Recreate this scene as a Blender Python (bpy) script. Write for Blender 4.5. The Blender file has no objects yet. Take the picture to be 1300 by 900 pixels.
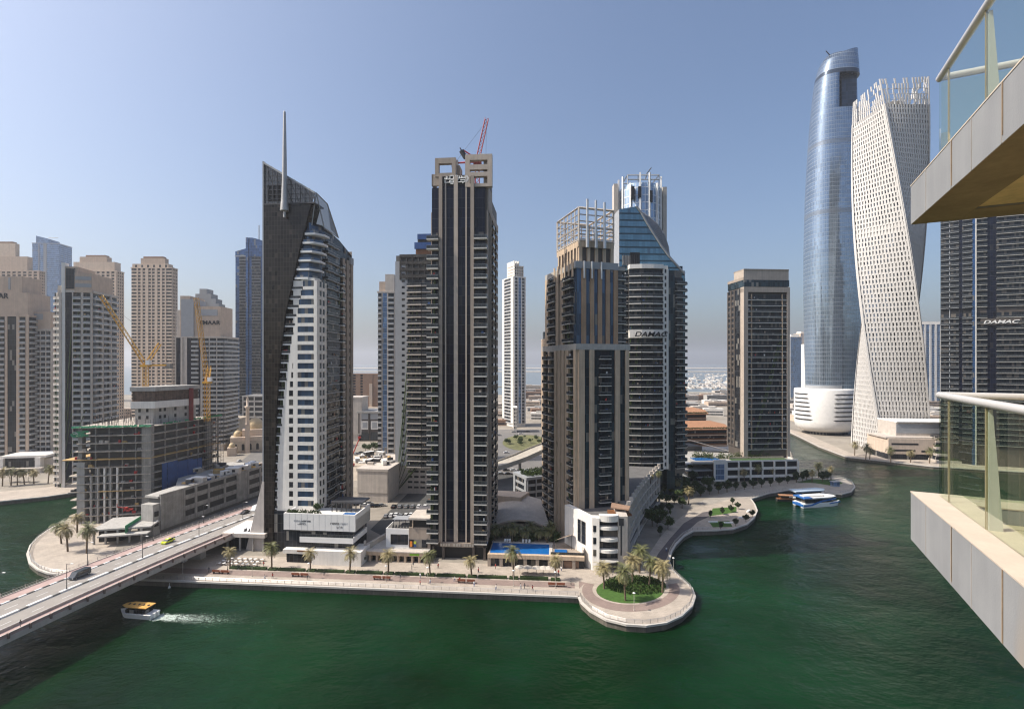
import bpy, math, random
import numpy as np
from mathutils import Vector, Matrix
from mathutils.geometry import tessellate_polygon
R = math.radians
random.seed(7)
SC = bpy.context.scene
COL = SC.collection
H, F, CX, CY = 72.0, 640.0, 650.0, 460.0
# ---------------------------------------------------------------- camera
cd = bpy.data.cameras.new('camera'); cam = bpy.data.objects.new('camera', cd); COL.objects.link(cam)
cd.sensor_width = 36; cd.lens = F/1300*36; cd.shift_y = 10/1300; cd.clip_start = .1; cd.clip_end = 40000
cam.location = (0, 0, H); cam.rotation_euler = (R(90), 0, 0); SC.camera = cam
# ---------------------------------------------------------------- world, sun, exposure
SUN_EL = 48.0
SUN_DIR = Vector((-1, -.10, 0)).normalized()*math.cos(R(SUN_EL)) + Vector((0, 0, math.sin(R(SUN_EL))))
wd = bpy.data.worlds.new('World'); SC.world = wd; wd.use_nodes = True
wn = wd.node_tree.nodes; wl = wd.node_tree.links
sky = wn.new('ShaderNodeTexSky'); sky.sky_type = 'NISHITA'; sky.sun_disc = False
sky.sun_elevation = R(SUN_EL); sky.sun_rotation = math.atan2(SUN_DIR.x, SUN_DIR.y)
sky.altitude = 0; sky.air_density = 1.0; sky.dust_density = 4.0; sky.ozone_density = 3.5
wl.new(sky.outputs[0], wn['Background'].inputs[0]); wn['Background'].inputs[1].default_value = .145
sl = bpy.data.lights.new('sun', 'SUN'); sl.energy = 5.0; sl.angle = R(.5); sl.color = (1, .93, .82)
so = bpy.data.objects.new('sun', sl); COL.objects.link(so)
so.rotation_euler = SUN_DIR.to_track_quat('Z', 'Y').to_euler(); so.location = (-300, 0, 500)
SC.view_settings.view_transform = 'Standard'; SC.view_settings.look = 'None'
SC.view_settings.exposure = .25; SC.view_settings.gamma = 1; SC.view_settings.use_curve_mapping = False
SC.render.engine = 'CYCLES'
cy = SC.cycles
cy.use_denoising = True; cy.filter_width = 1.2; cy.max_bounces = 7; cy.diffuse_bounces = 3; cy.glossy_bounces = 3
cy.transmission_bounces = 4; cy.transparent_max_bounces = 10; cy.volume_bounces = 0
cy.caustics_reflective = False; cy.caustics_refractive = False; cy.sample_clamp_indirect = 4
HAZE = .00013

# ---------------------------------------------------------------- mapping from photo to place
def kx(px): return (px-CX)/F
def G(px, py, z=2.0):
    Y = F*(H-z)/(py-CY); return Vector((kx(px)*Y, Y, z))
def P(px, py, Y): return Vector((kx(px)*Y, Y, H-(py-CY)*Y/F))
def ZZ(py, Y): return H-(py-CY)*Y/F
def hit(p, d, px):
    k = kx(px); return (k*p[1]-p[0])/(d[0]-k*d[1])
def site(pl, pc, pr, Yc, adeg, d=None, w=None):
    """front-left corner, angle, width, depth of a rectangular building whose visible corner stands at pixel pc, depth Yc"""
    a = R(adeg); u = (math.cos(a), math.sin(a)); v = (-math.sin(a), math.cos(a))
    p = (kx(pc)*Yc, Yc)
    if pc < CX:
        if w is None: w = -hit(p, u, pl)
        if d is None: d = hit(p, v, pr)
        o = (p[0]-w*u[0], p[1]-w*u[1])
    else:
        if w is None: w = hit(p, u, pr)
        if d is None: d = hit(p, v, pl)
        o = p
    return o, a, w, d

# ---------------------------------------------------------------- materials
def nodes(name):
    m = bpy.data.materials.new(name); m.use_nodes = True
    t = m.node_tree; return m, t.nodes, t.links, t.nodes['Principled BSDF']
def mth(n, l, op, a, b=None, c=None):
    x = n.new('ShaderNodeMath'); x.operation = op
    for i, v in enumerate((a, b, c)):
        if v is None: continue
        if isinstance(v, (int, float)): x.inputs[i].default_value = v
        else: l.new(v, x.inputs[i])
    return x.outputs[0]
def mixc(n, l, f, a, b, mode='MIX'):
    x = n.new('ShaderNodeMix'); x.data_type = 'RGBA'; x.blend_type = mode
    for s, v in ((x.inputs[0], f), (x.inputs[6], a), (x.inputs[7], b)):
        if isinstance(v, (int, float)): s.default_value = v
        elif isinstance(v, (tuple, list)): s.default_value = (*v[:3], 1)
        else: l.new(v, s)
    return x.outputs[2]
def noise(n, l, scale, detail=4, vec=None, rough=.55):
    x = n.new('ShaderNodeTexNoise'); x.inputs['Scale'].default_value = scale; x.inputs['Detail'].default_value = detail
    x.inputs['Roughness'].default_value = rough
    if vec is None: vec = n.new('ShaderNodeNewGeometry').outputs['Position']
    l.new(vec, x.inputs['Vector']); return x.outputs['Fac']
def ramp(n, l, f, a, b, lo=0., hi=1.):
    x = n.new('ShaderNodeMapRange'); x.inputs[1].default_value = a; x.inputs[2].default_value = b
    x.inputs[3].default_value = lo; x.inputs[4].default_value = hi; l.new(f, x.inputs[0]); return x.outputs[0]
def stretch(n, l, sx, sy, sz):
    g = n.new('ShaderNodeNewGeometry'); mp = n.new('ShaderNodeVectorMath'); mp.operation = 'MULTIPLY'
    mp.inputs[1].default_value = (sx, sy, sz); l.new(g.outputs['Position'], mp.inputs[0]); return mp.outputs[0]
def M(name, col, rough=.75, metal=0., var=.22, scale=.35, bump=0., streak=0., spec=.4):
    """a weathered plain surface: fine and broad mottling, rain streaks, optional relief"""
    m, n, l, p = nodes(name)
    f = noise(n, l, scale, 5); g = noise(n, l, scale*9, 3)
    v = mth(n, l, 'ADD', mth(n, l, 'MULTIPLY', f, .7), mth(n, l, 'MULTIPLY', g, .3))
    s = ramp(n, l, v, .3, .7, 1-var, 1+var*.6)
    if streak:
        st = noise(n, l, 1., 4, stretch(n, l, 1.3, 1.3, .045))
        s = mth(n, l, 'MULTIPLY', s, ramp(n, l, st, .35, .72, 1., 1-streak))
    c = n.new('ShaderNodeVectorMath'); c.operation = 'SCALE'; c.inputs[0].default_value = col; l.new(s, c.inputs['Scale'])
    l.new(c.outputs[0], p.inputs['Base Color'])
    p.inputs['Roughness'].default_value = rough; p.inputs['Metallic'].default_value = metal
    p.inputs['Specular IOR Level'].default_value = spec
    if bump:
        b = n.new('ShaderNodeBump'); b.inputs['Strength'].default_value = bump; b.inputs['Distance'].default_value = .05
        l.new(g, b.inputs['Height']); l.new(b.outputs[0], p.inputs['Normal'])
    return m
def GL(name, col, pw=1.5, ph=3.4, mw=.08, mh=.12, mcol=(.05, .05, .055), metal=0., rough=.06, var=.5, tilt=.02,
       band=0., bcol=(.02, .02, .025), blind=.1, blindcol=(.3, .28, .25), spec=.28):
    """curtain glazing: panels with mullions from the metre UVs, panes a little out of true, some blinds drawn, spandrel bands"""
    m, n, l, p = nodes(name)
    uv = n.new('ShaderNodeUVMap'); uv.uv_map = 'UVMap'
    sp = n.new('ShaderNodeSeparateXYZ'); l.new(uv.outputs[0], sp.inputs[0])
    u = mth(n, l, 'DIVIDE', sp.outputs[0], pw); v = mth(n, l, 'DIVIDE', sp.outputs[1], ph)
    fu = mth(n, l, 'FRACT', u); fv = mth(n, l, 'FRACT', v)
    cb = n.new('ShaderNodeCombineXYZ'); l.new(mth(n, l, 'FLOOR', u), cb.inputs[0]); l.new(mth(n, l, 'FLOOR', v), cb.inputs[1])
    oi = n.new('ShaderNodeObjectInfo'); l.new(mth(n, l, 'MULTIPLY', oi.outputs['Random'], 97.), cb.inputs[2])
    w = n.new('ShaderNodeTexWhiteNoise'); w.noise_dimensions = '3D'; l.new(cb.outputs[0], w.inputs['Vector'])
    br = mth(n, l, 'ADD', mth(n, l, 'MULTIPLY', w.outputs['Value'], var*2), 1-var)
    c = n.new('ShaderNodeVectorMath'); c.operation = 'SCALE'; c.inputs[0].default_value = col; l.new(br, c.inputs['Scale'])
    col_o = c.outputs[0]
    isb = mth(n, l, 'LESS_THAN', w.outputs['Value'], blind)
    col_o = mixc(n, l, mth(n, l, 'MULTIPLY', isb, .7), col_o, blindcol)
    if band:
        ib = mth(n, l, 'LESS_THAN', fv, band); col_o = mixc(n, l, ib, col_o, bcol)
    mu = mth(n, l, 'MAXIMUM', mth(n, l, 'LESS_THAN', fu, mw/pw), mth(n, l, 'LESS_THAN', fv, mh/ph))
    l.new(mixc(n, l, mu, col_o, mcol), p.inputs['Base Color'])
    l.new(ramp(n, l, mu, 0, 1, rough, .5), p.inputs['Roughness'])
    l.new(ramp(n, l, mu, 0, 1, metal, 0.), p.inputs['Metallic'])
    p.inputs['Specular IOR Level'].default_value = spec
    if tilt:
        ge = n.new('ShaderNodeNewGeometry')
        s1 = n.new('ShaderNodeVectorMath'); s1.operation = 'SUBTRACT'; s1.inputs[1].default_value = (.5, .5, .5); l.new(w.outputs['Color'], s1.inputs[0])
        s2 = n.new('ShaderNodeVectorMath'); s2.operation = 'SCALE'; s2.inputs['Scale'].default_value = tilt*2; l.new(s1.outputs[0], s2.inputs[0])
        s3 = n.new('ShaderNodeVectorMath'); s3.operation = 'ADD'; l.new(ge.outputs['Normal'], s3.inputs[0]); l.new(s2.outputs[0], s3.inputs[1])
        s4 = n.new('ShaderNodeVectorMath'); s4.operation = 'NORMALIZE'; l.new(s3.outputs[0], s4.inputs[0])
        l.new(s4.outputs[0], p.inputs['Normal'])
    return m
def CLEAR(name, tint=(.9,.95,.9), gloss=1.0, base=.03):
    """sheet glass: tinted transparency under a Fresnel reflection"""
    m = bpy.data.materials.new(name); m.use_nodes = True; n = m.node_tree.nodes; l = m.node_tree.links
    n.remove(n['Principled BSDF'])
    t = n.new('ShaderNodeBsdfTransparent'); t.inputs[0].default_value = (*tint, 1)
    g = n.new('ShaderNodeBsdfGlossy'); g.inputs['Roughness'].default_value = .01; g.inputs[0].default_value = (gloss, gloss, gloss, 1)
    lw = n.new('ShaderNodeFresnel'); lw.inputs[0].default_value = 1.52
    ge = n.new('ShaderNodeNewGeometry'); f = mth(n, l, 'MULTIPLY', mth(n, l, 'ADD', lw.outputs[0], base), mth(n, l, 'SUBTRACT', 1., ge.outputs['Backfacing']))
    mx = n.new('ShaderNodeMixShader'); l.new(f, mx.inputs[0]); l.new(t.outputs[0], mx.inputs[1]); l.new(g.outputs[0], mx.inputs[2])
    l.new(mx.outputs[0], n['Material Output'].inputs[0]); return m

white = M('white_cladding', (.8, .765, .71), .6, var=.12, scale=.25, streak=.12)
whiter = M('white_paint', (.8, .785, .76), .5, var=.08)
offw = M('pale_render', (.56, .50, .44), .8, var=.15, streak=.18)
conc = M('raw_concrete', (.33, .315, .29), .9, var=.35, scale=.4, bump=.3, streak=.3)
concl = M('light_concrete', (.45, .43, .4), .85, var=.22, scale=.5, streak=.2)
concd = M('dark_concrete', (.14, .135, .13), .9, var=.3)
beige = M('beige_render', (.55, .43, .335), .85, var=.14, streak=.15)
beige2 = M('sandy_render', (.62, .50, .395), .85, var=.14, streak=.15)
brownr = M('brown_render', (.3, .19, .13), .85, var=.15)
tan = M('tan_stone', (.60, .46, .33), .7, var=.15, streak=.32)
taupe = M('taupe_stone', (.37, .305, .25), .65, var=.15, streak=.18)
taup2 = M('pale_taupe_stone', (.5, .42, .35), .65, var=.15, streak=.18)
dbrown = M('dark_brown_stone', (.09, .075, .065), .55, var=.2)
slabm = M('balcony_slab', (.6, .575, .53), .75, var=.15, streak=.2)
greyc = M('grey_cladding', (.33, .34, .355), .5, var=.1)
steel = M('brushed_steel', (.55, .54, .52), .35, .8, var=.1)
dsteel = M('dark_steel', (.06, .06, .065), .5, .2, var=.2)
black = M('black_void', (.012, .012, .013), .6, var=.3)
orange = M('orange_roof', (.36, .185, .10), .7, var=.2)
woodm = M('brown_timber', (.2, .085, .035), .7, var=.25)
asph = M('asphalt', (.075, .074, .072), .9, var=.3, scale=.15, bump=.2)
asphl = M('worn_asphalt', (.17, .16, .15), .9, var=.25, scale=.12)
paint = M('road_paint', (.75, .74, .72), .7, var=.15)
leaf = M('leaf_green', (.055, .085, .022), .65, var=.5, scale=1.2)
leafd = M('dark_leaf', (.03, .05, .016), .65, var=.5, scale=1.2)
stained = M('stained_stone', (.46, .30, .19), .75, var=.25, scale=.2, streak=.3)
palmm = M('palm_frond', (.30, .25, .12), .55, var=.45, scale=1.0)
palmg = M('green_palm_frond', (.15, .155, .06), .55, var=.45, scale=1.0)
trunkm = M('palm_trunk', (.16, .115, .075), .95, var=.4, scale=3, bump=.5)
grass = M('lawn', (.055, .12, .02), .9, var=.4, scale=.8)
hedge = M('hedge_leaf', (.03, .055, .012), .8, var=.6, scale=2.5, bump=1.)
sand = M('sandy_ground', (.44, .37, .29), .95, var=.35, scale=.08, bump=.3)
yellow = M('crane_yellow', (.6, .32, .03), .5, var=.2)
redm = M('red_paint', (.42, .035, .03), .5, var=.2)
green_net = M('green_safety_net', (.06, .3, .15), .8, var=.4, scale=1.)
bluep = M('blue_sheeting', (.02, .075, .24), .55, var=.35, scale=.5)
plyw = M('plywood_formwork', (.5, .33, .14), .8, var=.3, scale=.5)
tyre = M('tyre_rubber', (.02, .02, .02), .8, var=.1)
carg = M('car_window', (.015, .018, .02), .08, var=.05, spec=.7)
def pool_mat():
    m, n, l, p = nodes('pool_water')
    p.inputs['Base Color'].default_value = (.01, .12, .37, 1); p.inputs['Roughness'].default_value = .06
    b = n.new('ShaderNodeBump'); b.inputs['Strength'].default_value = .3; b.inputs['Distance'].default_value = .1
    l.new(noise(n, l, 1.2, 3), b.inputs['Height']); l.new(b.outputs[0], p.inputs['Normal']); return m
poolm = pool_mat()
# glazings
g_dark = GL('dark_glass', (.012, .015, .02), 1.4, 3.4, var=.6, blind=.12)
g_win = GL('window_glass', (.014, .018, .024), 1.3, 4., mw=.07, mh=.02, var=.6, blind=.18, blindcol=(.16, .14, .12))
g_blue = GL('blue_window_glass', (.05, .085, .14), 1.3, 4., mw=.07, mh=.02, metal=.35, var=.5, blind=.12)
g_bronze = GL('bronze_grid_glass', (.02, .016, .013), 1.15, 1.7, mw=.07, mh=.08, mcol=(.04, .032, .027), metal=.12, rough=.14, var=.6, tilt=.012, blind=.04, blindcol=(.07, .055, .045))
g_navy = GL('navy_glass', (.006, .008, .02), 1.45, 3.47, mw=.06, mh=.1, metal=.1, var=.4, tilt=.012, blind=.05, blindcol=(.03, .03, .035))
g_sky = GL('sky_blue_glass', (.13, .24, .31), 1.5, 3.5, mw=.08, mh=.8, mcol=(.025, .055, .08), metal=.6, rough=.1, var=.16, tilt=.018, blind=.02, blindcol=(.1, .15, .2))
g_teal = GL('teal_glass', (.022, .04, .052), 1.5, 3.4, metal=.25, var=.5, blind=.08)
g_ciel = GL('silver_blue_glass', (.29, .365, .45), 1.8, 4.0, mw=.1, mh=.3, mcol=(.26, .29, .33), metal=.8, rough=.12, var=.13, tilt=.012, blind=.0)
g_cieln = GL('notch_glass', (.06, .08, .11), 1.8, 4.0, mw=.1, mh=.28, metal=.5, rough=.15, var=.3, tilt=.01, blind=.0)
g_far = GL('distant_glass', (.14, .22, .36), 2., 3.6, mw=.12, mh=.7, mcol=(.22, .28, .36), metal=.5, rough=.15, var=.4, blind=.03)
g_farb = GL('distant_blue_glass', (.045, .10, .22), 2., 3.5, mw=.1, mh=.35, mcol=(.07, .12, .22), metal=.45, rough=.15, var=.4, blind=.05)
g_rail = GL('rail_glass', (.035, .04, .045), 1.4, 5., mw=.05, mh=.05, mcol=(.14, .14, .14), metal=.0, rough=.08, var=.2, blind=0)
g_clear = CLEAR('clear_balustrade_glass', (.92, .955, .90), 1., .01)
g_screen = CLEAR('screen_glass', (.36, .335, .31), .5, .02)

# ---------------------------------------------------------------- mesh builder
class MB:
    def __init__(s): s.v = []; s.f = []; s.m = []; s.mats = []; s.smooth = []
    def mi(s, m):
        if m not in s.mats: s.mats.append(m)
        return s.mats.index(m)
    def raw(s, vs, fs, m, smooth=False):
        b = len(s.v); k = s.mi(m); s.v.extend(tuple(x) for x in vs)
        for f in fs: s.f.append(tuple(b+i for i in f)); s.m.append(k); s.smooth.append(smooth)
    def box(s, x0, x1, y0, y1, z0, z1, m, T=None):
        vs = [(x0, y0, z0), (x1, y0, z0), (x1, y1, z0), (x0, y1, z0), (x0, y0, z1), (x1, y0, z1), (x1, y1, z1), (x0, y1, z1)]
        if T is not None: vs = [tuple(T @ Vector(v)) for v in vs]
        s.raw(vs, [(3, 2, 1, 0), (4, 5, 6, 7), (0, 1, 5, 4), (1, 2, 6, 5), (2, 3, 7, 6), (3, 0, 4, 7)], m); return s
    def prism(s, poly, z0, z1, m, msides=None, bottom=True):
        poly = [(p[0], p[1]) for p in poly]
        if sum(poly[i][0]*poly[(i+1) % len(poly)][1]-poly[(i+1) % len(poly)][0]*poly[i][1] for i in range(len(poly))) < 0: poly = poly[::-1]
        n = len(poly); zt = z1 if isinstance(z1, (list, tuple)) else [z1]*n
        lo = [(p[0], p[1], z0) for p in poly]; hi = [(p[0], p[1], z) for p, z in zip(poly, zt)]
        tr = tessellate_polygon([[Vector((p[0], p[1], 0)) for p in poly]]); fs = []
        for t in tr:
            a, b, c = [Vector(poly[i]) for i in t]
            if (b-a).cross(c-a) < 0: t = (t[0], t[2], t[1])
            fs.append(tuple(t))
        s.raw(hi, fs, m)
        if bottom: s.raw(lo, [f[::-1] for f in fs], m)
        s.raw(lo+hi, [(i, (i+1) % n, (i+1) % n+n, i+n) for i in range(n)], msides or m); return s
    def vprism(s, poly, y0, y1, m, T=None, mside=None):
        """polygon in the local xz plane, thick from y0 (front) to y1"""
        if sum(poly[i][0]*poly[(i+1) % len(poly)][1]-poly[(i+1) % len(poly)][0]*poly[i][1] for i in range(len(poly))) < 0: poly = poly[::-1]
        n = len(poly); A = [Vector((p[0], y0, p[1])) for p in poly]; B = [Vector((p[0], y1, p[1])) for p in poly]
        if T is not None: A = [T @ a for a in A]; B = [T @ b for b in B]
        fs = []
        for t in tessellate_polygon([[Vector((p[0], p[1], 0)) for p in poly]]):
            a, b, c = [Vector(poly[i]) for i in t]
            if (b-a).cross(c-a) < 0: t = (t[0], t[2], t[1])
            fs.append(tuple(t))
        s.raw(A, fs, m); s.raw(B, [f[::-1] for f in fs], m)
        s.raw(A+B, [(i, i+n, (i+1) % n+n, (i+1) % n) for i in range(n)], mside or m); return s
    def tube(s, a, b, r, m, r2=None, n=6, smooth=True):
        a = Vector(a); b = Vector(b); d = (b-a)
        if d.length < 1e-6: return s
        q = d.to_track_quat('Z', 'Y'); r2 = r if r2 is None else r2
        A = [a+q @ Vector((math.cos(2*math.pi*i/n)*r, math.sin(2*math.pi*i/n)*r, 0)) for i in range(n)]
        B = [b+q @ Vector((math.cos(2*math.pi*i/n)*r2, math.sin(2*math.pi*i/n)*r2, 0)) for i in range(n)]
        s.raw(A+B, [(i, (i+1) % n, (i+1) % n+n, i+n) for i in range(n)], m, smooth and n > 4)
        s.raw(A, [tuple(range(n))[::-1]], m); s.raw(B, [tuple(range(n))], m); return s
    def lathe(s, prof, m, n=20, c=(0, 0), sx=1., sy=1.):
        vs = []; k = len(prof)
        for r, z in prof:
            for i in range(n):
                t = 2*math.pi*i/n; vs.append((c[0]+r*sx*math.cos(t), c[1]+r*sy*math.sin(t), z))
        fs = [(j*n+i, j*n+(i+1) % n, (j+1)*n+(i+1) % n, (j+1)*n+i) for j in range(k-1) for i in range(n)]
        s.raw(vs, fs, m, True); s.raw(vs[-n:], [tuple(range(n))], m); return s
    def truss(s, a, b, wdt, m, r=.12, step=None):
        """lattice boom: four chords with zigzag bracing"""
        a = Vector(a); b = Vector(b); d = b-a; L = d.length; q = d.to_track_quat('Z', 'Y'); h = wdt/2
        co = [q @ Vector((x*h, y*h, 0)) for x, y in ((-1, -1), (1, -1), (1, 1), (-1, 1))]
        for c in co: s.tube(a+c, b+c, r, m, n=4)
        k = max(2, int(L/(step or wdt*1.1)))
        for i in range(k):
            p = a+d*(i/k); e = a+d*((i+1)/k)
            for j in range(4):
                s.tube(p+co[j], e+co[(j+1) % 4], r*.65, m, n=3)
        return s
    def mesh(s, name):
        me = bpy.data.meshes.new(name)
        me.from_pydata(s.v, [], s.f)
        for m in s.mats: me.materials.append(m)
        if s.f:
            me.polygons.foreach_set('material_index', s.m); me.polygons.foreach_set('use_smooth', s.smooth)
            nl = len(me.loops); nv = np.array(s.v, dtype=np.float64)
            li = np.empty(nl, dtype=np.int32); me.loops.foreach_get('vertex_index', li)
            no = np.empty(len(s.f)*3); me.polygons.foreach_get('normal', no); no = no.reshape(-1, 3)
            lt = np.empty(len(s.f), dtype=np.int32); me.polygons.foreach_get('loop_total', lt)
            nn = np.repeat(no, lt, axis=0); co = nv[li]
            hx, hy = -nn[:, 1], nn[:, 0]; ln = np.sqrt(hx*hx+hy*hy); flat = ln < .3; ln[ln < 1e-6] = 1
            u = (co[:, 0]*hx+co[:, 1]*hy)/ln; v = co[:, 2].copy()
            u[flat] = co[flat, 0]; v[flat] = co[flat, 1]
            uvl = me.uv_layers.new(name='UVMap'); arr = np.stack([u, v], 1).astype(np.float32).ravel(); uvl.data.foreach_set('uv', arr)
        return me
    def build(s, name, parent=None):
        o = bpy.data.objects.new(name, s.mesh(name)); COL.objects.link(o)
        if parent is not None: o.parent = parent
        return o
def tag(o, label, cat=None, group=None, kind=None):
    if label: o['label'] = label
    if cat: o['category'] = cat
    if group: o['group'] = group
    if kind: o['kind'] = kind
    return o
def empty(name, label, cat, loc=(0, 0, 0), rz=0., group=None):
    o = bpy.data.objects.new(name, None); COL.objects.link(o); o.location = loc; o.rotation_euler = (0, 0, rz)
    o.empty_display_size = .5
    return tag(o, label, cat, group)
def struct(name, mb): return tag(mb.build(name), None, kind='structure')
def dup(root, loc, rz=0., label=None, group=None, scale=None):
    r = root.copy(); COL.objects.link(r); r.location = loc; r.rotation_euler = (0, 0, rz)
    if label: r['label'] = label
    if group: r['group'] = group
    if scale: r.scale = scale if isinstance(scale, tuple) else (scale,)*3
    for ch in root.children:
        c = ch.copy(); COL.objects.link(c); c.parent = r
        for g in ch.children:
            d = g.copy(); COL.objects.link(d); d.parent = c
    return r
def text_mesh(name, s, size, m, parent, T, extrude=.06, shear=0., width=None, bold=0.):
    c = bpy.data.curves.new(name, 'FONT'); c.body = s; c.size = size; c.extrude = extrude; c.shear = shear; c.offset = bold
    c.align_x = 'CENTER'
    t = bpy.data.objects.new(name, c); COL.objects.link(t)
    me = bpy.data.meshes.new_from_object(t.evaluated_get(bpy.context.evaluated_depsgraph_get()))
    bpy.data.objects.remove(t); me.materials.clear(); me.materials.append(m)
    if width:
        xs = [v.co.x for v in me.vertices]; k = width/(max(xs)-min(xs)); me.transform(Matrix.Scale(k, 4, (1, 0, 0)))
    me.transform(T); o = bpy.data.objects.new(name, me); COL.objects.link(o)
    if parent: o.parent = parent
    return o
UP = Matrix.Rotation(R(90), 4, 'X')            # text lying in xy stands up facing -y

# ---------------------------------------------------------------- building kit
_cache = {}
class Bld:
    """a building: an Empty at its front-left corner; walls gather per material, windows and balconies become parts"""
    def __init__(s, name, label, loc, ang, cat='tower', group=None, z=2.0, limit=100):
        s.root = empty(name, label, cat, (loc[0], loc[1], z), ang, group); s.ang = ang; s.loc = Vector((loc[0], loc[1], z))
        s.mbs = {}; s.items = {}; s.limit = limit
    def mb(s, part='wall'):
        if part not in s.mbs: s.mbs[part] = MB()
        return s.mbs[part]
    def item(s, name, mesh, x, y, z, rz): s.items.setdefault(name, []).append((mesh, x, y, z, rz))
    def clutter(s):
        """odds and ends left out on some balconies: chairs, plants, drying cloth, air conditioners"""
        its = s.items.get('balcony', [])
        if not its or s.root.location.y > 320: return
        r_ = random.Random(len(its)); q = MB(); ms = (whiter, brownr, leaf, greyc, redm, beige2, dsteel, bluep, plyw)
        for me, x, y, z, rz in its:
            if r_.random() > .45: continue
            w = max(v.co.x for v in me.vertices); d = -min(v.co.y for v in me.vertices); T = Matrix.Translation((x, y, z)) @ Matrix.Rotation(rz, 4, 'Z')
            for k in range(r_.randrange(1, 4)):
                a = r_.uniform(.15, max(.2, w-.9)); e = r_.uniform(.3, .8); yy = -r_.uniform(.15, max(.2, d-.7)); m = r_.choice(ms)
                if m is leaf: q.lathe([(.12, 0), (.35, .5), (.4, .9), (.1, 1.4)], m, 5, (0, 0)); n_ = 4*5; q.v[-n_:] = [tuple(T @ (Vector(v)+Vector((a, yy-.2, 0)))) for v in q.v[-n_:]]
                else: q.box(a, a+e, yy-.35, yy, 0.01, r_.choice((.5, .8, 1.3, 1.9)), m, T)
        if q.f: q.build('balcony_furniture', s.root)['kind'] = 'stuff'
    def flush(s):
        s.clutter()
        for k, mb in s.mbs.items():
            if mb.f: mb.build(k, s.root)
        rot = Matrix.Rotation(s.ang, 4, 'Z')
        for k, its in s.items.items():
            def score(it):
                w = s.loc+rot @ Vector(it[1:4]); n = rot @ Matrix.Rotation(it[4], 4, 'Z') @ Vector((0, -1, 0)); d = Vector((0, 0, H))-w
                c = d.normalized().dot(n)
                return -c*it[0].get('area', 1.)/d.length_squared
            its.sort(key=score)
            for me, x, y, z, rz in its[:s.limit]:
                o = bpy.data.objects.new(k, me); COL.objects.link(o); o.parent = s.root; o.location = (x, y, z); o.rotation_euler = (0, 0, rz)
            rest = its[s.limit:]
            if rest:
                big = MB(); ca = {}
                for me, x, y, z, rz in rest:
                    if me.name not in ca:
                        ca[me.name] = ([v.co.copy() for v in me.vertices], [(tuple(p.vertices), p.material_index) for p in me.polygons], list(me.materials))
                    vs, ps, ms = ca[me.name]; T = Matrix.Translation((x, y, z)) @ Matrix.Rotation(rz, 4, 'Z')
                    b = len(big.v); big.v.extend(tuple(T @ v) for v in vs)
                    ix = [big.mi(m) for m in ms]
                    for f, q in ps: big.f.append(tuple(b+i for i in f)); big.m.append(ix[q]); big.smooth.append(False)
                o = big.build(k, s.root); o['kind'] = 'stuff'
        return s.root
def pane(w, h, m, t=.1):
    key = ('pane', round(w, 2), round(h, 2), m.name)
    if key not in _cache:
        me = MB().box(0, w, -t, 0, 0, h, m).mesh('window'); me['area'] = w*h; _cache[key] = me
    return _cache[key]
def balc(w, d, slab, rail, th=.28, rh=1.05, solid=False, sides=True):
    """a balcony: slab with upstand and a balustrade on three sides"""
    key = ('balc', round(w, 2), round(d, 2), slab.name, rail.name, th, rh, solid)
    if key not in _cache:
        b = MB(); b.box(0, w, -d, 0, -th, 0, slab); t = .15 if solid else .05
        b.box(0, w, -d, -d+t, 0, rh, rail)
        if sides and d > .4:
            b.box(0, t, -d+t, 0, 0, rh, rail); b.box(w-t, w, -d+t, 0, 0, rh, rail)
        if not solid: b.box(-.02, w+.02, -d-.03, -d+.06, rh, rh+.06, steel)
        me = b.mesh('balcony'); me['area'] = w*1.4; _cache[key] = me
    return _cache[key]
def facade(b, p0, p1, z0, fh, nf, bays, wall=white, spd=.25, pd=.45, sh=1.1, glass=None, slab=None, rail=None, bd=1.4,
           th=.28, rh=1.05, solid=False, curtain=None, skip=None, winname='window'):
    """one face from p0 to p1 (outside on the right-hand side): bays are (kind, width); P pier, W window+spandrel, B balcony,
    C curtain glazing, S blank wall, N nothing"""
    glass = glass or g_win; slab = slab or slabm; rail = rail or g_rail
    p0 = Vector(p0); p1 = Vector(p1); d = p1-p0; L = d.length; d = d/L; th_ = math.atan2(d.y, d.x); n = Vector((d.y, -d.x))
    T = Matrix.Translation((p0.x, p0.y, 0)) @ Matrix.Rotation(th_, 4, 'Z')
    tot = sum(w for _, w in bays); t = 0; z1 = z0+fh*nf; W = b.mb('wall')
    for kind, w in bays:
        w = w*L/tot
        if kind == 'P': W.box(t, t+w, -pd, .02, z0, z1, wall, T)
        elif kind == 'S': W.box(t, t+w, -spd-.003, .02, z0, z1, wall, T)
        elif kind == 'C':
            q = MB().box(t, t+w, -.12, .02, z0, z1, curtain or glass, T); q.build('curtain_wall', b.root)
        elif kind in 'WB':
            for i in range(nf):
                zz = z0+i*fh
                if skip and skip(i, t/L): continue
                c = p0+d*t
                if kind == 'W':
                    W.box(t, t+w, -spd, .02, zz, zz+sh, wall, T)
                    b.item(winname, pane(w, fh-sh, glass), c.x, c.y, zz+sh, th_)
                else:
                    b.item(winname, pane(w, fh-.3, glass), c.x, c.y, zz, th_)
                    b.item('balcony', balc(w-.01, bd, slab, rail, th, rh, solid), c.x+d.x*.005, c.y+d.y*.005, zz, th_)
        t += w
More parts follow.
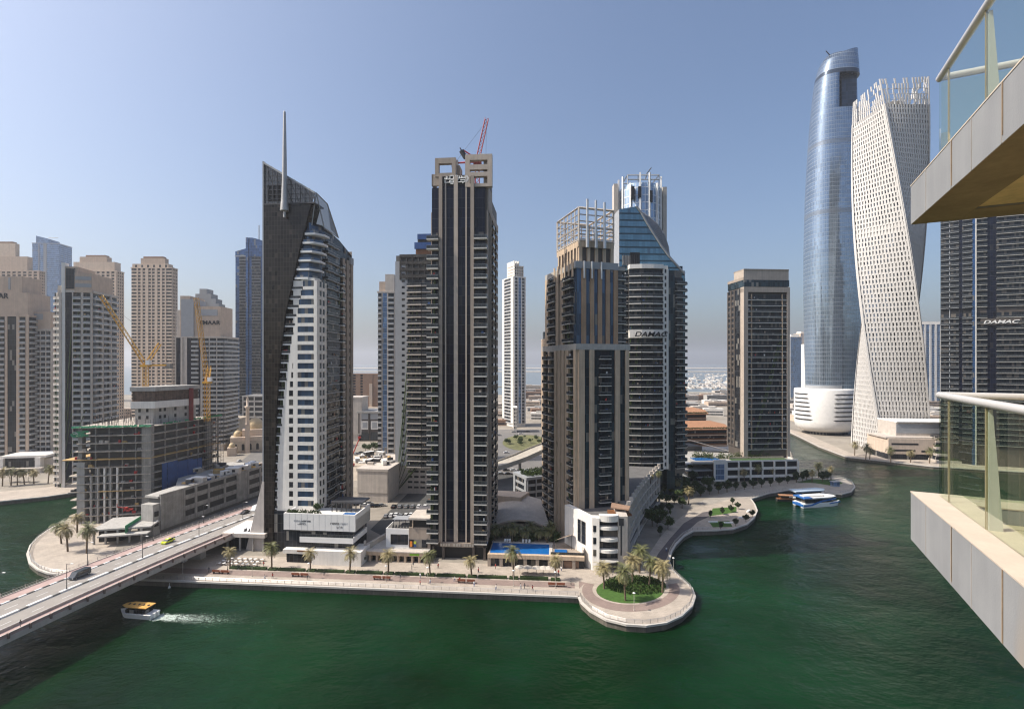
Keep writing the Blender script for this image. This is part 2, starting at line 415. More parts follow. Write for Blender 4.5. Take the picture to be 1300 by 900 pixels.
# ================================================================ THE SETTING
def water_mat():
    m, n, l, p = nodes('canal_water')
    big = noise(n, l, .02, 4); 
    c = mixc(n, l, ramp(n, l, big, .35, .65), (.0010, .0105, .0018), (.0030, .030, .0085))
    l.new(c, p.inputs['Base Color']); p.inputs['Roughness'].default_value = .06; p.inputs['IOR'].default_value = 1.33
    p.inputs['Specular IOR Level'].default_value = .22
    a = noise(n, l, .62, 5, stretch(n, l, 1., 1.25, 1.), .62); a2 = noise(n, l, .09, 3, stretch(n, l, 1., 1.4, 1.))
    h = mth(n, l, 'ADD', mth(n, l, 'MULTIPLY', a, ramp(n, l, a2, .35, .65, .35, 1.0)), mth(n, l, 'MULTIPLY', a2, 1.3))
    b = n.new('ShaderNodeBump'); b.inputs['Strength'].default_value = .8; b.inputs['Distance'].default_value = .55
    l.new(h, b.inputs['Height']); l.new(b.outputs[0], p.inputs['Normal']); return m
def sea_mat():
    m, n, l, p = nodes('open_sea'); p.inputs['Base Color'].default_value = (.15, .18, .195, 1); p.inputs['Roughness'].default_value = .3
    b = n.new('ShaderNodeBump'); b.inputs['Strength'].default_value = .4; b.inputs['Distance'].default_value = 1.
    l.new(noise(n, l, .05, 4), b.inputs['Height']); l.new(b.outputs[0], p.inputs['Normal']); return m
mb = MB(); mb.box(-1400, 1400, -500, 1090, -3, 0, water_mat()); struct('water', mb)
mb = MB(); mb.box(-15000, 15000, 1090.05, 16000, -3, 0.01, sea_mat()); struct('sea', mb)
def paver(name, col, a=.6, b=.3, dark=.8):
    m, n, l, p = nodes(name)
    uv = n.new('ShaderNodeUVMap'); uv.uv_map = 'UVMap'
    br = n.new('ShaderNodeTexBrick'); l.new(uv.outputs[0], br.inputs['Vector'])
    br.inputs['Scale'].default_value = 1.; br.inputs['Brick Width'].default_value = a; br.inputs['Row Height'].default_value = b
    br.inputs['Mortar Size'].default_value = .02
    br.inputs['Color1'].default_value = (*col, 1); br.inputs['Color2'].default_value = (*[c*.86 for c in col], 1); br.inputs['Mortar'].default_value = (*[c*.6 for c in col], 1)
    f = ramp(n, l, noise(n, l, .25, 5), .3, .7, dark, 1.1)
    c = n.new('ShaderNodeVectorMath'); c.operation = 'SCALE'; l.new(br.outputs[0], c.inputs[0]); l.new(f, c.inputs['Scale'])
    l.new(c.outputs[0], p.inputs['Base Color']); p.inputs['Roughness'].default_value = .85; return m
pave = paver('beige_paving', (.45, .385, .32), 1.2, .6); paver_red = paver('mauve_paving', (.29, .215, .185), .6, .3)
coping = M('pale_coping', (.55, .51, .46), .8, var=.15); quay = M('stained_quay_wall', (.15, .13, .105), .9, var=.3, streak=.4)
isl = [(735, 757), (738, 764), (750, 775), (770, 786), (795, 792), (820, 793.5), (845, 790), (865, 781), (878, 769), (882, 757), (878, 746), (866, 735), (854, 724), (849, 712), (852, 700), (858, 690), (868, 680), (880, 673.5), (903, 673)]
plz = [(930, 671), (948, 665), (957, 657), (961, 648), (958, 640), (953, 633), (975, 626), (1000, 622), (1030, 623), (1052, 626), (1068, 627), (1080, 624), (1085, 618), (1082, 612), (1072, 608), (1058, 606), (1040, 606), (1013, 607), (1006, 580), (1001, 566), (965, 552), (965, 549)]
pen = [(113, 650), (100, 655), (80, 662), (62, 672), (48, 682), (39, 692), (35, 703), (38, 714), (48, 722), (62, 727), (80, 729), (100, 731)]
farb = [(1003, 549), (1018, 556), (1040, 567), (1075, 580), (1130, 586), (1185, 592), (1300, 599)]
land = [(-3000, 1090), (-3000, -400), (-700, -120), (-400, 128)]+[tuple(G(*p).xy) for p in [(0, 636), (60, 630), (108, 623)]]+[(-215, 305), (-190, 300)]
land += [tuple(G(*p).xy) for p in pen+[(178, 735)]+isl+plz+farb]+[(450, 300), (3000, 150), (3000, 1090)]
ground_m = M('city_ground', (.30, .265, .22), .95, var=.4, scale=.03, bump=.2)
mb = MB(); mb.prism(land, -2.5, 2.0, ground_m, quay); struct('ground', mb)
def sheet(name, pts, z, m, px=True, structure=True):
    q = [tuple(G(p[0], p[1], z).xy) for p in pts] if px else pts
    mb = MB(); mb.prism(q, z-.006, z, m, bottom=False)
    return struct(name, mb) if structure else mb
# far shore: breakwaters, reclaimed island and low coast beyond the harbour
shorem = M('far_sand', (.5, .44, .36), .95, var=.2, scale=.004)
mb = MB()
mb.box(-300, 900, 1450, 1462, -2, 3, shorem); mb.prism([(395, 1180), (470, 1150), (700, 1170), (700, 1190), (470, 1172)], -2, 3, shorem)
mb.box(-2000, 4000, 3700, 3990, -2, 3, shorem); mb.box(-4000, 6000, 5600, 6600, -2, 5, shorem)
struct('far_shore', mb)
# promenade: coping, beige walk, mauve lane, beige forecourt
E0 = G(178, 735).xy; E1 = G(735, 757).xy; eu = (E1-E0).normalized(); ev = Vector((-eu.y, eu.x)); EL = (E1-E0).length
PA = math.atan2(eu.y, eu.x)
def PR(s, t, z=2.0): q = E0+eu*s+ev*t; return Vector((q.x, q.y, z))
def strip(name, s0, s1, t0, t1, z, m): return sheet(name, [tuple(PR(s, t).xy) for s, t in ((s0, t0), (s1, t0), (s1, t1), (s0, t1))], z, m, px=False)
strip('promenade_walk', -8, EL+1, .0, 22, 2.02, pave); strip('promenade_lane', -8, EL-1, 5.4, 9.3, 2.04, paver_red)
outer = isl[1:]; inner = [(905, 640), (880, 645), (866, 655), (850, 668), (838, 682), (826, 700), (812, 716), (735, 722)]
sheet('island_walk', [(735, 757)]+outer+[(930, 671), (948, 665), (957, 657), (961, 648), (958, 640), (953, 633), (930, 632)]+inner, 2.03, pave)
plaza_m = paver('grey_paving', (.4, .36, .31), .6, .6)
sheet('plaza_walk', [(953, 633), (975, 626), (1000, 622), (1030, 623), (1052, 626), (1068, 627), (1080, 624), (1085, 618), (1082, 612), (1072, 608), (1058, 606), (1013, 608), (960, 615), (905, 630), (880, 640), (905, 640), (930, 632)], 2.025, plaza_m)
def ell(cx, cy_, a, b, n=40, a0=0, a1=360): return [(cx+a*math.cos(R(a0+(a1-a0)*i/n)), cy_+b*math.sin(R(a0+(a1-a0)*i/n))) for i in range(n+1)]
sheet('island_lane', ell(801, 749, 62, 27, a0=-20, a1=200)+[(735, 747), (735, 737.5)]+ell(801, 748, 49, 19, a0=200, a1=-20), 2.05, paver_red)
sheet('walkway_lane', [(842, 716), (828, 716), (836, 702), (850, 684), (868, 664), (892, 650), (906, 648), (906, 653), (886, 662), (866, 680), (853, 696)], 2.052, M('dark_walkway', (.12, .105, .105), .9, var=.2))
sheet('peninsula_walk', pen+[(130, 728), (150, 690), (128, 660)], 2.03, pave)
sheet('bank_walk', [(0, 636), (60, 630), (108, 623), (115, 612), (60, 618), (0, 624)], 2.03, pave)
q = [tuple(G(*p).xy) for p in [(0, 636), (0, 624)]]
sheet('bank_walk', [q[0], q[1], (-330, 260), (-430, 170), (-400, 128)], 2.03, pave, px=False)
sheet('far_bank_walk', farb+[(1300, 592), (1185, 585), (1130, 580), (1080, 575), (1045, 560), (1020, 549), (1003, 545)], 2.03, pave)
# kerb/coping lines along the water
def ribbon(mb, pts, w, z0, z1, m):
    n = len(pts)
    for i in range(n-1):
        a, b = Vector(pts[i][:2]), Vector(pts[i+1][:2]); d = (b-a).normalized(); nn = Vector((-d.y, d.x))*w/2; e = d*(w*.25)
        mb.prism([a-nn-e, b-nn+e, b+nn+e, a+nn-e], z0, z1+.0015*(i % 2), m)
mb = MB()
for pts in ([(178, 735), (735, 757)], isl+plz[:18], pen+[(178, 735)], [(0, 636), (60, 630), (108, 623)], farb):
    ribbon(mb, [G(*p) for p in pts], .7, 1.6, 2.13, coping)
struct('quay_edge', mb)
# streets
sheet('street', [(470, 672), (545, 600), (600, 600), (600, 640), (545, 688), (505, 690)], 2.012, asph)
sheet('street', [(632, 690), (632, 545), (692, 545), (692, 640)], 2.013, asphl)
sheet('street', [(632, 600), (700, 600), (690, 640), (632, 625)], 2.022, asph)
sheet('street', [(280, 655), (338, 632), (338, 560), (300, 590), (255, 640)], 2.014, asphl)
sheet('street', [(-60, 600), (90, 592), (300, 560), (300, 550), (90, 580), (-60, 590)], 2.012, asphl)
sheet('street', [(440, 612), (440, 580), (505, 570), (505, 600)], 2.013, sand)
# lawns
sheet('lawn', ell(800, 749, 43, 16.5), 2.06, grass); sheet('lawn', [(900, 655), (935, 650), (935, 643), (905, 645)], 2.06, grass)
sheet('lawn', [(905, 669), (930, 668.5), (926, 661), (900, 662)], 2.062, grass); sheet('lawn', [(1012, 612), (1035, 613), (1060, 617), (1070, 613), (1060, 609), (1030, 608)], 2.06, grass)
sheet('roundabout_lawn', ell(668, 562, 30, 10), 2.06, M('dry_lawn', (.14, .14, .06), .95, var=.5, scale=.15))
# ---------------------------------------------------------------- haze
hz = bpy.data.materials.new('haze_air'); hz.use_nodes = True; n = hz.node_tree.nodes; l = hz.node_tree.links
n.remove(n['Principled BSDF']); pv = n.new('ShaderNodeVolumePrincipled'); pv.inputs['Density'].default_value = HAZE
pv.inputs['Color'].default_value = (.93, .95, 1., 1); pv.inputs['Anisotropy'].default_value = .35
l.new(pv.outputs[0], n['Material Output'].inputs['Volume'])
mb = MB(); mb.box(-16000, 16000, -600, 17000, -4.5, 402, hz); tag(mb.build('haze'), None, kind='stuff')

# ================================================================ BRIDGE
BR = Vector((-101.5, 203, 0)); bd = Vector((-.149, -.9888, 0)).normalized(); bw = Vector((-bd.y, bd.x, 0))  # bw points ... set below
if bw.x > 0: bw = -bw
BRM = Matrix(((bd.x, bw.x, 0, BR.x), (bd.y, bw.y, 0, BR.y), (0, 0, 1, 0), (0, 0, 0, 1)))
def bz(s): return 6.6+2.6*(1-(1-min(max(s, -40), 95)/95)**2) if s > 0 else 6.6+s*.055
def BP(s, w, dz=0.): v = BRM @ Vector((s, w, 0)); return Vector((v.x, v.y, bz(s)+dz))
BW = 24.5
def along(mb, w0, w1, d0, d1, m, s0=-70, s1=170, step=8):
    """a bar following the deck from s0 to s1, between offsets w0..w1, heights d0..d1 above the deck"""
    ss = np.linspace(s0, s1, int((s1-s0)/step)+1); vs = []
    for s in ss: vs += [BP(s, w0, d0), BP(s, w1, d0), BP(s, w1, d1), BP(s, w0, d1)]
    fs = []
    for i in range(len(ss)-1):
        a = i*4
        for j in range(4): fs.append((a+j, a+4+j, a+4+(j+1) % 4, a+(j+1) % 4))
    fs += [(0, 1, 2, 3), (len(vs)-1, len(vs)-2, len(vs)-3, len(vs)-4)]
    mb.raw(vs, fs, m)
bridge = empty('bridge', 'grey road bridge with pinkish pavements crossing the green canal', 'bridge', (0, 0, 0))
bconc = M('bridge_concrete', (.52, .47, .43), .85, var=.14, streak=.15); pinkp = M('pink_pavement', (.43, .31, .28), .85, var=.15, scale=.6)
roadm = M('bridge_road', (.29, .265, .24), .9, var=.14, scale=.25)
mb = MB(); along(mb, 0, BW, -1.0, 0, bconc); along(mb, 3, BW-3, -2.4, -1.0, concl); mb.build('deck', bridge)
mb = MB(); along(mb, 4.4, 11.6, .0, .03, roadm); along(mb, 12.5, 19.8, .0, .03, roadm); mb.build('roadway', bridge)
mb = MB()
for w in (4.55, 11.4, 12.65, 19.6): along(mb, w, w+.13, .03, .036, paint)
for w in (8.0, 16.1):
    for k in range(30): along(mb, w, w+.13, .03, .036, paint, -60+k*7.5, -57+k*7.5, 3)
mb.build('road_marking', bridge)
for w0, w1 in ((.35, 3.9), (20.4, 24.1)):
    mb = MB(); along(mb, w0, w1, 0, .18, pinkp); mb.build('pavement', bridge)
mb = MB()
for k in range(120): along(mb, 11.62, 12.48, 0, .42, paint if k % 4 else conc, -68+k*2, -66+k*2, 2)
mb.build('median_kerb', bridge)
mb = MB()
for k in range(120): along(mb, 19.85, 20.35, 0, .26, paint if k % 2 else concd, -68+k*2, -66+k*2, 2)
mb.build('kerb', bridge)
mb = MB(); along(mb, 3.95, 4.35, 0, .85, concl); mb.build('barrier', bridge)
mb = MB(); along(mb, .0, .3, 0, .35, bconc); along(mb, BW-.3, BW, 0, .35, bconc); mb.build('parapet', bridge)
mb = MB(); along(mb, .08, .2, .35, 1.1, M('parapet_panel', (.42, .3, .27), .7, var=.2, scale=.8)); along(mb, .02, .28, 1.1, 1.2, bconc); mb.build('parapet_panel', bridge)
mb = MB(); along(mb, BW-.18, BW-.13, 1.05, 1.12, steel); along(mb, BW-.18, BW-.13, .65, .7, steel); mb.build('handrail', bridge)
pm = MB(); pm.box(-.18, .18, -.12, .42, 0, 1.25, M('panel_post', (.2, .145, .125), .8)); pm = pm.mesh('parapet_post')
for k in range(40):
    s = -58+k*4.6; o = bpy.data.objects.new('parapet_post', pm); COL.objects.link(o); o.parent = bridge
    q = BP(s, 0.02, .0); o.location = q; o.rotation_euler = (0, 0, math.atan2(bd.y, bd.x))
pm = MB(); pm.box(-.05, .05, -.05, .05, 0, 1.1, steel); pm = pm.mesh('rail_post')
for k in range(50):
    s = -20+k*3.; o = bpy.data.objects.new('rail_post', pm); COL.objects.link(o); o.parent = bridge; o.location = BP(s, BW-.155, .3)
for s in (24, 110):
    mb = MB(); c = BP(s, BW/2)
    mb.prism([BRM @ Vector((s+x, BW/2+y, 0)) for x, y in ((-1.3, -7), (1.3, -7), (1.3, 7), (-1.3, 7))], -2, bz(s)-2.3, concl); mb.build('pier', bridge)
mb = MB()   # abutment and approach walls on the bank
vs = [BRM @ Vector(p) for p in ((-70, .2, 0), (6, .2, 0), (6, BW-.2, 0), (-70, BW-.2, 0))]
mb.prism([v.xy for v in vs], 1.9, [bz(-70)-.9, bz(6)-.9, bz(6)-.9, bz(-70)-.9], bconc); mb.build('abutment', bridge)
# bridge lamps
def lamp(h, label, loc, group, head=1.6, rz=0.):
    t = empty('street_lamp', label, 'street lamp', loc, rz, group)
    m = MB(); m.tube((0, 0, 0), (0, 0, h), .11, dsteel, .06); m.tube((0, 0, 0), (0, 0, .5), .2, dsteel, .16); m.build('pole', t)
    m = MB(); m.tube((0, 0, h-.2), (head, 0, h+.1), .05, dsteel); m.build('arm', t)
    m = MB(); m.box(head-.3, head+.5, -.15, .15, h+.02, h+.16, whiter); m.build('lamp_head', t); return t
dirs = math.atan2(-bw.y, -bw.x)
names = ['nearest the camera', 'second from the near end', 'third from the near end', 'fourth from the near end', 'fifth from the near end']
lp = None
for side, w, nm in ((0, BW-.9, 'canal-mouth side pavement'), (1, 12.05, 'median kerb')):
    for i, s in enumerate((98, 74, 50, 26, 2)):
        lb = 'slim dark lamp post on the bridge %s, %s' % (nm, names[i])
        if lp is None: lp = lamp(7.2, lb, BP(s, w, .2), 'lamp posts along the bridge', rz=dirs)
        else: dup(lp, BP(s-8*side, w, .2), dirs, lb)
# ---------------------------------------------------------------- railings by the water
def railing(label, pts, step=2.4, z=2.13):
    t = empty('railing', label, 'railing', (pts[0].x, pts[0].y, z)); o0 = Vector((pts[0].x, pts[0].y, z))
    rail = MB(); post = MB(); post.box(-.04, .04, -.04, .04, 0, 1.1, M('rail_post_grey', (.3, .28, .26), .5)); pmesh = post.mesh('post')
    acc = 0
    for a, b in zip(pts[:-1], pts[1:]):
        a = Vector((a.x, a.y, z)); b = Vector((b.x, b.y, z)); L = (b-a).length; d = (b-a)/L
        for hh in (.35, .6, .85, 1.1): rail.tube(a-o0+Vector((0, 0, hh)), b-o0+Vector((0, 0, hh)), .03 if hh < 1 else .05, steel, n=4)
        s = -acc % step
        while s < L:
            o = bpy.data.objects.new('post', pmesh); COL.objects.link(o); o.parent = t; o.location = a-o0+d*s; s += step
        acc += L
    rail.build('rail', t)
railing('low grey railing along the straight canal promenade edge', [PR(-2, .5), PR(EL, .5)])
def inset(pts, w):
    out = []
    for i in range(len(pts)):
        a = pts[max(i-1, 0)]; b = pts[min(i+1, len(pts)-1)]; d = (b-a).xy.normalized(); out.append(pts[i]+Vector((-d.y, d.x, 0))*w)
    return out
railing('curved grey railing round the palm island point', inset([G(*p) for p in isl], .4), 2.2)
railing('curved railing round the far right landing point', inset([G(*p) for p in plz[5:18]], .4), 2.5)
railing('curved railing round the left peninsula behind the bridge', inset([G(*p) for p in pen], .4), 2.2)
# ================================================================ HERO TOWERS
def axes(a): return (math.cos(a), math.sin(a)), (-math.sin(a), math.cos(a))
# ---------------------------------------------------------------- wedge tower with the spire
A1 = R(-5.6); o1 = (kx(338)*190, 190.); u1, v1 = axes(A1)
def fx1(px): return hit(o1, u1, px)
def fz1(py, px=370): Y = o1[1]+u1[1]*fx1(px); return ZZ(py, Y)-2
b = Bld('wedge_tower', 'white and dark glass wedge tower with slanted top and tall grey spire', o1, A1, 'tower')
w1 = fx1(402); d1 = hit((o1[0]+u1[0]*w1, o1[1]+u1[1]*w1), v1, 446)
print('T1', w1, d1)
edge = [(398, 262), (392, 285), (384, 318), (376, 355), (366, 400), (360, 450), (356, 500), (353, 570), (351, 690)]
E = [(fx1(p), fz1(q, p)) for p, q in edge]
crown_top = [(0, fz1(208, 338)), (fx1(403), fz1(246, 403))]
# glass blade
mb = MB(); mb.vprism([(0, fz1(262, 338))]+E+[(0, 0)], -2.2, 5, g_bronze); mb.build('glass_blade', b.root)
mb = MB(); zt, xt = fz1(208, 338), fx1(403)
top = lambda x: crown_top[0][1]+(crown_top[1][1]-crown_top[0][1])*x/xt
mb.vprism([(0, fz1(262, 338)+.1), (E[0][0], E[0][1]+.1), (xt, top(xt)), (0, zt)], -1.4, -1.3, g_screen); mb.build('crown_glass', b.root)
mb = MB(); z0 = fz1(262, 338)
for k in range(12):
    x = .15+k*(xt-.3)/11; mb.box(x-.09, x+.09, -2.2, -1.9, z0, top(x), dsteel)
for k in range(11):
    z = z0+k*1.75
    if z < zt-.5: mb.box(0, min(xt, max(1, (zt-z)/(zt-top(xt))*xt)) if z > top(xt) else xt, -2.1, -1.95, z, z+.16, dsteel)
mb.vprism([(0, zt-.7), (xt, top(xt)-.7), (xt, top(xt)), (0, zt)], -2.3, -1., greyc); mb.box(0, xt, -2.25, 5, z0-.2, z0+.3, dsteel)
mb.box(-.1, .35, -2.3, -1.0, 0, zt, greyc)
for k in range(6):
    x = 1+k*3.; mb.tube((x, -1.4, top(x)-.8), (x, 9, z0), .12, dsteel, n=4)
mb.build('crown_frame', b.root)
mb = MB(); mb.box(1, fx1(362), -1.1, -.6, z0+1.5, z0+7.5, tan); mb.build('crown_screen', b.root)
# slanted side roof from the blade top down to the body
xr = w1+3.2; zb = fz1(286, 400); zr = fz1(291, 424)
mb = MB(); mb.raw([(E[0][0], -1, E[0][1]), (xt, -1, top(xt)), (xt-.5, 9, top(xt)-1), (w1-2, .2, zb), (w1+1, 4, zb), (w1+.6, d1*.55, zb-.5), (xt-3, d1*.55, zb+3)],
       [(0, 3, 1), (1, 3, 4), (1, 4, 5, 2), (2, 5, 6)], g_screen)
for a, c in (((xt, -1, top(xt)), (w1+1, 4, zb)), ((xt-.5, 9, top(xt)-1), (w1+.6, d1*.55, zb-.5)), ((xt, -1, top(xt)), (w1-2, .2, zb)), ((xt, -1, top(xt)), (xt-.5, 9, top(xt)-1)), ((w1+1, 4, zb), (w1+.6, d1*.55, zb-.5))):
    mb.tube(a, c, .25, greyc, n=4)
mb.build('slanted_roof', b.root)
# dark glass core
zc = fz1(283, 402)
mb = MB(); mb.prism([(2.5, .2), (w1-2.5, .2), (w1+.2, 4), (w1+.2, d1*.6), (w1+.2, d1), (2.5, d1)], 1, [zc, zc, zc, zc-2, fz1(312, 440)+3, fz1(312, 440)+3], g_dark); mb.build('glazed_core', b.root)
def edge_x(z):
    for (xa, za), (xb, zb_) in zip(E[:-1], E[1:]):
        if za >= z >= zb_: return xa+(xb-xa)*(za-z)/(za-zb_+1e-6)
    return E[-1][0] if z < E[-1][1] else E[0][0]
FH = 3.38
zw_top = fz1(357, 395); zw_bot = fz1(645, 380)
nfl = int((zw_top-zw_bot)/FH); FH = (zw_top-zw_bot)/nfl
cw = 4.6     # the white side return
wall = b.mb('wall'); chx = w1-.35
for i in range(nfl):
    z = zw_bot+i*FH; off = .8+3.2*min(1, max(0, (z-fz1(600, 365))/(fz1(400, 365)-fz1(600, 365)))); xl = edge_x(z+FH*.5)+off
    k0 = fx1(380)-.2
    wall.box(xl, chx, -1.6, 3, z, z+1.25, white)                              # spandrel band
    wall.box(xl, min(xl+1.9, k0-1.3), -1.6, 3, z+1.25, z+FH, white)           # outer pier
    if xl+2.1 < k0-1.35: 
        wall.box(k0-1.35+.0, k0+.35, -1.603, 3, z+1.25, z+FH, white)
        xx = k0-3.0
        if xx > xl+.7: b.item('window', pane(1.65, FH-1.25, g_win), xx, -1.25, z+1.25, 0); wall.box(xl, xx, -1.604, 3, z+1.25, z+FH, white)
        else: b.item('window', pane(k0-1.35-xl-1.2, FH-1.25, g_win), xl+1.2, -1.25, z+1.25, 0)
    else: wall.box(xl, k0+.35, -1.603, 3, z+1.25, z+FH, white)
    b.item('window', pane(chx-k0-.35-.5, FH-1.25, g_blue), k0+.35, -1.2, z+1.25, 0)
    # side return: two small square windows per floor
    for (ya, yb, kind) in ((-1.6, .5, 0), (.5, 2.2, 1), (2.2, 3., 0), (3., 4.7, 1), (4.7, 6.2, 0)):
        if kind == 0: wall.box(chx, w1+.9, ya, yb, z+1.25 if ya > -1 else z, z+FH, white)
        else: b.item('window', pane(yb-ya, FH-1.25, g_win), w1+.6, ya, z+1.25, R(90))
    wall.box(chx-.5, w1+.905, -1.3, 6.2, z, z+1.25, white)
    # balcony tongues between blade and white volume
    xe = edge_x(z)
    b.item('balcony', balc(round(max(.9, off+.2)*2)/2, 1.6, whiter, g_rail, .5, .8), xe+.1, .0, z+.3, 0)
wall.box(edge_x(zw_top)+3.1, chx+.4, -1.6, 4, zw_top, zw_top+.9, white)
wall.box(edge_x(zw_bot)+.8, w1+.9, -1.55, 6.2, zw_bot-.6, zw_bot-.003, white)
# upper glazed floors with broad white slabs
nu = 6; zu0 = zw_top+1.2; zu1 = fz1(297, 410)
for i in range(nu):
    z = zu0+(zu1-zu0)*i/(nu-1); xa = edge_x(z)+.4; xb = w1-1.2+i*.55
    q = MB(); q.prism([(xa, -2.0), (xb-1.2, -2.0), (xb+1.1, 1.2), (xb+1.1, 5), (xa, 5)], z-.75, z, whiter)
    q.prism([(xa+.3, -1.85), (xb-1.2, -1.85), (xb-1.2, -1.75), (xa+.3, -1.75)], z, z+.8, g_blue)
    q.prism([(xb-1.2, -1.85), (xb+1., 1.2), (xb+.9, 1.25), (xb-1.3, -1.75)], z, z+.8, g_blue); q.build('balcony', b.root)
q = MB(); q.prism([(4, -.6), (w1-2.6, -.6), (w1+.1, 3.3), (w1+.1, 4), (4, 4)], zw_top+.9, zc, g_blue); q.build('curtain_wall', b.root)
# right flank: dark recessed balconies, then a plain brown end strip
nr = int((zc-14)/FH)
ya, yb = 6.4, d1*.58
for i in range(nr):
    z = 14+i*FH
    b.item('balcony', balc((yb-ya)*.5, 1.2, greyc, g_rail, .3, .85), w1+.2, ya, z, R(90)); b.item('balcony', balc((yb-ya)*.45, .8, greyc, g_rail, .3, .85), w1+.2, ya+(yb-ya)*.52, z, R(90))
    if i < nr-2: b.item('balcony', balc(2.2, 1.7, whiter, g_rail, .35, .8), w1+.2, yb+.6, z, R(90))
    b.item('window', pane((yb-ya)*.4, 2.4, g_win), w1+.25, ya+.3, z, R(90))
ns = int((fz1(312, 440)-8)/FH)
facade(b, (w1+.2, yb+3), (w1+.2, d1), 8, FH, ns, [('P', 1.6), ('W', 1.6), ('P', 2.), ('W', 1.6), ('P', 1.8)], wall=taupe, spd=.3, pd=.7, sh=1.7)
wall.box(3, w1+.1, d1, d1+.4, 3, zc-4, taupe); wall.box(w1-5, w1+1.0, d1-3, d1+.2, fz1(316, 440), fz1(306, 440), greyc)
# concrete leg leaning out at the blade foot
lz_ = fz1(640, 340); mb = MB(); mb.vprism([(-.1, lz_+9), (.6, lz_+9), (.6, 0), (-6.5, 0)], -2.5, 1.5, bconc); mb.build('leaning_leg', b.root)
# spire
sx = fx1(367); mb = MB()
prof = [(465-190, 0)]
for (pa, ra), (pb, rb) in zip(((279, .5), (272, .5), (271, 1.6), (258, 1.25), (235, .92), (200, .75), (170, .6), (148, .45)), ((272, .5), (271, 1.6), (258, 1.25), (235, .92), (200, .75), (170, .6), (148, .45), (146, .1))):
    mb.tube((sx, -3.1, fz1(pa, 367)), (sx, -3.1, fz1(pb, 367)), ra, M('spire_grey', (.42, .41, .4), .45, .3) if pa == 279 else mb.mats[0], rb, n=8)
mb.build('spire', b.root)
# lobby void and podium
mb = MB(); mb.box(fx1(352), w1+.5, -2, d1, 0, zw_bot-.65, g_dark); mb.build('lobby_glass', b.root)
b.flush()
# podium: white box with pool terrace
pY = 178.; op = (kx(360)*pY, pY)
def fxp(px): return hit(op, u1, px)
wp = fxp(451); dp = hit((op[0]+u1[0]*wp, op[1]+u1[1]*wp), v1, 470)
def fzp(py): return ZZ(py, pY)-2
b = Bld('pool_podium', 'white boxy podium with rooftop pool and two dark nameplates below the wedge tower', op, A1, 'podium')
za, zb_ = fzp(672), fzp(651)
mb = MB(); mb.box(0, wp, 0, .5, za, zb_, whiter); mb.box(wp-.5, wp, .5, dp, za, zb_, whiter); mb.box(0, .5, .5, 8, za, zb_, whiter); mb.box(0, wp, .5, dp, za, zb_-1.8, white)
for k in range(12): mb.box(wp*k/12-.03, wp*k/12+.03, -.02, 0, za, zb_, greyc)
mb.build('terrace_wall', b.root)
mb = MB(); mb.box(fxp(382), wp-.4, -.9, dp-2, fzp(686), fzp(679), whiter); mb.box(fxp(382), wp-.4, -.85, -.75, fzp(679), fzp(675.5), g_rail); mb.build('lower_terrace', b.root)
mb = MB(); mb.box(.5, wp-1, 1, dp-1, 0, za, g_dark); mb.build('glazed_floors', b.root)
mb = MB(); mb.box(fxp(400), wp+3, -2.4, 6, 0, fzp(694), white); mb.box(fxp(362), fxp(400), -1.5, 4, fzp(700), fzp(695), white); mb.box(fxp(366), fxp(398), -1, -.9, 0, fzp(700), g_dark)
mb.box(fxp(380), fxp(398), -1.6, -1., fzp(697), fzp(695.5), woodm); mb.build('entrance_wall', b.root)
mb = MB(); mb.box(fxp(428), fxp(448), 2, 6.5, zb_-1.75, zb_-1.2, poolm); mb.box(fxp(427), fxp(449), 1.6, 6.9, zb_-1.8, zb_-1.4, white); mb.build('pool', b.root)
mb = MB(); mb.box(fxp(405), wp-1, 9, 16, zb_+1.4, zb_+1.9, dsteel)
for k in range(7): mb.box(fxp(406)+k*(wp-1-fxp(406))/6.5, fxp(406)+k*(wp-1-fxp(406))/6.5+.3, 9, 9.3, zb_-1.8, zb_+1.4, dsteel)
mb.build('pergola', b.root)
mb = MB(); rnd = random.Random(3)
for k in range(340):
    x = rnd.uniform(.8, fxp(405)); y = rnd.uniform(.7, 2.0); z = zb_-.6+rnd.uniform(0, 1.2); s = rnd.uniform(.2, .5); a = rnd.uniform(0, 3)
    mb.raw([(x-s*math.cos(a), y-s*math.sin(a), z), (x+s*math.cos(a), y+s*math.sin(a), z), (x, y, z+s*1.3)], [(0, 1, 2)], leaf)
mb.build('planter_shrubs', b.root)
# nameplates: rows of faint dark letter strokes, as blurred as the photograph leaves them
rnd = random.Random(11)
def lettering(pa, pb, pya, pyb, n_, m_):
    q = MB(); xa, xb = fxp(pa), fxp(pb); za_, zb2_ = fzp(pyb), fzp(pya); st = (xb-xa)/n_; hh = zb2_-za_
    for k in range(n_):
        x = xa+k*st; t = st*.2; kind = rnd.randrange(4)
        q.box(x, x+t, -.05, 0, za_, zb2_, m_)
        if kind != 1: q.box(x+t, x+st*.75, -.05, 0, zb2_-hh*.18, zb2_, m_)
        if kind != 2: q.box(x+t, x+st*.75, -.05, 0, za_+hh*.4, za_+hh*.56, m_)
        if kind in (0, 3): q.box(x+st*.6, x+st*.78, -.05, 0, za_, zb2_-hh*.2, m_)
        if kind in (1, 3): q.box(x+t, x+st*.75, -.05, 0, za_, za_+hh*.16, m_)
    return q.build('nameplate', b.root)
lettering(373, 383.5, 659.4, 661.2, 6, greyc); lettering(383.5, 394.5, 659.4, 661.4, 7, dsteel); lettering(380, 388, 662.2, 663.2, 8, greyc); lettering(378, 389, 664.1, 665.0, 7, dsteel)
lettering(419.5, 431, 661.2, 663.6, 5, concd); lettering(432.5, 442, 661.4, 663.6, 5, greyc); lettering(427.5, 435, 665.6, 668.2, 3, concd)
b.flush()

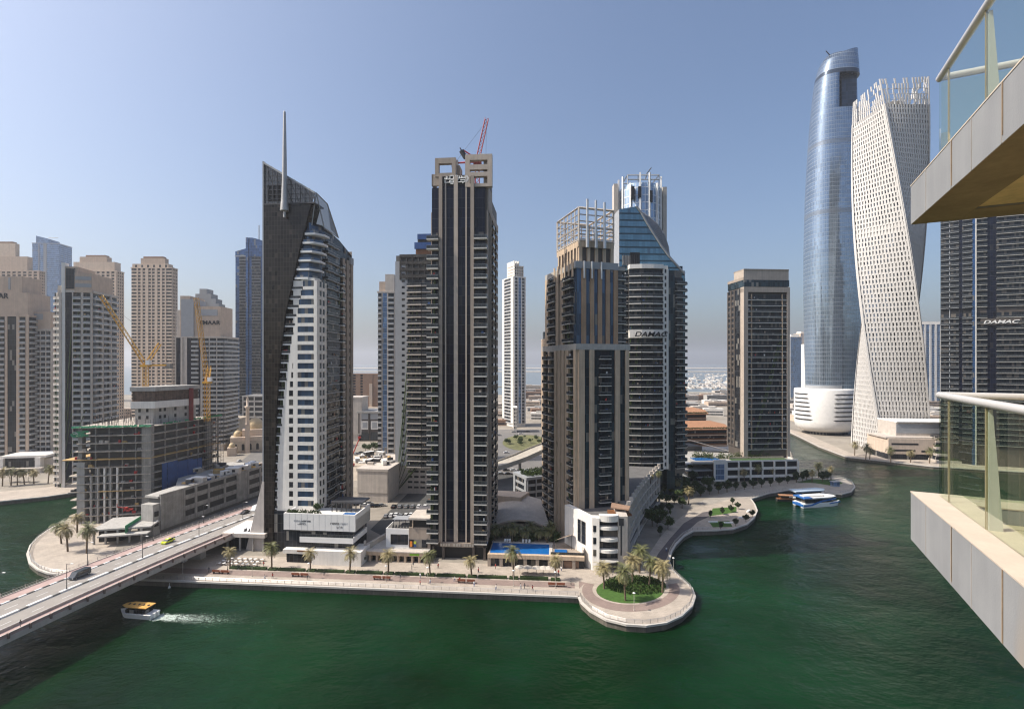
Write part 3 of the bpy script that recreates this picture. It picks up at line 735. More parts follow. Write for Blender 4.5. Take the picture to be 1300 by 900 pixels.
# ---------------------------------------------------------------- central black tower
A2 = PA; u2, v2 = axes(A2); Y2 = 181.
o2 = (kx(546)*Y2, Y2)
def fx2(px): return hit(o2, u2, px)
def fz2(py): return ZZ(py, Y2)-2
b = Bld('black_tower', 'tall black glass tower with taupe pilasters, twin roof frames and white script sign', o2, A2, 'tower')
w2 = fx2(618); d2 = min(36, hit((o2[0]+u2[0]*w2, o2[1]+u2[1]*w2), v2, 631)); print('T2', w2, d2)
zt2 = fz2(268); zbal = fz2(305); zb2 = fz2(686); fh = 3.47; nf = int((zbal-zb2)/fh)+1; zstart = zbal-fh*(nf-1)
mb = MB(); mb.box(fx2(548), w2-.1, .3, d2-.3, zb2-2, fz2(240), dbrown); mb.build('core', b.root)
W = b.mb('wall')
for pa, pb, dd, m in ((558, 562.3, 1.3, taupe), (565.4, 567, .75, taup2), (576.8, 581.8, 1.0, taup2), (591.3, 593, .75, taup2), (598, 602.4, 1.3, taupe)):
    W.box(fx2(pa), fx2(pb), -dd, .4, zb2, fz2(226), m)
mb = MB(); mb.box(fx2(560), fx2(600), -.35, .35, zb2, fz2(237), g_navy); mb.build('curtain_wall', b.root)
for pa, pb in ((548.5, 558), (602.4, 615.5)):
    mb = MB(); mb.box(fx2(pa), fx2(pb), -.1, .35, zb2, fz2(239), g_navy); mb.build('curtain_wall', b.root)
for i in range(nf):
    z = zstart+i*fh
    b.item('balcony', balc(fx2(558)-fx2(543.5), 2.3, slabm, g_rail, .45, 1.05), fx2(543.5), -.1, z, 0)
    b.item('balcony', balc(fx2(619)-fx2(602.6), 2.1, slabm, g_rail, .45, 1.05), fx2(602.6), -.1, z, 0)
    b.item('window', pane(fx2(556)-fx2(549), 2.5, g_win), fx2(549), -.12, z, 0); b.item('window', pane(fx2(614)-fx2(603), 2.5, g_win), fx2(603), -.12, z, 0)
# right flank: pilasters, slim blue glass strips, stacked balconies
facade(b, (w2-.1, .3), (w2-.1, d2), zb2, fh, nf+2, [('P', 1.6), ('C', 3.2), ('P', 1.2), ('W', 2.4), ('P', 1.4), ('B', 4.5), ('P', 1.4), ('W', 2.4), ('P', 1.4), ('B', 4.5), ('P', 1.6), ('C', 3), ('P', 2)], wall=taupe, curtain=g_teal, pd=.5, bd=1.2, slab=taup2, sh=1.3)
W.box(w2-1.2, w2+.48, 6, d2, zb2+fh*(nf+2), zb2+fh*(nf+2)+2.5, taupe)
W.box(fx2(549), w2-.2, d2-.3, d2, zb2, zt2, taupe); W.box(fx2(548.5), fx2(549.2), .0, d2-.4, zb2, zt2, taupe)
facade(b, (fx2(548), d2-1), (fx2(548), 1), zb2, fh, nf+2, [('P', 2), ('W', 2.4), ('P', 3), ('W', 2.4), ('P', 3), ('W', 2.4), ('P', 3), ('W', 2.4), ('P', 2)], wall=taupe)
# roof frames (two hollow portals) and their steps
zt2 = fz2(239.5)
def portal(pa, pb, ya, yb, holes, zlow, m, name):
    """hollow rectangle: pa..pb wide, top at ya, legs down to zlow, openings between the listed heights"""
    q = MB(); xa, xb = fx2(pa), fx2(pb); t = (xb-xa)*.15+.2; dep = .9
    q.box(xa, xa+t, -.9, dep, zlow, fz2(ya), m); q.box(xb-t, xb, -.9, dep, zlow, fz2(ya), m)
    lv = [fz2(ya)]+[fz2(h) for hh in holes for h in hh]+[zlow]
    for k in range(0, len(lv), 2):
        if lv[k]-lv[k+1] > .2: q.box(xa+t, xb-t, -.897, dep-.003, lv[k+1], lv[k], m)
    q.build(name, b.root)
portal(553, 579, 202.5, 0, ((209.5, 221.5),), fz2(226), taupe, 'roof_frame')
portal(591, 625, 199.5, 0, ((206.5, 212.2), (218.5, 221.6), (227, 236)), fz2(240), taup2, 'roof_frame')
mb = MB(); mb.box(w2-1.3, w2+.45, .95, 12, fz2(268), fz2(203), taupe); mb.box(w2-1.25, w2+.5, 3, 10, fz2(236), fz2(226), dbrown); mb.build('roof_side_wall', b.root)
mb = MB(); mb.box(fx2(579), fx2(583), 1, 6, fz2(226), fz2(210), taupe); mb.box(fx2(548.5), fx2(558), -.6, .4, fz2(237), fz2(222.5), taupe)
mb.box(fx2(548.5), fx2(550.5), -.6, 5, fz2(237), fz2(222.5), taupe); mb.box(fx2(560), fx2(598), .4, 10, zt2, fz2(226), dbrown); mb.build('roof_step', b.root)
mb = MB(); mb.box(fx2(562.3), fx2(598), -.6, .0, fz2(237.5), fz2(224.5), black); mb.build('sign_board', b.root)
# flowing white script: strokes in two lines and a leaf mark
q = MB()
def spt(X, Y_): return Vector((fx2(555+X/23.64), -.78, fz2(215+Y_/23.64)))
def stroke(pts, r=.2):
    for a_, c_ in zip(pts[:-1], pts[1:]):
        A_ = spt(*a_); C_ = spt(*c_); D_ = (C_-A_).normalized()*r*.6; q.tube(A_-D_, C_+D_, r, whiter, n=5)
for pts in ([(250, 310), (250, 345), (545, 345)], [(300, 345), (300, 265), (340, 300)], [(400, 345), (400, 245), (505, 245), (505, 340)], [(560, 240), (560, 325), (640, 325)], [(600, 240), (640, 260), (640, 370), (600, 400)],
            [(640, 325), (855, 325), (855, 265)], [(690, 325), (690, 265)], [(745, 325), (745, 265)], [(790, 325), (790, 280)],
            [(250, 380), (250, 440), (395, 440), (395, 395)], [(405, 440), (405, 385), (510, 385), (510, 440), (405, 440)], [(430, 450), (430, 485), (490, 485), (490, 440)],
            [(540, 465), (612, 465), (612, 385)], [(620, 438), (850, 438), (850, 380), (720, 385)], [(780, 470), (790, 470)]): stroke(pts)
for pts in ([(905, 240), (965, 345), (905, 430), (872, 340), (905, 240)], [(915, 290), (925, 350), (900, 400)], [(930, 350), (905, 440)]): stroke(pts, .17)
q.build('sign', b.root)
# base: overhanging letter band, black void entrance with bronze columns
mb = MB(); mb.box(fx2(560), fx2(602), -1.2, .4, zb2-1.6, zb2-.1, taupe); mb.box(fx2(546), fx2(618), .5, d2-1, 0, zb2, black)
for p in (549, 562, 600, 614): mb.box(fx2(p), fx2(p+3.), -.9, .6, 0, zb2-1.6, dbrown)
mb.build('entrance', b.root)
for i in range(13):
    p = 560+i*3.3
    if i not in (4, 8): MB().box(fx2(p), fx2(p+2.3), -1.35, -1.2, zb2-1.3, zb2-.4, steel).build('entrance_letter', b.root)
b.flush()

# ---------------------------------------------------------------- stepped tan tower
A3 = R(17); u3, v3 = axes(A3)
def tier(pc, Yc): 
    o = (kx(pc)*Yc, Yc); return o
o3 = tier(734, 184.)
w3 = hit(o3, u3, 797); d3 = hit(o3, v3, 691); print('T3', w3, d3)
b = Bld('stepped_tower', 'tan stone stepped tower with pale crown lattice and three steel masts', o3, A3, 'tower')
Y3 = 184.
def fz3(py): return ZZ(py, Y3)-2
fh = 3.3; n1 = int((fz3(437)-2)/fh); z1t = 2+n1*fh
mb = MB(); mb.box(.2, w3-.2, .2, d3-.2, 0, z1t, concd); mb.build('core', b.root)
facade(b, (0, 0), (w3, 0), 2, fh, n1, [('P', 1.6), ('C', 1.4), ('P', 1.3), ('C', 1.4), ('B', 3.2), ('C', 1.4), ('P', 1.4), ('C', 1.6), ('P', .9)], wall=tan, curtain=g_teal, pd=.7, bd=1.5, slab=slabm)
facade(b, (0, d3), (0, 0), 2, fh, n1, [('P', .8), ('B', 2.2), ('P', .6), ('B', 2.2), ('P', 1.), ('C', .6), ('P', 1.), ('C', .6), ('P', 1), ('C', .6), ('P', 1.2), ('B', 2.0), ('P', .8)], wall=tan, curtain=g_dark, pd=1.1, bd=1.8, slab=slabm)
facade(b, (w3, 0), (w3, d3), 2, fh, n1, [('P', 1), ('B', 3.5), ('P', 1.5), ('C', 1.5), ('P', 1.5), ('B', 3.5), ('P', 1)], wall=tan, curtain=g_teal, pd=.6, bd=1.4)
W = b.mb('wall'); W.box(-1.1, w3+.6, -.72, .5, z1t, z1t+2.2, concl); W.box(-1.1, -.3, .5, d3, z1t, z1t+2.2, concl); W.box(w3+.1, w3+.55, .5, d3, z1t, z1t+2.2, concl); W.box(.2, w3, d3-.1, d3+.3, 0, z1t, tan)
# second tier
xo = hit(o3, u3, 733)+.8; yo = 2.2; m_w = w3-xo-2.2; z2t = ZZ(341, 187)-2; n2 = round((z2t-z1t)/fh); fh = (z2t-z1t)/n2
mb = MB(); mb.box(xo+.2, w3-1.2, yo+.2, d3-1.5, z1t-.2, z2t, concd); mb.build('core', b.root)
facade(b, (xo, yo), (w3-3.2, yo), z1t, fh, n2, [('C', 1.5), ('P', 1.5), ('C', 1.5), ('P', 1.3), ('C', 1.4), ('P', 1.4), ('C', 1.4), ('P', 1.4), ('C', 1.4), ('P', 1.5)], wall=stained, curtain=g_blue, pd=.6)
facade(b, (w3-3.2, yo+.8), (w3+.2, yo+.8), z1t, fh, n2, [('B', 1)], bd=1.3)
facade(b, (xo, d3-2), (xo, yo), z1t, fh, n2, [('P', 1.3), ('B', 3.2), ('P', 1.), ('C', .9), ('P', 1.), ('B', 3.2), ('C', 1.)], wall=tan, curtain=g_blue, pd=.9, bd=1.5)
facade(b, (w3-1.2, yo+1), (w3-1.2, d3-2), z1t, fh, n2, [('P', 1), ('B', 3), ('P', 1), ('C', 1), ('P', 1), ('B', 3), ('P', 1)], wall=tan, curtain=g_blue, bd=1.2)
W.box(xo-.9, w3-3, yo-.62, yo+.6, z2t, z2t+2.6, greyc); W.box(xo-.9, xo, yo+.6, d3-2, z2t, z2t+2.2, concl); W.box(w3-3, w3+.2, yo, yo+3, z2t, z2t+1.5, concl)
for k in range(6): W.box(xo-1.2, xo-.9, yo+1+k*3.6, yo+2.2+k*3.6, z2t-3, z2t+3.4, tan)
# crown block
xc = xo+1.3; yc = yo+1.2; cwid = w3-xc-4.2; cdep = min(21, d3-yc-4); z3t = ZZ(307, 190)-2
mb = MB(); mb.box(xc+.3, xc+cwid-.3, yc+.3, yc+cdep-.3, z2t, z3t-.3, dbrown); mb.build('crown_block', b.root)
for i in range(5): W.box(xc+i*(cwid-1.3)/4, xc+i*(cwid-1.3)/4+1.3, yc-.3, yc+.6, z2t, z3t, tan)
for i in range(7): W.box(xc-.3, xc+.5, yc+.7+i*(cdep-1.6)/6.5, yc+1.9+i*(cdep-1.6)/6.5, z2t, z3t, tan)
W.box(xc-.28, xc+cwid+.1, yc-.28, yc+cdep, z3t-2.4, z3t-.2, tan); W.box(xc-.29, xc+cwid+.1, yc-.29, yc+cdep, z2t-.1, z2t+1.2, tan)
zl = ZZ(266, 190)-2; mb = MB()
def bar(a_, c_, r=.22): mb.tube(a_, c_, r*1.35, offw, n=4)
x0_, x1_, y0_, y1_ = xc, xc+cwid, yc, yc+cdep
for k in range(6):
    z = z3t+(zl-z3t)*k/5
    r = .34 if k in (0, 5) else .17
    for a_, c_ in (((x0_, y0_, z), (x1_, y0_, z)), ((x0_, y0_, z), (x0_, y1_, z)), ((x1_, y0_, z), (x1_, y1_, z)), ((x0_, y1_, z), (x1_, y1_, z))): bar(a_, c_, r)
for k in range(4):
    z = z3t+(zl-z3t)*(k+.5)/8
    for a_, c_ in (((x0_, y0_, z), (x1_, y0_, z)), ((x0_, y0_, z), (x0_, y1_, z)), ((x1_, y0_, z), (x1_, y1_, z))): bar(a_, c_, .13)
for i in range(5):
    for yy in (y0_, y1_): bar((x0_+i*cwid/4, yy, z3t-1), (x0_+i*cwid/4, yy, zl), .3 if i in (0, 4) else .17)
for i in range(1, 6):
    for xx in (x0_, x1_): bar((xx, y0_+i*cdep/6, z3t-1), (xx, y0_+i*cdep/6, zl), .17)
mb.build('crown_lattice', b.root)
for px_, pt in ((748, 255), (759, 255.5), (770, 257)):
    xx = hit(o3, u3, px_)-1.1; q = MB(); q.tube((xx+1.2, yc-1.6, fz3(312)), (xx+1.2, yc-1.6, fz3(pt)*1.012), .5, steel, n=8); q.tube((xx+1.2, yc-1.6, fz3(312)), (xx+1.2, yc-1.6, fz3(292)), .7, steel, n=8); q.build('steel_mast', b.root)
for px_ in (742, 752, 764):
    xx = hit(o3, u3, px_)+.5; q = MB(); q.tube((xx, yo-1., fz3(352)), (xx, yo-1., fz3(330)), .38, steel, n=8); q.build('steel_mast', b.root)
b.flush()

# ---------------------------------------------------------------- blue curved-top tower
Y4 = 262.; A4 = R(4); u4, v4 = axes(A4); o4 = (kx(786)*Y4, Y4)
def fx4(px): return hit(o4, u4, px)
def fz4(py): return ZZ(py, Y4+3)-2
w4 = fx4(869); d4 = 32.
b = Bld('curved_top_tower', 'blue glass tower with a sweeping curved crown and white balcony rows', o4, A4, 'tower')
zc4 = fz4(347); fh = 3.55
arc = [(786, 268), (808, 264), (814, 272), (822, 286), (831, 300), (840, 314), (849, 326), (859, 337), (869, 348)]
front = [(fx4(p), fz4(q_)) for p, q_ in arc]
mb = MB(); mb.vprism([(0, 20)]+front+[(w4, 20)], 0, 14, g_sky, mside=greyc); mb.build('curved_crown', b.root)
def bk4(x, z):
    t = (x-front[1][0])/(front[-1][0]-front[1][0]); s = math.sin(math.pi*min(1, max(0, t))); return (x+2+9*s*(1-.3*t)+2*(1-t), d4-8, z+(z+2-H)*.085+7*s)
mb = MB()
for (xa, za), (xb, zb_) in zip(front[1:-1], front[2:]):       # louvred sloping roof behind the rim
    mb.raw([(xa, .5, za-.4), (xb, .5, zb_-.4), bk4(xb, zb_), bk4(xa, za)], [(0, 1, 2, 3)], dsteel)
    for k in range(1, 8):
        t = k/8; A_, B_ = Vector((xa, .5, za-.2)), Vector((xb, .5, zb_-.2)); mb.tube(A_.lerp(Vector(bk4(xa, za)), t), B_.lerp(Vector(bk4(xb, zb_)), t), .16, greyc, n=4)
for (xa, za), (xb, zb_) in zip(front[1:-1], front[2:]): mb.tube((xa, -.2, za), (xb, -.2, zb_), .55, greyc, n=6); mb.tube(bk4(xa, za), bk4(xb, zb_), .5, greyc, n=6)
mb.build('sloping_roof', b.root)
mb = MB(); mb.box(0, w4, 14.1, d4, 0, zc4, g_teal); mb.box(.2, w4-.2, 2, 14, 0, zc4+4, g_teal); mb.build('glazed_core', b.root)
nf = int((fz4(344)-12)/fh); zs = fz4(344)-nf*fh
# bowed left bank of balconies: three facets
xs = [fx4(797), fx4(811), fx4(825), fx4(837.5)]; ys = [-2.2, -3.6, -3.9, -3.4]
sgn = int((fz4(424)-zs)/fh)
for k in range(3):
    facade(b, (xs[k], ys[k]), (xs[k+1], ys[k+1]), zs, fh, nf, [('B', 1)], bd=1.5, slab=white, rail=g_rail, th=.45, skip=lambda i, t: i == sgn)
W = b.mb('wall')
W.prism([(xs[0], ys[0]+.1), (xs[1], ys[1]+.1), (xs[2], ys[2]+.1), (xs[3], ys[3]+.1), (xs[3], 1), (xs[0], 1)], zs-3, zs+nf*fh, concd)
W.prism([(xs[0]-.2, ys[0]-1.6), (xs[1], ys[1]-1.7), (xs[2], ys[2]-1.7), (xs[3]+.2, ys[3]-1.6), (xs[3]+.2, 1), (xs[0]-.2, 1)], zs+nf*fh, zs+nf*fh+2.2, white)
W.prism([(xs[0]-.2, ys[0]-1.6), (xs[1], ys[1]-1.72), (xs[2], ys[2]-1.72), (xs[3]+.2, ys[3]-1.6), (xs[3]+.2, 1), (xs[0]-.2, 1)], zs+sgn*fh, zs+(sgn+1)*fh+.6, white)
facade(b, (xs[3], ys[3]-.8), (fx4(845), -3.4), zs, fh, nf, [('P', 1.), ('W', 1.3), ('P', 1.3)], wall=white, sh=1.5)
facade(b, (fx4(845), -3.4), (fx4(845), 0), zs, fh, nf, [('S', 1)], wall=white); W.box(xs[3], fx4(845), -3.3, 0, zs+nf*fh, zs+nf*fh+1.8, white)
mb = MB(); mb.box(fx4(845)+.3, fx4(856), -.8, .5, 4, zs+nf*fh, g_teal); mb.build('curtain_wall', b.root)
facade(b, (fx4(856), -1.2), (fx4(870), .4), zs, fh, nf-1, [('B', 1)], bd=1.6, slab=slabm, th=.35)
facade(b, (fx4(870), .4), (fx4(870), d4), zs, fh, nf-1, [('B', 5), ('P', 1), ('C', 4), ('P', 1), ('B', 5)], curtain=g_teal, wall=greyc)
facade(b, (0, d4), (0, 0), zs, fh, nf, [('P', .5), ('C', 4), ('P', .5), ('C', 4), ('P', .5)], curtain=g_sky, wall=greyc)
facade(b, (.2, -.4), (xs[0], -.5), zs, fh, nf, [('B', 1)], bd=1.3, th=.35)
W.prism([(fx4(856), -1.), (fx4(870), .5), (fx4(870), 2), (fx4(856), 2)], zs-3, zs+nf*fh, concd)
zsg = zs+(sgn+.25)*fh
text_mesh('sign', 'DAMAC', 3.4, black, b.root, Matrix.Translation((fx4(821), -5.95, zsg-.2)) @ UP, .12, shear=.25, width=fx4(841)-fx4(800), bold=.06)
# broken glass bay in the crown under repair
mb = MB(); mb.box(fx4(790), fx4(800), -.25, .1, fz4(338), fz4(326), concl); mb.box(fx4(800), fx4(812), -.3, .1, fz4(342), fz4(322), black); 
for k in range(9): mb.box(fx4(790)+k*.9, fx4(790)+k*.9+.18, -.5, -.3, fz4(343), fz4(325), dsteel)
mb.build('open_bay', b.root)
b.flush()

# ---------------------------------------------------------------- brown framed tower by the basin
o5, a5, w5, d5 = site(924, 944, 1001, 309., 4.); print('T5', w5, d5); u5, v5 = axes(a5)
b = Bld('framed_tower', 'square dark tower in a pale taupe frame with thin white floor lines', o5, a5, 'tower')
def fz5(py): return ZZ(py, 309.)-2
def fx5(px): return hit(o5, u5, px)
zt = fz5(366); fh = 3.52; z0 = 14.; nf = int((zt-z0)/fh); z0 = zt-nf*fh
mb = MB(); mb.box(.3, w5-.3, .3, d5-.3, 0, fz5(356), dbrown); mb.build('core', b.root)
W = b.mb('wall')
W.box(-.4, fx5(948.5), -1.1, 3, 0, fz5(366), taup2); W.box(fx5(998), w5+.3, -1.1, 3, 0, fz5(366), taup2); W.box(-.4, w5+.3, -1.11, 3, fz5(371), fz5(364.5), taup2)
facade(b, (fx5(948.5), .2), (fx5(998), .2), z0, fh, nf-1, [('B', 2.2), ('P', .35), ('B', 9.5), ('B', 9.), ('P', .35), ('B', 2.6)], wall=tan, pd=1.2, bd=1.1, slab=white, rail=g_dark, th=.35, rh=.7)
facade(b, (0, d5), (0, 3), z0, fh, nf, [('P', 1), ('W', 2.2), ('P', 1.2), ('W', 2.2), ('P', 1), ('C', 5), ('P', .6)], wall=dbrown, curtain=g_dark, sh=1.4)
facade(b, (w5, 3), (w5, d5), z0, fh, nf, [('P', 1), ('W', 3), ('P', 1), ('W', 3), ('P', 1), ('W', 3), ('P', 1)], wall=taupe, sh=1.3)
mb = MB(); mb.box(0, w5, -.8, d5, fz5(364), fz5(355.5), g_teal); mb.build('sky_lobby_glass', b.root)
mb = MB(); mb.box(.0, w5, -.2, d5*.6, fz5(355.4), fz5(342), taup2); mb.box(0, w5, -.5, d5*.62, fz5(343), fz5(341.5), taupe); mb.box(-.2, .6, 0, d5, fz5(355.4), fz5(352), taupe); mb.build('roof_block', b.root)
b.flush()

# ---------------------------------------------------------------- tall silver-blue oval tower
Yc = 505.; b = Bld('oval_glass_tower', 'very tall silver blue oval glass tower with an open notch near the top', (kx(1056)*Yc, Yc), R(-8), 'tower')
rows = [(548, 1029, 1087), (500, 1028, 1087), (440, 1026.5, 1087.5), (380, 1025.5, 1087.5), (320, 1025.5, 1087.5), (250, 1027, 1087), (200, 1029.5, 1086.5), (160, 1032, 1086), (125, 1035, 1085.5), (100, 1038, 1085), (84, 1042, 1084.5), (74, 1048, 1084)]
mb = MB(); n = 44; vs = []
def oval(t, rx, ry): c, s = math.cos(t), math.sin(t); e = .75; return (rx*math.copysign(abs(c)**e, c), ry*math.copysign(abs(s)**e, s))
full = []
for py, xl, xr in rows: full.append((ZZ(py, Yc)-2, (xl+xr)/2, (xr-xl)/2*Yc/F))
def ringat(z):
    for (za, ca, ra), (zb_, cb_, rb) in zip(full[:-1], full[1:]):
        if za <= z <= zb_: t = (z-za)/(zb_-za); return ca+(cb_-ca)*t, ra+(rb-ra)*t
    return full[-1][1:] if z > full[-1][0] else full[0][1:]
zn0, zn1 = ZZ(147, Yc)-2, ZZ(103, Yc)-2; ztop = full[-1][0]
def obody(za, zb_, m, step=8., notch=False, name='glass_skin', slope=0.):
    q = MB(); zz = list(np.arange(za, zb_, step))+[zb_]; vs = []
    for z in zz:
        c, r = ringat(min(z, ztop)); cx = (c-1056)*Yc/F
        for i in range(n):
            t = 2*math.pi*i/n; x, y = oval(t, r, r*.86)
            if notch and x > -.05*r: y = max(y, -.05*r)
            dz = slope*(x/r) if z == zz[-1] else 0
            vs.append((cx+x, y, z+dz))
    q.raw(vs, [(j*n+i, j*n+(i+1) % n, (j+1)*n+(i+1) % n, (j+1)*n+i) for j in range(len(zz)-1) for i in range(n)], m, True)
    q.raw(vs[-n:], [tuple(range(n))], m); q.raw(vs[:n], [tuple(range(n))[::-1]], m); return q.build(name, b.root)
zs_ = [25, ZZ(276, Yc)-3, ZZ(190, Yc)-3, zn0]
for a_, c_ in zip(zs_[:-1], zs_[1:]): obody(a_+(4.5 if a_ > 26 else 0), c_, g_ciel)
g_cielm = GL('louvre_glass', (.27, .31, .36), 1.8, 1.1, mw=.1, mh=.3, mcol=(.16, .19, .23), metal=.7, rough=.2, var=.2, blind=0)
for z in zs_[1:3]: obody(z, z+4.5, g_cielm, 4.5, name='mechanical_floor')
obody(zn0, zn1, g_ciel, 6, True, name='notch_wall'); obody(zn1+4, ztop, g_ciel, 6, name='glass_crown', slope=4.); obody(zn1, zn1+4, g_cieln, 4, name='mechanical_floor')
c, r = ringat(zn0); q = MB(); q.box(.02*r, .2*r, -.3*r, -.02*r, zn0, zn1, g_ciel); q.box(.25*r, .9*r, -.4*r, -.06*r, zn0, zn1, g_cieln); q.build('notch_wall', b.root)
q = MB(); q.tube((1, -3, ztop-4), (-9, -8, ztop+3), .5, dsteel, n=5); q.tube((1, -3, ztop-8), (1, -3, ztop-2), .6, dsteel, n=5); q.build('roof_crane', b.root)
b.flush()
Yp = 500.; op = (kx(1048)*Yp, Yp); b = Bld('curved_podium', 'white rounded drum podium with black slit openings under the oval tower', op, 0, 'podium')
def zp(py): return ZZ(py, Yp)-2
q = MB(); q.lathe([(14, 1.6), (22, 2.6), (27, 4.6), (29.6, 8), (30.4, 13), (30.4, 23), (30.4, zp(493)-1), (29.8, zp(493)), (24, zp(493)+.2)], whiter, 56, sx=.93, sy=.8); q.build('drum', b.root)
for i in range(7):
    z = zp(500)-i*4.1+.5
    for a0, a1 in ((168+i*.6, 211+i*1.4), (257-i*.3, 303)):
        q = MB(); m_ = 10; vs = []
        for k in range(m_+1):
            a_ = R(a0+(a1-a0)*k/m_); e = .6 if 0 < k < m_ else .06
            for dz in (-e, e): vs.append((30.75*.93*math.cos(a_), 30.75*.8*math.sin(a_), z+dz))
        q.raw(vs, [(2*k, 2*k+2, 2*k+3, 2*k+1) for k in range(m_)], black); q.build('slit_opening', b.root)
q = MB(); q.lathe([(21, 0), (21, 5.5)], g_dark, 40, sx=.93, sy=.8); q.build('ground_floor', b.root); q = MB(); q.lathe([(20, zp(493)), (20, zp(489))], greyc, 30, sx=.93, sy=.8); q.build('roof_plant', b.root); q = MB(); q.box(14, 24, -23.4, -20.5, 0, 5, bluep); q.build('blue_hoarding', b.root)
b.flush()

# ---------------------------------------------------------------- twisted white tower
Yt = 414.; ot = (kx(1129)*Yt, Yt); b = Bld('twisted_tower', 'white gridded tower twisting a quarter turn as it rises, open lattice at its top', ot, 0, 'tower')
half = 18.4; ZT = ZZ(131, Yt-20)-2; NF = 70; fh = ZT/NF; a0 = R(-1); tw = R(-88)
def tp(s, u, z, off=0.):
    """point on side s at u in -1..1, height z"""
    a_ = a0+tw*z/ZT*1.0; k = half*(1-.03*z/ZT); x = u*k; y = -(k+off); a_ += s*math.pi/2
    return (x*math.cos(a_)-y*math.sin(a_), x*math.sin(a_)+y*math.cos(a_), z)
cay = M('ivory_panel', (.60, .575, .545), .6, var=.08, streak=.06); NC = 16
wall = MB(); zz = [ZT*i/NF for i in range(NF+1)]
core = MB()
for s in range(4):
    vs = [tp(s, u, z, -.9) for z in zz for u in np.linspace(-1, 1, 5)]
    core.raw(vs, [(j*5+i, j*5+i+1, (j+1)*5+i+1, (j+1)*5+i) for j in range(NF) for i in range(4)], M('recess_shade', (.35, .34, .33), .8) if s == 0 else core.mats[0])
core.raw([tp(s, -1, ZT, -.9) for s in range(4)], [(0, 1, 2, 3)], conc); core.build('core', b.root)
cand = []
for s in range(4):
    for j in range(NF):
        za, zb_ = zz[j], zz[j+1]; mech = j in (44, 45)
        # floor band
        lo = .34*fh
        for (p, q_) in ((za, za+lo),):
            vs = [tp(s, u, z, o_) for o_ in (0., -1.) for z in (p, q_) for u in np.linspace(-1, 1, 5)]
            fs = [(i, i+1, 5+i+1, 5+i) for i in range(4)]+[(5+i, 5+i+1, 15+i+1, 15+i) for i in range(4)]+[(i+1, i, 10+i, 10+i+1) for i in range(4)]
            wall.raw(vs, fs, cay)
        for c in range(NC+1):
            u = -1+2*c/NC; wd_ = .033 if 0 < c < NC else .045
            sh = (.011 if j % 2 else -.011) if 0 < c < NC else 0
            vs = [tp(s, u+sg*wd_+sh, z, o_) for o_ in (.22, -1.) for z in (za, zb_) for sg in (-1, 1)]
            wall.raw(vs, [(0, 1, 3, 2), (0, 2, 6, 4), (1, 5, 7, 3)], cay)
            if c < NC:
                wd2 = .7 if mech else 1
                vs = [tp(s, u+sh+.028, za+lo, -.55), tp(s, u+sh+2/NC-.032, za+lo, -.55), tp(s, u+sh+2/NC-.032, zb_, -.55), tp(s, u+sh+.028, zb_, -.55)]
                if mech: wall.raw(vs, [(0, 1, 2, 3)], cay); continue
                ctr = sum((Vector(v) for v in vs), Vector())/4; nrm = (Vector(vs[1])-Vector(vs[0])).cross(Vector(vs[3])-Vector(vs[0])).normalized()
                d_ = Vector((0, 0, H))-(ctr+Vector((ot[0], ot[1], 2))); cand.append((-(d_.normalized().dot(nrm))/d_.length_squared, vs))
wall.build('wall', b.root); cand.sort(key=lambda t: t[0])
gw = [g_win, GL('shaded_window', (.16, .17, .18), 9, 9, mw=0, mh=0, var=.5, blind=.2, blindcol=(.3, .28, .26), metal=.5), M('drawn_blind', (.33, .32, .31), .4), GL('pale_window', (.25, .26, .28), 9, 9, mw=0, mh=0, var=.3, blind=0, metal=.6)]
rnd = random.Random(5)
for k, (_, vs) in enumerate(cand[:100]):
    q = MB(); q.raw(vs, [(0, 1, 2, 3)], rnd.choice(gw+gw[1:])); q.build('window', b.root)
q = MB()
for _, vs in cand[100:]: q.raw(vs, [(0, 1, 2, 3)], rnd.choice(gw+gw[1:]))
q.build('window', b.root)['kind'] = 'stuff'
# open lattice crown
q = MB(); Zt2 = ZZ(97, Yt-20)-2; nk = 5
for s in range(4):
    for c in range(NC+1):
        u = -1+2*c/NC
        if c % 7 == 3: continue
        for k in range(nk):
            if rnd.random() < (.08 if k < 2 else .25) and 0 < c < NC: continue
            z = ZT+(Zt2-ZT)*k/nk; z2 = ZT+(Zt2-ZT)*(k+1)/nk; sh = (.011 if k % 2 else -.011) if 0 < c < NC else 0
            vs = [tp(s, u+sg*.03+sh, zq, o_) for o_ in (.22, -.3) for zq in (z, z2) for sg in (-1, 1)]
            q.raw(vs, [(0, 1, 3, 2), (0, 2, 6, 4), (1, 5, 7, 3), (4, 6, 7, 5)], cay)
    for k in range(4):
        z = ZT+(Zt2-ZT)*k/nk
        for i in range(6): q.tube(tp(s, -1+i/3, z, -.2), tp(s, -1+(i+1)/3, z, -.2), .22, cay, n=4)
q.build('crown_lattice', b.root)
q = MB(); q.lathe([(10, ZT), (10, ZT+7), (7, ZT+8)], concd, 20); q.build('roof_plant', b.root)
b.flush()

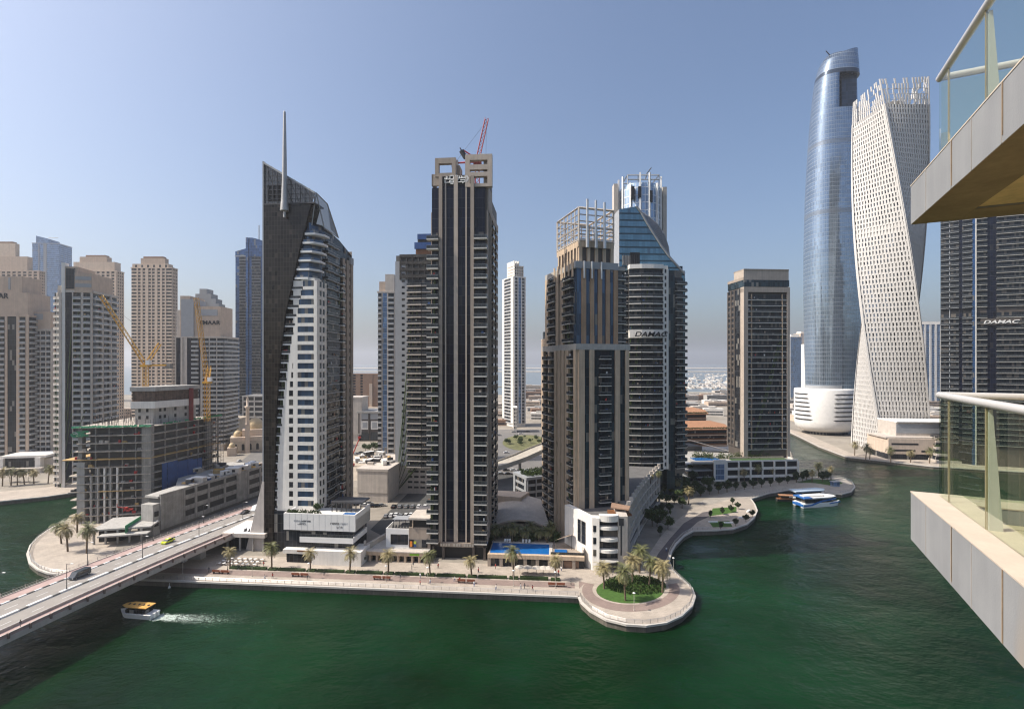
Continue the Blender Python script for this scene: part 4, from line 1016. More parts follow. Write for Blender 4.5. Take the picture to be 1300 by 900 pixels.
# ---------------------------------------------------------------- dark balcony tower at the right
Y8 = 345.; a8 = R(-24); u8, v8 = axes(a8); o8 = (kx(1236)*Y8, Y8)
b = Bld('dark_balcony_tower', 'dark blue tower with dense thin balcony lines and white slanted sign, behind the balcony', o8, a8, 'tower')
def fz8(py): return ZZ(py, Y8)-2
fh = 3.75; nf = 46; z0 = 14.
w8 = 38.; d8 = 26.
xl = hit(o8, (-math.cos(R(40)), math.sin(R(40))), 1194)   # left wing runs back at another angle
t8 = a8+R(46)-a8
la = (math.cos(R(164))*xl, math.sin(R(164))*xl)
mb = MB(); mb.prism([(0, 0), (w8, 0), (w8, d8), (0, d8)], 0, z0+nf*fh, dbrown)
mb.prism([(.1, .05), (.1, d8), (la[0]+11, la[1]+22), la], 0, z0+nf*fh-.2, black); mb.build('core', b.root)
sg = lambda i, t: 27 <= i <= 27
facade(b, la, (-.6, -.2), z0, fh, nf, [('B', 3.2), ('P', .3), ('B', 3.2), ('C', 1.2), ('B', 3.6)], bd=1.3, slab=greyc, rail=g_rail, th=.22, wall=greyc, curtain=g_navy, pd=.3, skip=lambda i, t: i == 24)
facade(b, (1.2, 0), (w8, 0), z0, fh, nf, [('B', 3.4), ('C', 3), ('B', 6), ('B', 5.5), ('C', 4)], bd=1.1, slab=slabm, rail=g_rail, th=.22, curtain=g_navy, skip=lambda i, t: i == 24)
W = b.mb('wall'); W.box(.55, 1.1, -1.3, .3, 0, z0+nf*fh, white); 
mb = MB(); mb.box(-.9, .5, -1.2, .2, 0, z0+nf*fh, g_farb); mb.build('curtain_wall', b.root)
b.items.get('window', []).sort(key=lambda i: 0)
zs8 = fz8(411.5)
W.box(3.5, hit(o8, u8, 1296), -1.1, -.1, zs8-.9, zs8+3.4, dbrown)
xa8, xb8 = hit(o8, u8, 1246), hit(o8, u8, 1292)
text_mesh('sign', 'DAMAC', 3.2, whiter, b.root, Matrix.Translation(((xa8+xb8)/2, -1.35, zs8)) @ UP, .12, shear=.3, width=xb8-xa8, bold=.05)
b.flush()
# ================================================================ CONSTRUCTION SITE
Yk = 224.; ak = R(10); uk, vk = axes(ak)
ok = (kx(112)*Yk, Yk-4); 
def fxk(px): return hit(ok, uk, px)
def fzk(py): return ZZ(py, Yk)-2
wk = fxk(192); dk = 40.
b = Bld('unfinished_building', 'unfinished grey concrete building with open slabs, green edge netting and blue sheeting', ok, ak, 'construction')
nfk = 12; ztop = fzk(541); fh = ztop/nfk; rnd = random.Random(4)
SK = .336; RX = lambda y: wk+SK*y
TR = Matrix.Translation((wk, 0, 0)) @ Matrix.Rotation(math.atan2(1, SK), 4, 'Z')      # along the right flank
LR = 40*math.hypot(1, SK)
dirty = M('stained_slab_edge', (.52, .46, .39), .9, var=.5, scale=.5, streak=.3)
W = b.mb('column')
for i in range(1, nfk+1):
    z = i*fh; q = MB(); lx = (-3.8, -3.2, -3.6, -4.2, -3.4, -3.8, -3., -6.5, -2.2, -1.2, -2.8, -2.8)[i-1]+rnd.uniform(-.3, .3)
    pl_ = [(lx, .5), (lx+.4, -1.6), (3, -2.0), (wk*.55, -1.9), (wk*.56, -2.4+rnd.uniform(-.2, .4)), (wk+.3, -1.4), (RX(dk)+.6, dk), (-.5, dk)]
    q.prism(pl_, z-.34, z, dirty if i != 8 else plyw); q.build('floor_slab', b.root)
    if i in (4, 8): q = MB(); q.box(wk*.3, wk*.9, -2.9, -1.8, z-.1, z+.12, plyw); q.build('formwork_platform', b.root)
    if i < nfk:
        q = MB()
        for k in range(rnd.randrange(5, 10)):
            x = rnd.uniform(lx, wk-2); w_ = rnd.uniform(.4, 1.6); q.box(x, x+w_, -1.2, -.4, z, z+rnd.uniform(.3, 1.3), rnd.choice((plyw, redm, dsteel, offw, dirty, conc)))
            y = rnd.uniform(18, dk-1); q.box(RX(y)-1, RX(y)-.3, y, y+w_, z, z+rnd.uniform(.3, 1.4), rnd.choice((plyw, redm, dsteel, dirty, conc)))
        q.build('stacked_material', b.root)['kind'] = 'stuff'
for x in np.linspace(1, wk-.6, 6):
    for j, y in enumerate((-.6, 8, 16, 24, 32, dk-1)):
        W.box(x-.22, x+.22, y-.22, y+.22, 0, ztop-.35, conc)
for t in np.linspace(1, LR-1, 7): W.box(t-.25, t+.25, .1, .6, 0, ztop-.35, conc, TR)
W.box(wk-3.2, wk+.5, -1.3, 1.5, 0, ztop+.8, conc); W.box(-.6, 2.4, -1.5, 2., 0, ztop*.64, concl); W.box(-.4, 1.2, -1., 1.5, ztop*.64, ztop-.35, conc); W.box(LR-9, LR-6.4, -.35, 2, 0, ztop, conc, TR)
q = MB()   # infill walls of the lower storeys on the front, a grid of voids
for k, (x, m) in enumerate(((5., concl), (7.6, concl), (10.2, white), (12.6, concl), (15.2, white))): q.box(x-.32, x+.32, -1.85, -.9, 0, fh*(7 if k not in (0,) else 6), m)
q.build('infill_wall', b.root)
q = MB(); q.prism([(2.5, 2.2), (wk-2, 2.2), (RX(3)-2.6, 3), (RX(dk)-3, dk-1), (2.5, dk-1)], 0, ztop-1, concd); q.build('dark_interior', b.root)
q = MB()
for k in range(150):
    t = rnd.uniform(-2.5, wk); z = ztop+rnd.uniform(-.15, .25); s = rnd.uniform(.5, 1.4); q.raw([(t, -2.2+rnd.uniform(-.2, .1), z), (t+s, -2.2+rnd.uniform(-.2, .1), z+rnd.uniform(-.2, .2)), (t+s, -2.1, z+rnd.uniform(.3, .8)), (t, -2.1, z+rnd.uniform(.3, .8))], [(0, 1, 2, 3)], green_net)
    y = rnd.uniform(4, LR) if k % 3 == 0 else rnd.uniform(LR-10, LR); q.raw([TR @ Vector(v) for v in ((y, -.4, z), (y+s, -.4, z), (y+s, -.4, z+.7), (y, -.4, z+.7))], [(0, 1, 2, 3)], green_net)
for k in range(45): t = rnd.uniform(-2.6, 3.5); z = ztop-fh*rnd.uniform(.5, 1.2); q.raw([(t, -2.3, z), (t+1, -2.2, z), (t+1, -2.2, z+.5), (t, -2.3, z+.5)], [(0, 1, 2, 3)], green_net)
q.build('safety_net', b.root)
q = MB()
for k in range(190):
    y = rnd.uniform(-1, dk-2); x = rnd.uniform(.5, RX(y)-.5); q.tube((x, y, ztop), (x+rnd.uniform(-.1, .1), y, ztop+rnd.uniform(2, 4)), .08, dsteel, n=3)
q.build('rebar', b.root)
for k in range(8):
    t = 5+k*3.0; q = MB(); zb0 = fzk(628)+.5-k*.25; q.box(t, t+2.9, -.75-.12*(k % 2), -.6-.12*(k % 2), zb0, zb0+12.2+.2*(k % 3), bluep, TR); q.build('blue_sheeting', b.root)
    q = MB(); q.box(t+1, t+1.7, -.5, .2, 0, zb0, concl, TR); q.build('sheeting_post', b.root)
# edge scaffolding towards the far end of the right flank
q = MB()
for k in range(12): q.tube(TR @ Vector((LR-12+k*1.2, -1.4, 0)), TR @ Vector((LR-12+k*1.2, -1.4, ztop-.5)), .08, dsteel, n=3)
for k in range(24): q.tube(TR @ Vector((LR-12, -1.4, 1+k*1.75)), TR @ Vector((LR+1.5, -1.4, 1+k*1.75)), .08, dsteel, n=3)
for k in range(12): q.tube(TR @ Vector((LR-12+(k % 2)*6, -1.45, 1+k*3.4)), TR @ Vector((LR-6+(k % 2)*6, -1.45, 4.4+k*3.4)), .07, dsteel, n=3)
for k in range(16): q.box(LR-12+rnd.uniform(0, 8), LR-6+rnd.uniform(0, 7), -1.4, -.6, 2.6+k*2.6, 2.7+k*2.6, plyw if k % 3 else dirty, TR)
q.build('scaffolding', b.root)
# core tower above the deck, in line with the right flank
cx0 = fxk(160); zA = ztop
TC = Matrix.Translation((cx0+1.5, 8, 0)); KW = 7.6; KL = 17.
cpoly = lambda m_: [(cx0-m_, 7-m_), (cx0+KW+m_, 7-m_), (cx0+KW+m_+SK*KL*1.9, 7+KL+m_), (cx0-m_+SK*KL, 7+KL+m_)]
q = MB(); q.prism(cpoly(0), zA, fzk(518), concl); q.build('core_wall', b.root)
q = MB(); q.prism(cpoly(1.2), fzk(520), fzk(511), white); q.prism(cpoly(1.4), fzk(497.5), fzk(492), concl); q.prism(cpoly(.7), fzk(511), fzk(497), M('grimy_formwork', (.15, .10, .075), .85, var=.6, scale=.8, streak=.5)); q.build('jump_form', b.root)
q = MB(); q.prism([(cx0+KW+9.4, 20), (cx0+KW+10.6, 20), (cx0+KW+11., 21.2), (cx0+KW+9.8, 21.2)], zA, fzk(496), M('dull_red_steel', (.2, .03, .03), .7, var=.4)); q.build('red_hoist', b.root)
me = pane(1.0, 1.5, black)
for x in (1.4, 4.6):
    for z in (1.6, 4.8): b.item('window', me, cx0+x, 6.97, zA+z+.8, 0)
ca_ = math.atan2(KL, SK*KL*1.9)
for t in (2.5, 4.6, 9.5, 14.5):
    for z in (1.6, 4.8): b.item('window', me, cx0+KW+.03+math.cos(ca_)*t, 7+math.sin(ca_)*t-.0, zA+z+.8, ca_)
b.flush()
# podium beside the bridge road: grey unfinished deck block
pA = Vector((wk+.5, 4)); wpos = Matrix.Translation((ok[0], ok[1], 0)) @ Matrix.Rotation(ak, 4, 'Z')
c0 = G(203, 668, 5); c1 = G(345, 618, 5); ang = math.atan2(c1.y-c0.y, c1.x-c0.x); L = (c1-c0).length
b = Bld('unfinished_podium', 'long low grey concrete podium with square openings beside the bridge road', c0.xy, ang, 'construction')
hp = 15.5
q = MB(); q.prism([(.5, .6), (L, .6), (L, 24), (34, 24), (16, 8), (.5, 6)], 0, hp-1, concd); q.prism([(-.5, .4), (L, .4), (L, 26), (34, 26), (16, 9), (-.5, 7)], hp-1, hp-.2, concl); q.build('core', b.root)
facade(b, (0, 0), (L, 0), 1.5, 4.6, 3, [('P', 1.3), ('S', 6), ('P', .6), ('W', 3.4), ('P', .8), ('W', 4), ('P', .7), ('W', 5.6), ('P', .8), ('W', 4.6), ('P', .8), ('S', 4), ('P', .8), ('W', 5), ('P', .8), ('W', 5), ('P', .8)], wall=conc, glass=black, sh=2.0, spd=.4, pd=.55)
W = b.mb('wall'); W.box(-3, .2, .2, 6, 0, hp-3, concl); W.box(0, L, -.4, .4, hp-.6, hp+.5, conc); W.box(-2.3, -.6, -.05, .2, 7.5, 9.5, black); W.box(-2.3, -.6, -.05, .2, 3.5, 5.5, black)
b.flush()
cols = [concl, offw, plyw, white, dsteel, sand, yellow, bluep]
def pile(name, label, cat, loc, m, kind, s=1., rz=0.):
    t = MB()
    if kind == 0:
        for k in range(5): t.box(-2*s, 2*s, -.8*s, .8*s, k*.35*s, k*.35*s+.3*s, m)
    elif kind == 1:
        t.box(-3*s, 3*s, -1.3*s, 1.3*s, .15, 2.6*s, m); t.box(-3.05*s, 3.05*s, -1.35*s, 1.35*s, 2.6*s, 2.8*s, whiter)
        t.box(-2*s, -1*s, -1.33*s, -1.3*s, .3, 2.2*s, dsteel); t.box(0, 1.4*s, -1.33*s, -1.3*s, 1., 2.*s, g_win)
    else:
        for k in range(7): t.tube((-3*s, (k-3)*.4, .25), (3*s, (k-3)*.4, .25), .2, m)
        for k in range(6): t.tube((-3*s, (k-2.5)*.4, .6), (3*s, (k-2.5)*.4, .6), .2, m)
    o = t.build(name); o.location = loc; o.rotation_euler = (0, 0, rz); return tag(o, label, cat, 'stacked materials on the podium deck')
rnd = random.Random(9)
for k in range(46):
    s_ = rnd.uniform(20, L-1); t_ = rnd.uniform(2, 6 if s_ < 36 else 24); q = b.root.location.xy+Vector((math.cos(ang), math.sin(ang)))*s_+Vector((-math.sin(ang), math.cos(ang)))*t_
    kd = rnd.randrange(3); m = rnd.choice(cols)
    pile(('board_stack', 'site_cabin', 'pipe_bundle')[kd], ('stack of formwork boards', 'small site cabin', 'bundle of pipes')[kd]+' lying among the materials on the unfinished podium deck', ('boards', 'cabin', 'pipes')[kd], (q.x, q.y, 2+hp-.2), m, kd, rnd.uniform(.6, 1.1), rnd.uniform(0, 3))
# sales deck in front of the site with green hoarding
c = G(118, 697, 2); b = Bld('site_deck', 'pale concrete deck on columns with green hoarding beside the bridge', G(116, 692).xy, R(14), 'construction')
q = MB(); q.box(0, 20, 0, 16, 5.2, 5.8, concl); q.box(3.5, 20, -3.5, 0.0, 3.6, 4.1, concl); q.build('deck_slab', b.root)
for x in (.6, 4.5, 8.5, 12.5, 16.5):
    for y in (.5, 8): q = MB(); q.box(x-.3, x+.3, y-.3, y+.3, 0, 5.2, concl); q.build('column', b.root)
q = MB(); q.box(12, 12.15, -2, 16, 4.2, 7.2, green_net); q.box(12.2, 20, 15.9, 16.05, 5.8, 7.8, green_net); q.build('hoarding', b.root)
q = MB(); q.box(1, 9, 3, 8, 0, 5.1, black); q.build('dark_interior', b.root); b.flush()
rc = empty('site_lift', 'small red lifting machine parked on the pale site deck', 'site machine', wpos @ Vector((wk-5, -8, 7.9)), R(20))
q = MB(); q.box(-1.6, 1.6, -.7, .7, .4, 1.3, redm); q.box(-1.4, -.2, -.6, .6, 1.3, 2.1, redm); q.build('body', rc)
q = MB(); q.tube((1, 0, 1.3), (-4, 0, 2.6), .2, redm); q.tube((-4, 0, 2.6), (-4, 0, 4), .15, redm); q.build('arm', rc)
for sx_ in (-1, 1): q = MB(); q.tube((sx_, -.8, .4), (sx_, .8, .4), .4, tyre, n=10); q.build('wheel', rc)
# tower cranes
def tower_crane(label, base, h, jib_to, cj_to, m, w=1.6, sub=True):
    t = empty('tower_crane', label, 'crane', base); O = Vector(base)
    q = MB(); q.truss((0, 0, 0), (0, 0, h), w, m, .14); q.build('mast', t)
    top = Vector((0, 0, h))
    q = MB(); q.box(-1.6, 1.6, -1.6, 1.6, h-.3, h+.7, m); q.box(1.2, 2.8, -1.9, -.3, h+.7, h+2.8, whiter); q.build('slewing_platform', t)
    a_ = top+Vector((0, 0, .7)); q = MB(); q.truss(a_, Vector(jib_to)-O, w*.85, m, .12); q.build('jib', t)
    cj = Vector(cj_to)-O; q = MB(); q.truss(a_, cj, w*.8, m, .13); q.build('a_frame', t)
    q = MB(); d_ = (cj-a_).xy.normalized(); e = top+Vector((d_.x*9, d_.y*9, .5)); q.tube(top+Vector((0, 0, .4)), e, .35, m, n=4)
    q.box(e.x-1.3, e.x+1.3, e.y-.9, e.y+.9, e.z-1.6, e.z+.8, conc); q.build('counterweight', t)
    q = MB(); q.tube(cj, Vector(jib_to)-O-(Vector(jib_to)-O-a_)*.08, .05, dsteel, n=3); q.tube(cj, e, .06, dsteel, n=3); q.build('cable', t)
    return t
cb = P(185, 520, 232); tower_crane('yellow tower crane leaning its lattice jib left above the unfinished core', (cb.x, cb.y, ZZ(492, 232)), ZZ(465, 232)-ZZ(492, 232), P(128, 375, 226), P(203, 436, 236), yellow)
cb = P(263, 520, 255); tower_crane('yellow tower crane with raised jib right of the unfinished core', (cb.x, cb.y, ZZ(535, 255)), ZZ(486, 255)-ZZ(535, 255), P(249, 378, 250), P(266, 466, 262), yellow, 1.9)
# red crane on the black tower roof
cb = P(606, 232, 196); t = tower_crane('red lattice crane rising behind the roof frames of the black tower', (cb.x, cb.y, ZZ(235, 196)), ZZ(207, 196)-ZZ(235, 196), P(618, 151, 196), P(588, 193, 197), redm, 1.5)
q = MB(); O = t.location; a_ = P(591, 201, 196)-O; e_ = P(586, 192, 196)-O; q.tube(a_, e_, .9, dsteel, 1.1, n=6); q.tube(P(592, 203, 196)-O, P(584, 188, 196)-O, .25, dsteel); q.build('winch', t)
q = MB(); q.tube(P(617.5, 152, 196)-O, P(617, 196, 196)-O, .05, dsteel, n=3); q.build('hoist_rope', t)

# ================================================================ TOWERS OF THE MIDDLE AND FAR GROUND
def tower(name, label, pl, pc, pr, Y, a, top, fbays, sbays, wall, fh=3.6, base=2, cat='tower', glass=None, group=None, d=None, w=None, sh=1.4, pd=.5, spd=.25,
          curtain=None, slab=None, rail=None, bd=1.2, crown=None, solid=False, lbays=None, limit=100, th=.3):
    o, ang_, w_, d_ = site(pl, pc, pr, Y, a, d, w); d_ = min(max(d_, 6), 60)
    b = Bld(name, label, o, ang_, cat, group, limit=limit)
    zt = ZZ(top, Y)-2; nf = int((zt-base)/fh); z0 = zt-nf*fh
    q = MB(); q.box(.05, w_-.05, .05, d_-.05, 0, zt, wall); q.build('core', b.root)
    kw = dict(wall=wall, glass=glass, sh=sh, pd=pd, spd=spd, curtain=curtain, slab=slab, rail=rail, bd=bd, solid=solid, th=th)
    facade(b, (0, 0), (w_, 0), z0, fh, nf, fbays, **kw)
    if pc < CX: facade(b, (w_, 0), (w_, d_), z0, fh, nf, sbays, **kw); 
    else: facade(b, (0, d_), (0, 0), z0, fh, nf, sbays, **kw)
    if lbays:
        if pc < CX: facade(b, (0, d_), (0, 0), z0, fh, nf, lbays, **kw)
        else: facade(b, (w_, 0), (w_, d_), z0, fh, nf, lbays, **kw)
    b.w, b.d, b.zt, b.o, b.Y = w_, d_, zt, o, Y
    b.mb('wall').box(-.55, w_+.55, -.55, d_+.55, zt, zt+1.2, wall)
    return b
def sq(n, p=1.2, w=2.0, first=True):
    r = [('P', p)]
    for _ in range(n): r += [('W', w), ('P', p)]
    return r
jb = dict(fh=3.5, sh=1.75)
# far-left beachside blocks
b = tower('beige_tower', 'beige block with stepped tiled top at the far left edge behind the nameplate tower', -20, 50, 57, 600, 0, 345, sq(10), sq(3), beige, **jb)
b.mb('wall').box(0, b.w*.78, 0, b.d-.3, b.zt, b.zt+18, beige); b.mb('wall').box(2, b.w*.55, 1, b.d-1, b.zt+18, b.zt+34, beige2); b.mb('wall').box(1, b.w*.5, 1, b.d-1, b.zt+34, b.zt+36, brownr); b.flush()
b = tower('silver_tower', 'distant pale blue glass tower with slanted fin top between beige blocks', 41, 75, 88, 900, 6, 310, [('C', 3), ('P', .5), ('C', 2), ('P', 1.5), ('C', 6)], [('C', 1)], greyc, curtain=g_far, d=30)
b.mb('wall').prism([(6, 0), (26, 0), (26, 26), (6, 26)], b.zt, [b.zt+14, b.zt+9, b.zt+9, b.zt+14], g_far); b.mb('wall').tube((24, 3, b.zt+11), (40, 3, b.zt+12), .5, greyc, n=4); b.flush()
b = tower('beige_tower', 'tall beige stone block with rounded stepped roof behind the concave-top tower', 90, 148, 157, 560, 0, 345, sq(9, 1.3, 2.), sq(3), beige2, **jb)
b.mb('wall').box(2, b.w*.94, 1, b.d-.3, b.zt, b.zt+11, beige2); b.mb('wall').box(8, b.w*.75, 2, b.d-1, b.zt+11, b.zt+17, beige); b.mb('wall').box(14, b.w*.7, 3, b.d-1, b.zt+17, b.zt+19, brownr); b.flush()
b = tower('beige_tower', 'tall slab-like beige block with even window rows above the yellow crane', 167, 218, 225, 520, 0, 341, [('W', 4), ('P', 1), ('W', 2), ('P', 1.5), ('W', 2), ('P', 2.2), ('W', 2), ('P', .8), ('W', 2), ('P', 2), ('W', 2), ('P', 1.5), ('W', 2.), ('P', 1), ('W', 4)], sq(3), beige2, **jb)
b.mb('wall').box(0, b.w*.9, 1, b.d-.3, b.zt, b.zt+5, beige2); b.mb('wall').box(8, b.w*.8, 2, b.d-1, b.zt+5, b.zt+11, beige); b.mb('wall').box(10, b.w*.74, 3, b.d-1, b.zt+11, b.zt+13, brownr)
for k in range(6): b.item('window', pane(1.8, 2.6, g_win), 3+k*6.2, 1.02, b.zt+1.3, 0)
b.flush()
b = tower('brown_top_tower', 'dark stepped-roof block standing behind the second nameplate tower', 240, 278, 286, 560, 0, 392, sq(7), sq(3), beige2, **jb)
for k, (x0, x1) in enumerate(((0, 1), (.12, .9), (.22, .75), (.36, .6))): b.mb('wall').box(b.w*x0, b.w*x1, -.6, b.d-.3, b.zt+k*5.5, b.zt+(k+1)*5.5, greyc if k < 4 else brownr)
b.mb('wall').box(b.w*.3, b.w*.55, -1.4, -.7, b.zt-4, b.zt+9, beige2); b.flush()
b = tower('beige_tower', 'slim short beige block at the right shoulder of the second nameplate tower', 287, 294, 297, 640, 0, 452, sq(2), sq(1), beige2, **jb); b.flush()
for i, (pl, pr, tp_, Y) in enumerate(((-60, -25, 380, 520), (55, 66, 470, 640), (152, 168, 520, 620), (228, 240, 470, 640))):
    b = tower('beige_tower', ('beige block beyond the left edge of the view', 'beige block glimpsed low beside the concave-top tower', 'low beige block left of the even-windowed slab', 'beige block in the gap left of the second nameplate tower')[i], pl, pr-2, pr, Y, 0, tp_, sq(4), sq(1), beige, **jb); b.flush()
# nameplate tower, far left
tb = [('P', 1.), ('B', 3), ('P', 2.2), ('C', 4.6), ('P', 1.6), ('B', 3.2), ('P', 1.6)]
b = tower('nameplate_tower', 'taupe and blue tower with black lettering cut by the left edge of the view', -30, 37, 40, 338, 8, 402, tb[:1]+[('B', 4), ('P', 1), ('B', 4), ('P', 1.4), ('B', 3.4), ('P', 1.3)]+tb[3:], [('B', 2), ('P', 1)], beige, fh=3.6, curtain=g_dark, slab=offw, rail=greyc, bd=1.1, d=22)
b.mb('wall').box(0, b.w-1, .3, 20, b.zt, b.zt+16, beige); b.mb('wall').box(6, b.w-5, 1, 18, b.zt+16, b.zt+27, beige); b.mb('wall').box(b.w-13, b.w-11.8, .8, 3, b.zt+18, b.zt+26, greyc)
px_c = hit(b.o, axes(b.root.rotation_euler.z)[0], -1.); text_mesh('sign', 'EMAAR', 5.2, black, b.root, Matrix.Translation((px_c-2.2, .1, ZZ(379.5, 338)-2)) @ UP, .15, width=14.6, bold=.05); b.flush()
b = tower('beige_block', 'lower taupe block with white window grid right of the left-edge lettering', 37, 64, 66, 345, 10, 420, [('P', .8), ('B', 2.4), ('P', .5), ('B', 2.6), ('P', .5), ('B', 2.6), ('P', .5), ('B', 2.2)], [('P', 1)], offw, fh=3.6, slab=white, rail=greyc, bd=.9, d=18)
b.mb('wall').box(-.4, b.w, .2, 16, b.zt, b.zt+13, beige); b.mb('wall').box(.5, b.w-4.5, .0, .15, b.zt+7.5, b.zt+11.5, greyc); b.flush()
# concave-top tower at the bank
b = tower('concave_top_tower', 'taupe tower with dark blue glass bay and white bowed balconies on the left bank', 76.5, 118, 134, 286, 12, 372, [('P', .9), ('C', 4.), ('P', .35), ('B', 3.), ('P', .9), ('B', 2.8), ('P', .6)], [('B', 3), ('P', .5), ('B', 3), ('P', .5), ('B', 3)], offw, fh=3.45, curtain=g_navy, slab=white, rail=greyc, bd=1.3, d=24, lbays=[('P', .6), ('B', 3), ('P', .4), ('B', 3), ('P', .6)], pd=1.0)
W = b.mb('wall'); x8 = b.w
W.box(.9, 2.6, -.7, 3, 0, b.zt+16.5, white); W.box(4.2+1.4, x8-2, -.4, 18, b.zt, b.zt+8.5, beige); W.box(x8-8.5, x8, -.9, 20, b.zt, b.zt+11, beige); W.box(2.6, 8.8, -.3, 16, b.zt, b.zt+14.5, beige)
W.box(3., 7.4, -.5, -.3, b.zt+2, b.zt+13.5, g_dark); W.box(x8-8.2, x8-.3, -1.1, -.8, b.zt+3, b.zt+5, greyc); W.box(x8-8.2, x8-.3, -1.1, -.8, b.zt+7, b.zt+9, greyc); W.box(-2.4, -.8, 2, 5, 0, b.zt+4, offw)
lx = -hit((b.o[0], b.o[1]), (-axes(R(12))[0][0], -axes(R(12))[0][1]), 66)
facade(b, (-3.8, 2.0), (0, .4), b.zt-32*3.45, 3.45, 32, [('B', 1), ('P', .25), ('B', 1)], wall=white, slab=white, rail=offw, bd=.9, th=.4); W.box(-3.7, .2, 2.1, 16, 0, b.zt-2, offw)
b.flush()
# second nameplate tower
b = tower('nameplate_tower', 'taupe tower with dark glass bay and black lettering behind the second yellow crane', 223, 284, 289, 400, 4, 429, [('P', .3), ('C', 1.8), ('P', .8), ('N', 1), ('P', .8), ('C', 1.9), ('B', 2.8), ('C', .8), ('P', .8), ('B', 2.6), ('P', .35), ('B', 2.7), ('P', .35), ('B', 2.6)], [('B', 1)], offw, fh=3.5, curtain=g_navy, slab=white, rail=greyc, bd=1.2, d=24)
W = b.mb('wall'); W.box(b.w*.1, b.w*.3, -.4, 20, b.zt, b.zt+33, beige); W.box(0, b.w*.12, 1, 20, b.zt, b.zt+22, offw); W.box(b.w*.3, b.w*.93, .2, 20, b.zt, b.zt+25, beige); W.box(b.w*.12, b.w*.38, -.6, 18, b.zt+1, b.zt+30.5, greyc); W.box(b.w*.5, b.w*.87, .0, .15, b.zt+17.5, b.zt+22.5, greyc)
text_mesh('sign', 'EMAAR', 4.6, black, b.root, Matrix.Translation((b.w*.71, -.05, b.zt+10.5)) @ UP, .15, width=b.w*.42, bold=.05); b.flush()
# blue tower with mast
b = tower('blue_mast_tower', 'slim blue glass tower with curved crown and thin mast left of the wedge tower', 299, 345, 352, 590, 0, 326, [('C', 1.1), ('B', 2), ('C', 1.4), ('B', 2.4), ('C', 3)], [('C', 1)], greyc, fh=3.7, curtain=g_farb, slab=greyc, rail=g_rail, bd=1., d=24)
W = b.mb('wall'); W.vprism([(0, b.zt), (14, b.zt), (14, b.zt+10), (0, b.zt+6)], -.5, 20, g_farb); W.vprism([(14, b.zt), (38, b.zt), (38, b.zt+16), (28, b.zt+20), (20, b.zt+22), (14, b.zt+22)], -1, 22, g_farb)
W.box(13, 15.5, -2, 2, 0, b.zt+22, g_farb); W.tube((25, 5, b.zt+20), (25, 5, b.zt+38), .6, greyc, n=6); b.flush()
# towers between the wedge and the black tower
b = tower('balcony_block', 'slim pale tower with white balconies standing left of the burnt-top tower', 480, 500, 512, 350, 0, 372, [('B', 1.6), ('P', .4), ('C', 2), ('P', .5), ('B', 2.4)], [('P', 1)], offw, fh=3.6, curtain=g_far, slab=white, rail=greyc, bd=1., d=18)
b.mb('wall').box(.5, b.w*.5, 1, 14, b.zt, b.zt+8, beige); b.mb('wall').box(b.w*.45, b.w, 0, 16, b.zt, b.zt+13, offw); b.flush()
o_, a_, w_, d_ = site(502, 550, 556, 268, -4.); b = Bld('burnt_top_tower', 'grey tower with charred top storeys and long white balcony bands beside the black tower', o_, a_, 'tower')
zb_ = ZZ(355, 268)-2; fh = 3.3; z0 = 14.; nf = int((zb_-z0)/fh); z0 = zb_-nf*fh; q = MB(); q.box(.3, w_, .3, 26, z0-1, zb_+13, concd); q.build('core', b.root)
facade(b, (0, 0), (w_*.33, 0), z0, fh, nf+3, [('S', 2.2), ('W', 1.), ('S', 1.)], wall=greyc, sh=2.0, spd=.3)
facade(b, (w_*.33, -.6), (w_*.72, -1.2), z0, fh, nf, [('B', 1)], bd=1.6, slab=offw, th=.6); facade(b, (w_*.72, -1.2), (w_, -.6), z0, fh, nf, [('B', 1)], bd=1.6, slab=offw, th=.6)
W = b.mb('wall'); W.box(w_*.33, w_, -.5, .3, z0, zb_, g_teal); char = M('charred_concrete', (.07, .065, .06), .95, var=.6, scale=.6)
for k in range(4): W.box(w_*.12, w_, -.9, 24, zb_+1+k*3.6, zb_+2.6+k*3.6, char)
for k in range(6): W.box(w_*.12+k*w_*.16, w_*.12+k*w_*.16+.8, -.8, 24, zb_, zb_+12.5, char)
W.box(0, w_, .2, 26, 0, z0, offw); 
for k in range(4):
    for j in range(4): W.box(w_*.33+k*3.4, w_*.33+k*3.4+2.4, -.05, .2, 2+j*2.8+1, 2+j*2.8+2, black)
q = MB(); q.box(w_*.5, w_+3, 3, 16, zb_+13, zb_+18, woodm); q.box(w_*.47, w_+3, 2.5, 3, zb_+17, zb_+20.5, bluep); q.box(w_*.55, w_+3, 2.4, 2.9, zb_+22, zb_+25, bluep); q.box(w_*.55, w_+2, 3, 14, zb_+18, zb_+25, char); q.build('roof_scaffold', b.root)
b.flush()
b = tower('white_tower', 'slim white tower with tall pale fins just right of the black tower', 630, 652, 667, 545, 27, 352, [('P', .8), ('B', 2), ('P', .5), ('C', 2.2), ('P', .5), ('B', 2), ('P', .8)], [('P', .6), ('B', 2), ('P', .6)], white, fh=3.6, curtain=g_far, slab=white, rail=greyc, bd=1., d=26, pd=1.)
for k in range(5): b.mb('wall').box(1+k*(b.w-3)/4.4, 1.8+k*(b.w-3)/4.4, 0, 18, b.zt, b.zt+(18 if k < 3 else 13), white)
for k in range(4): b.mb('wall').box(1, b.w-2, .2, 17, b.zt+2+k*3.2, b.zt+3.2+k*3.2, beige2)
b.flush()
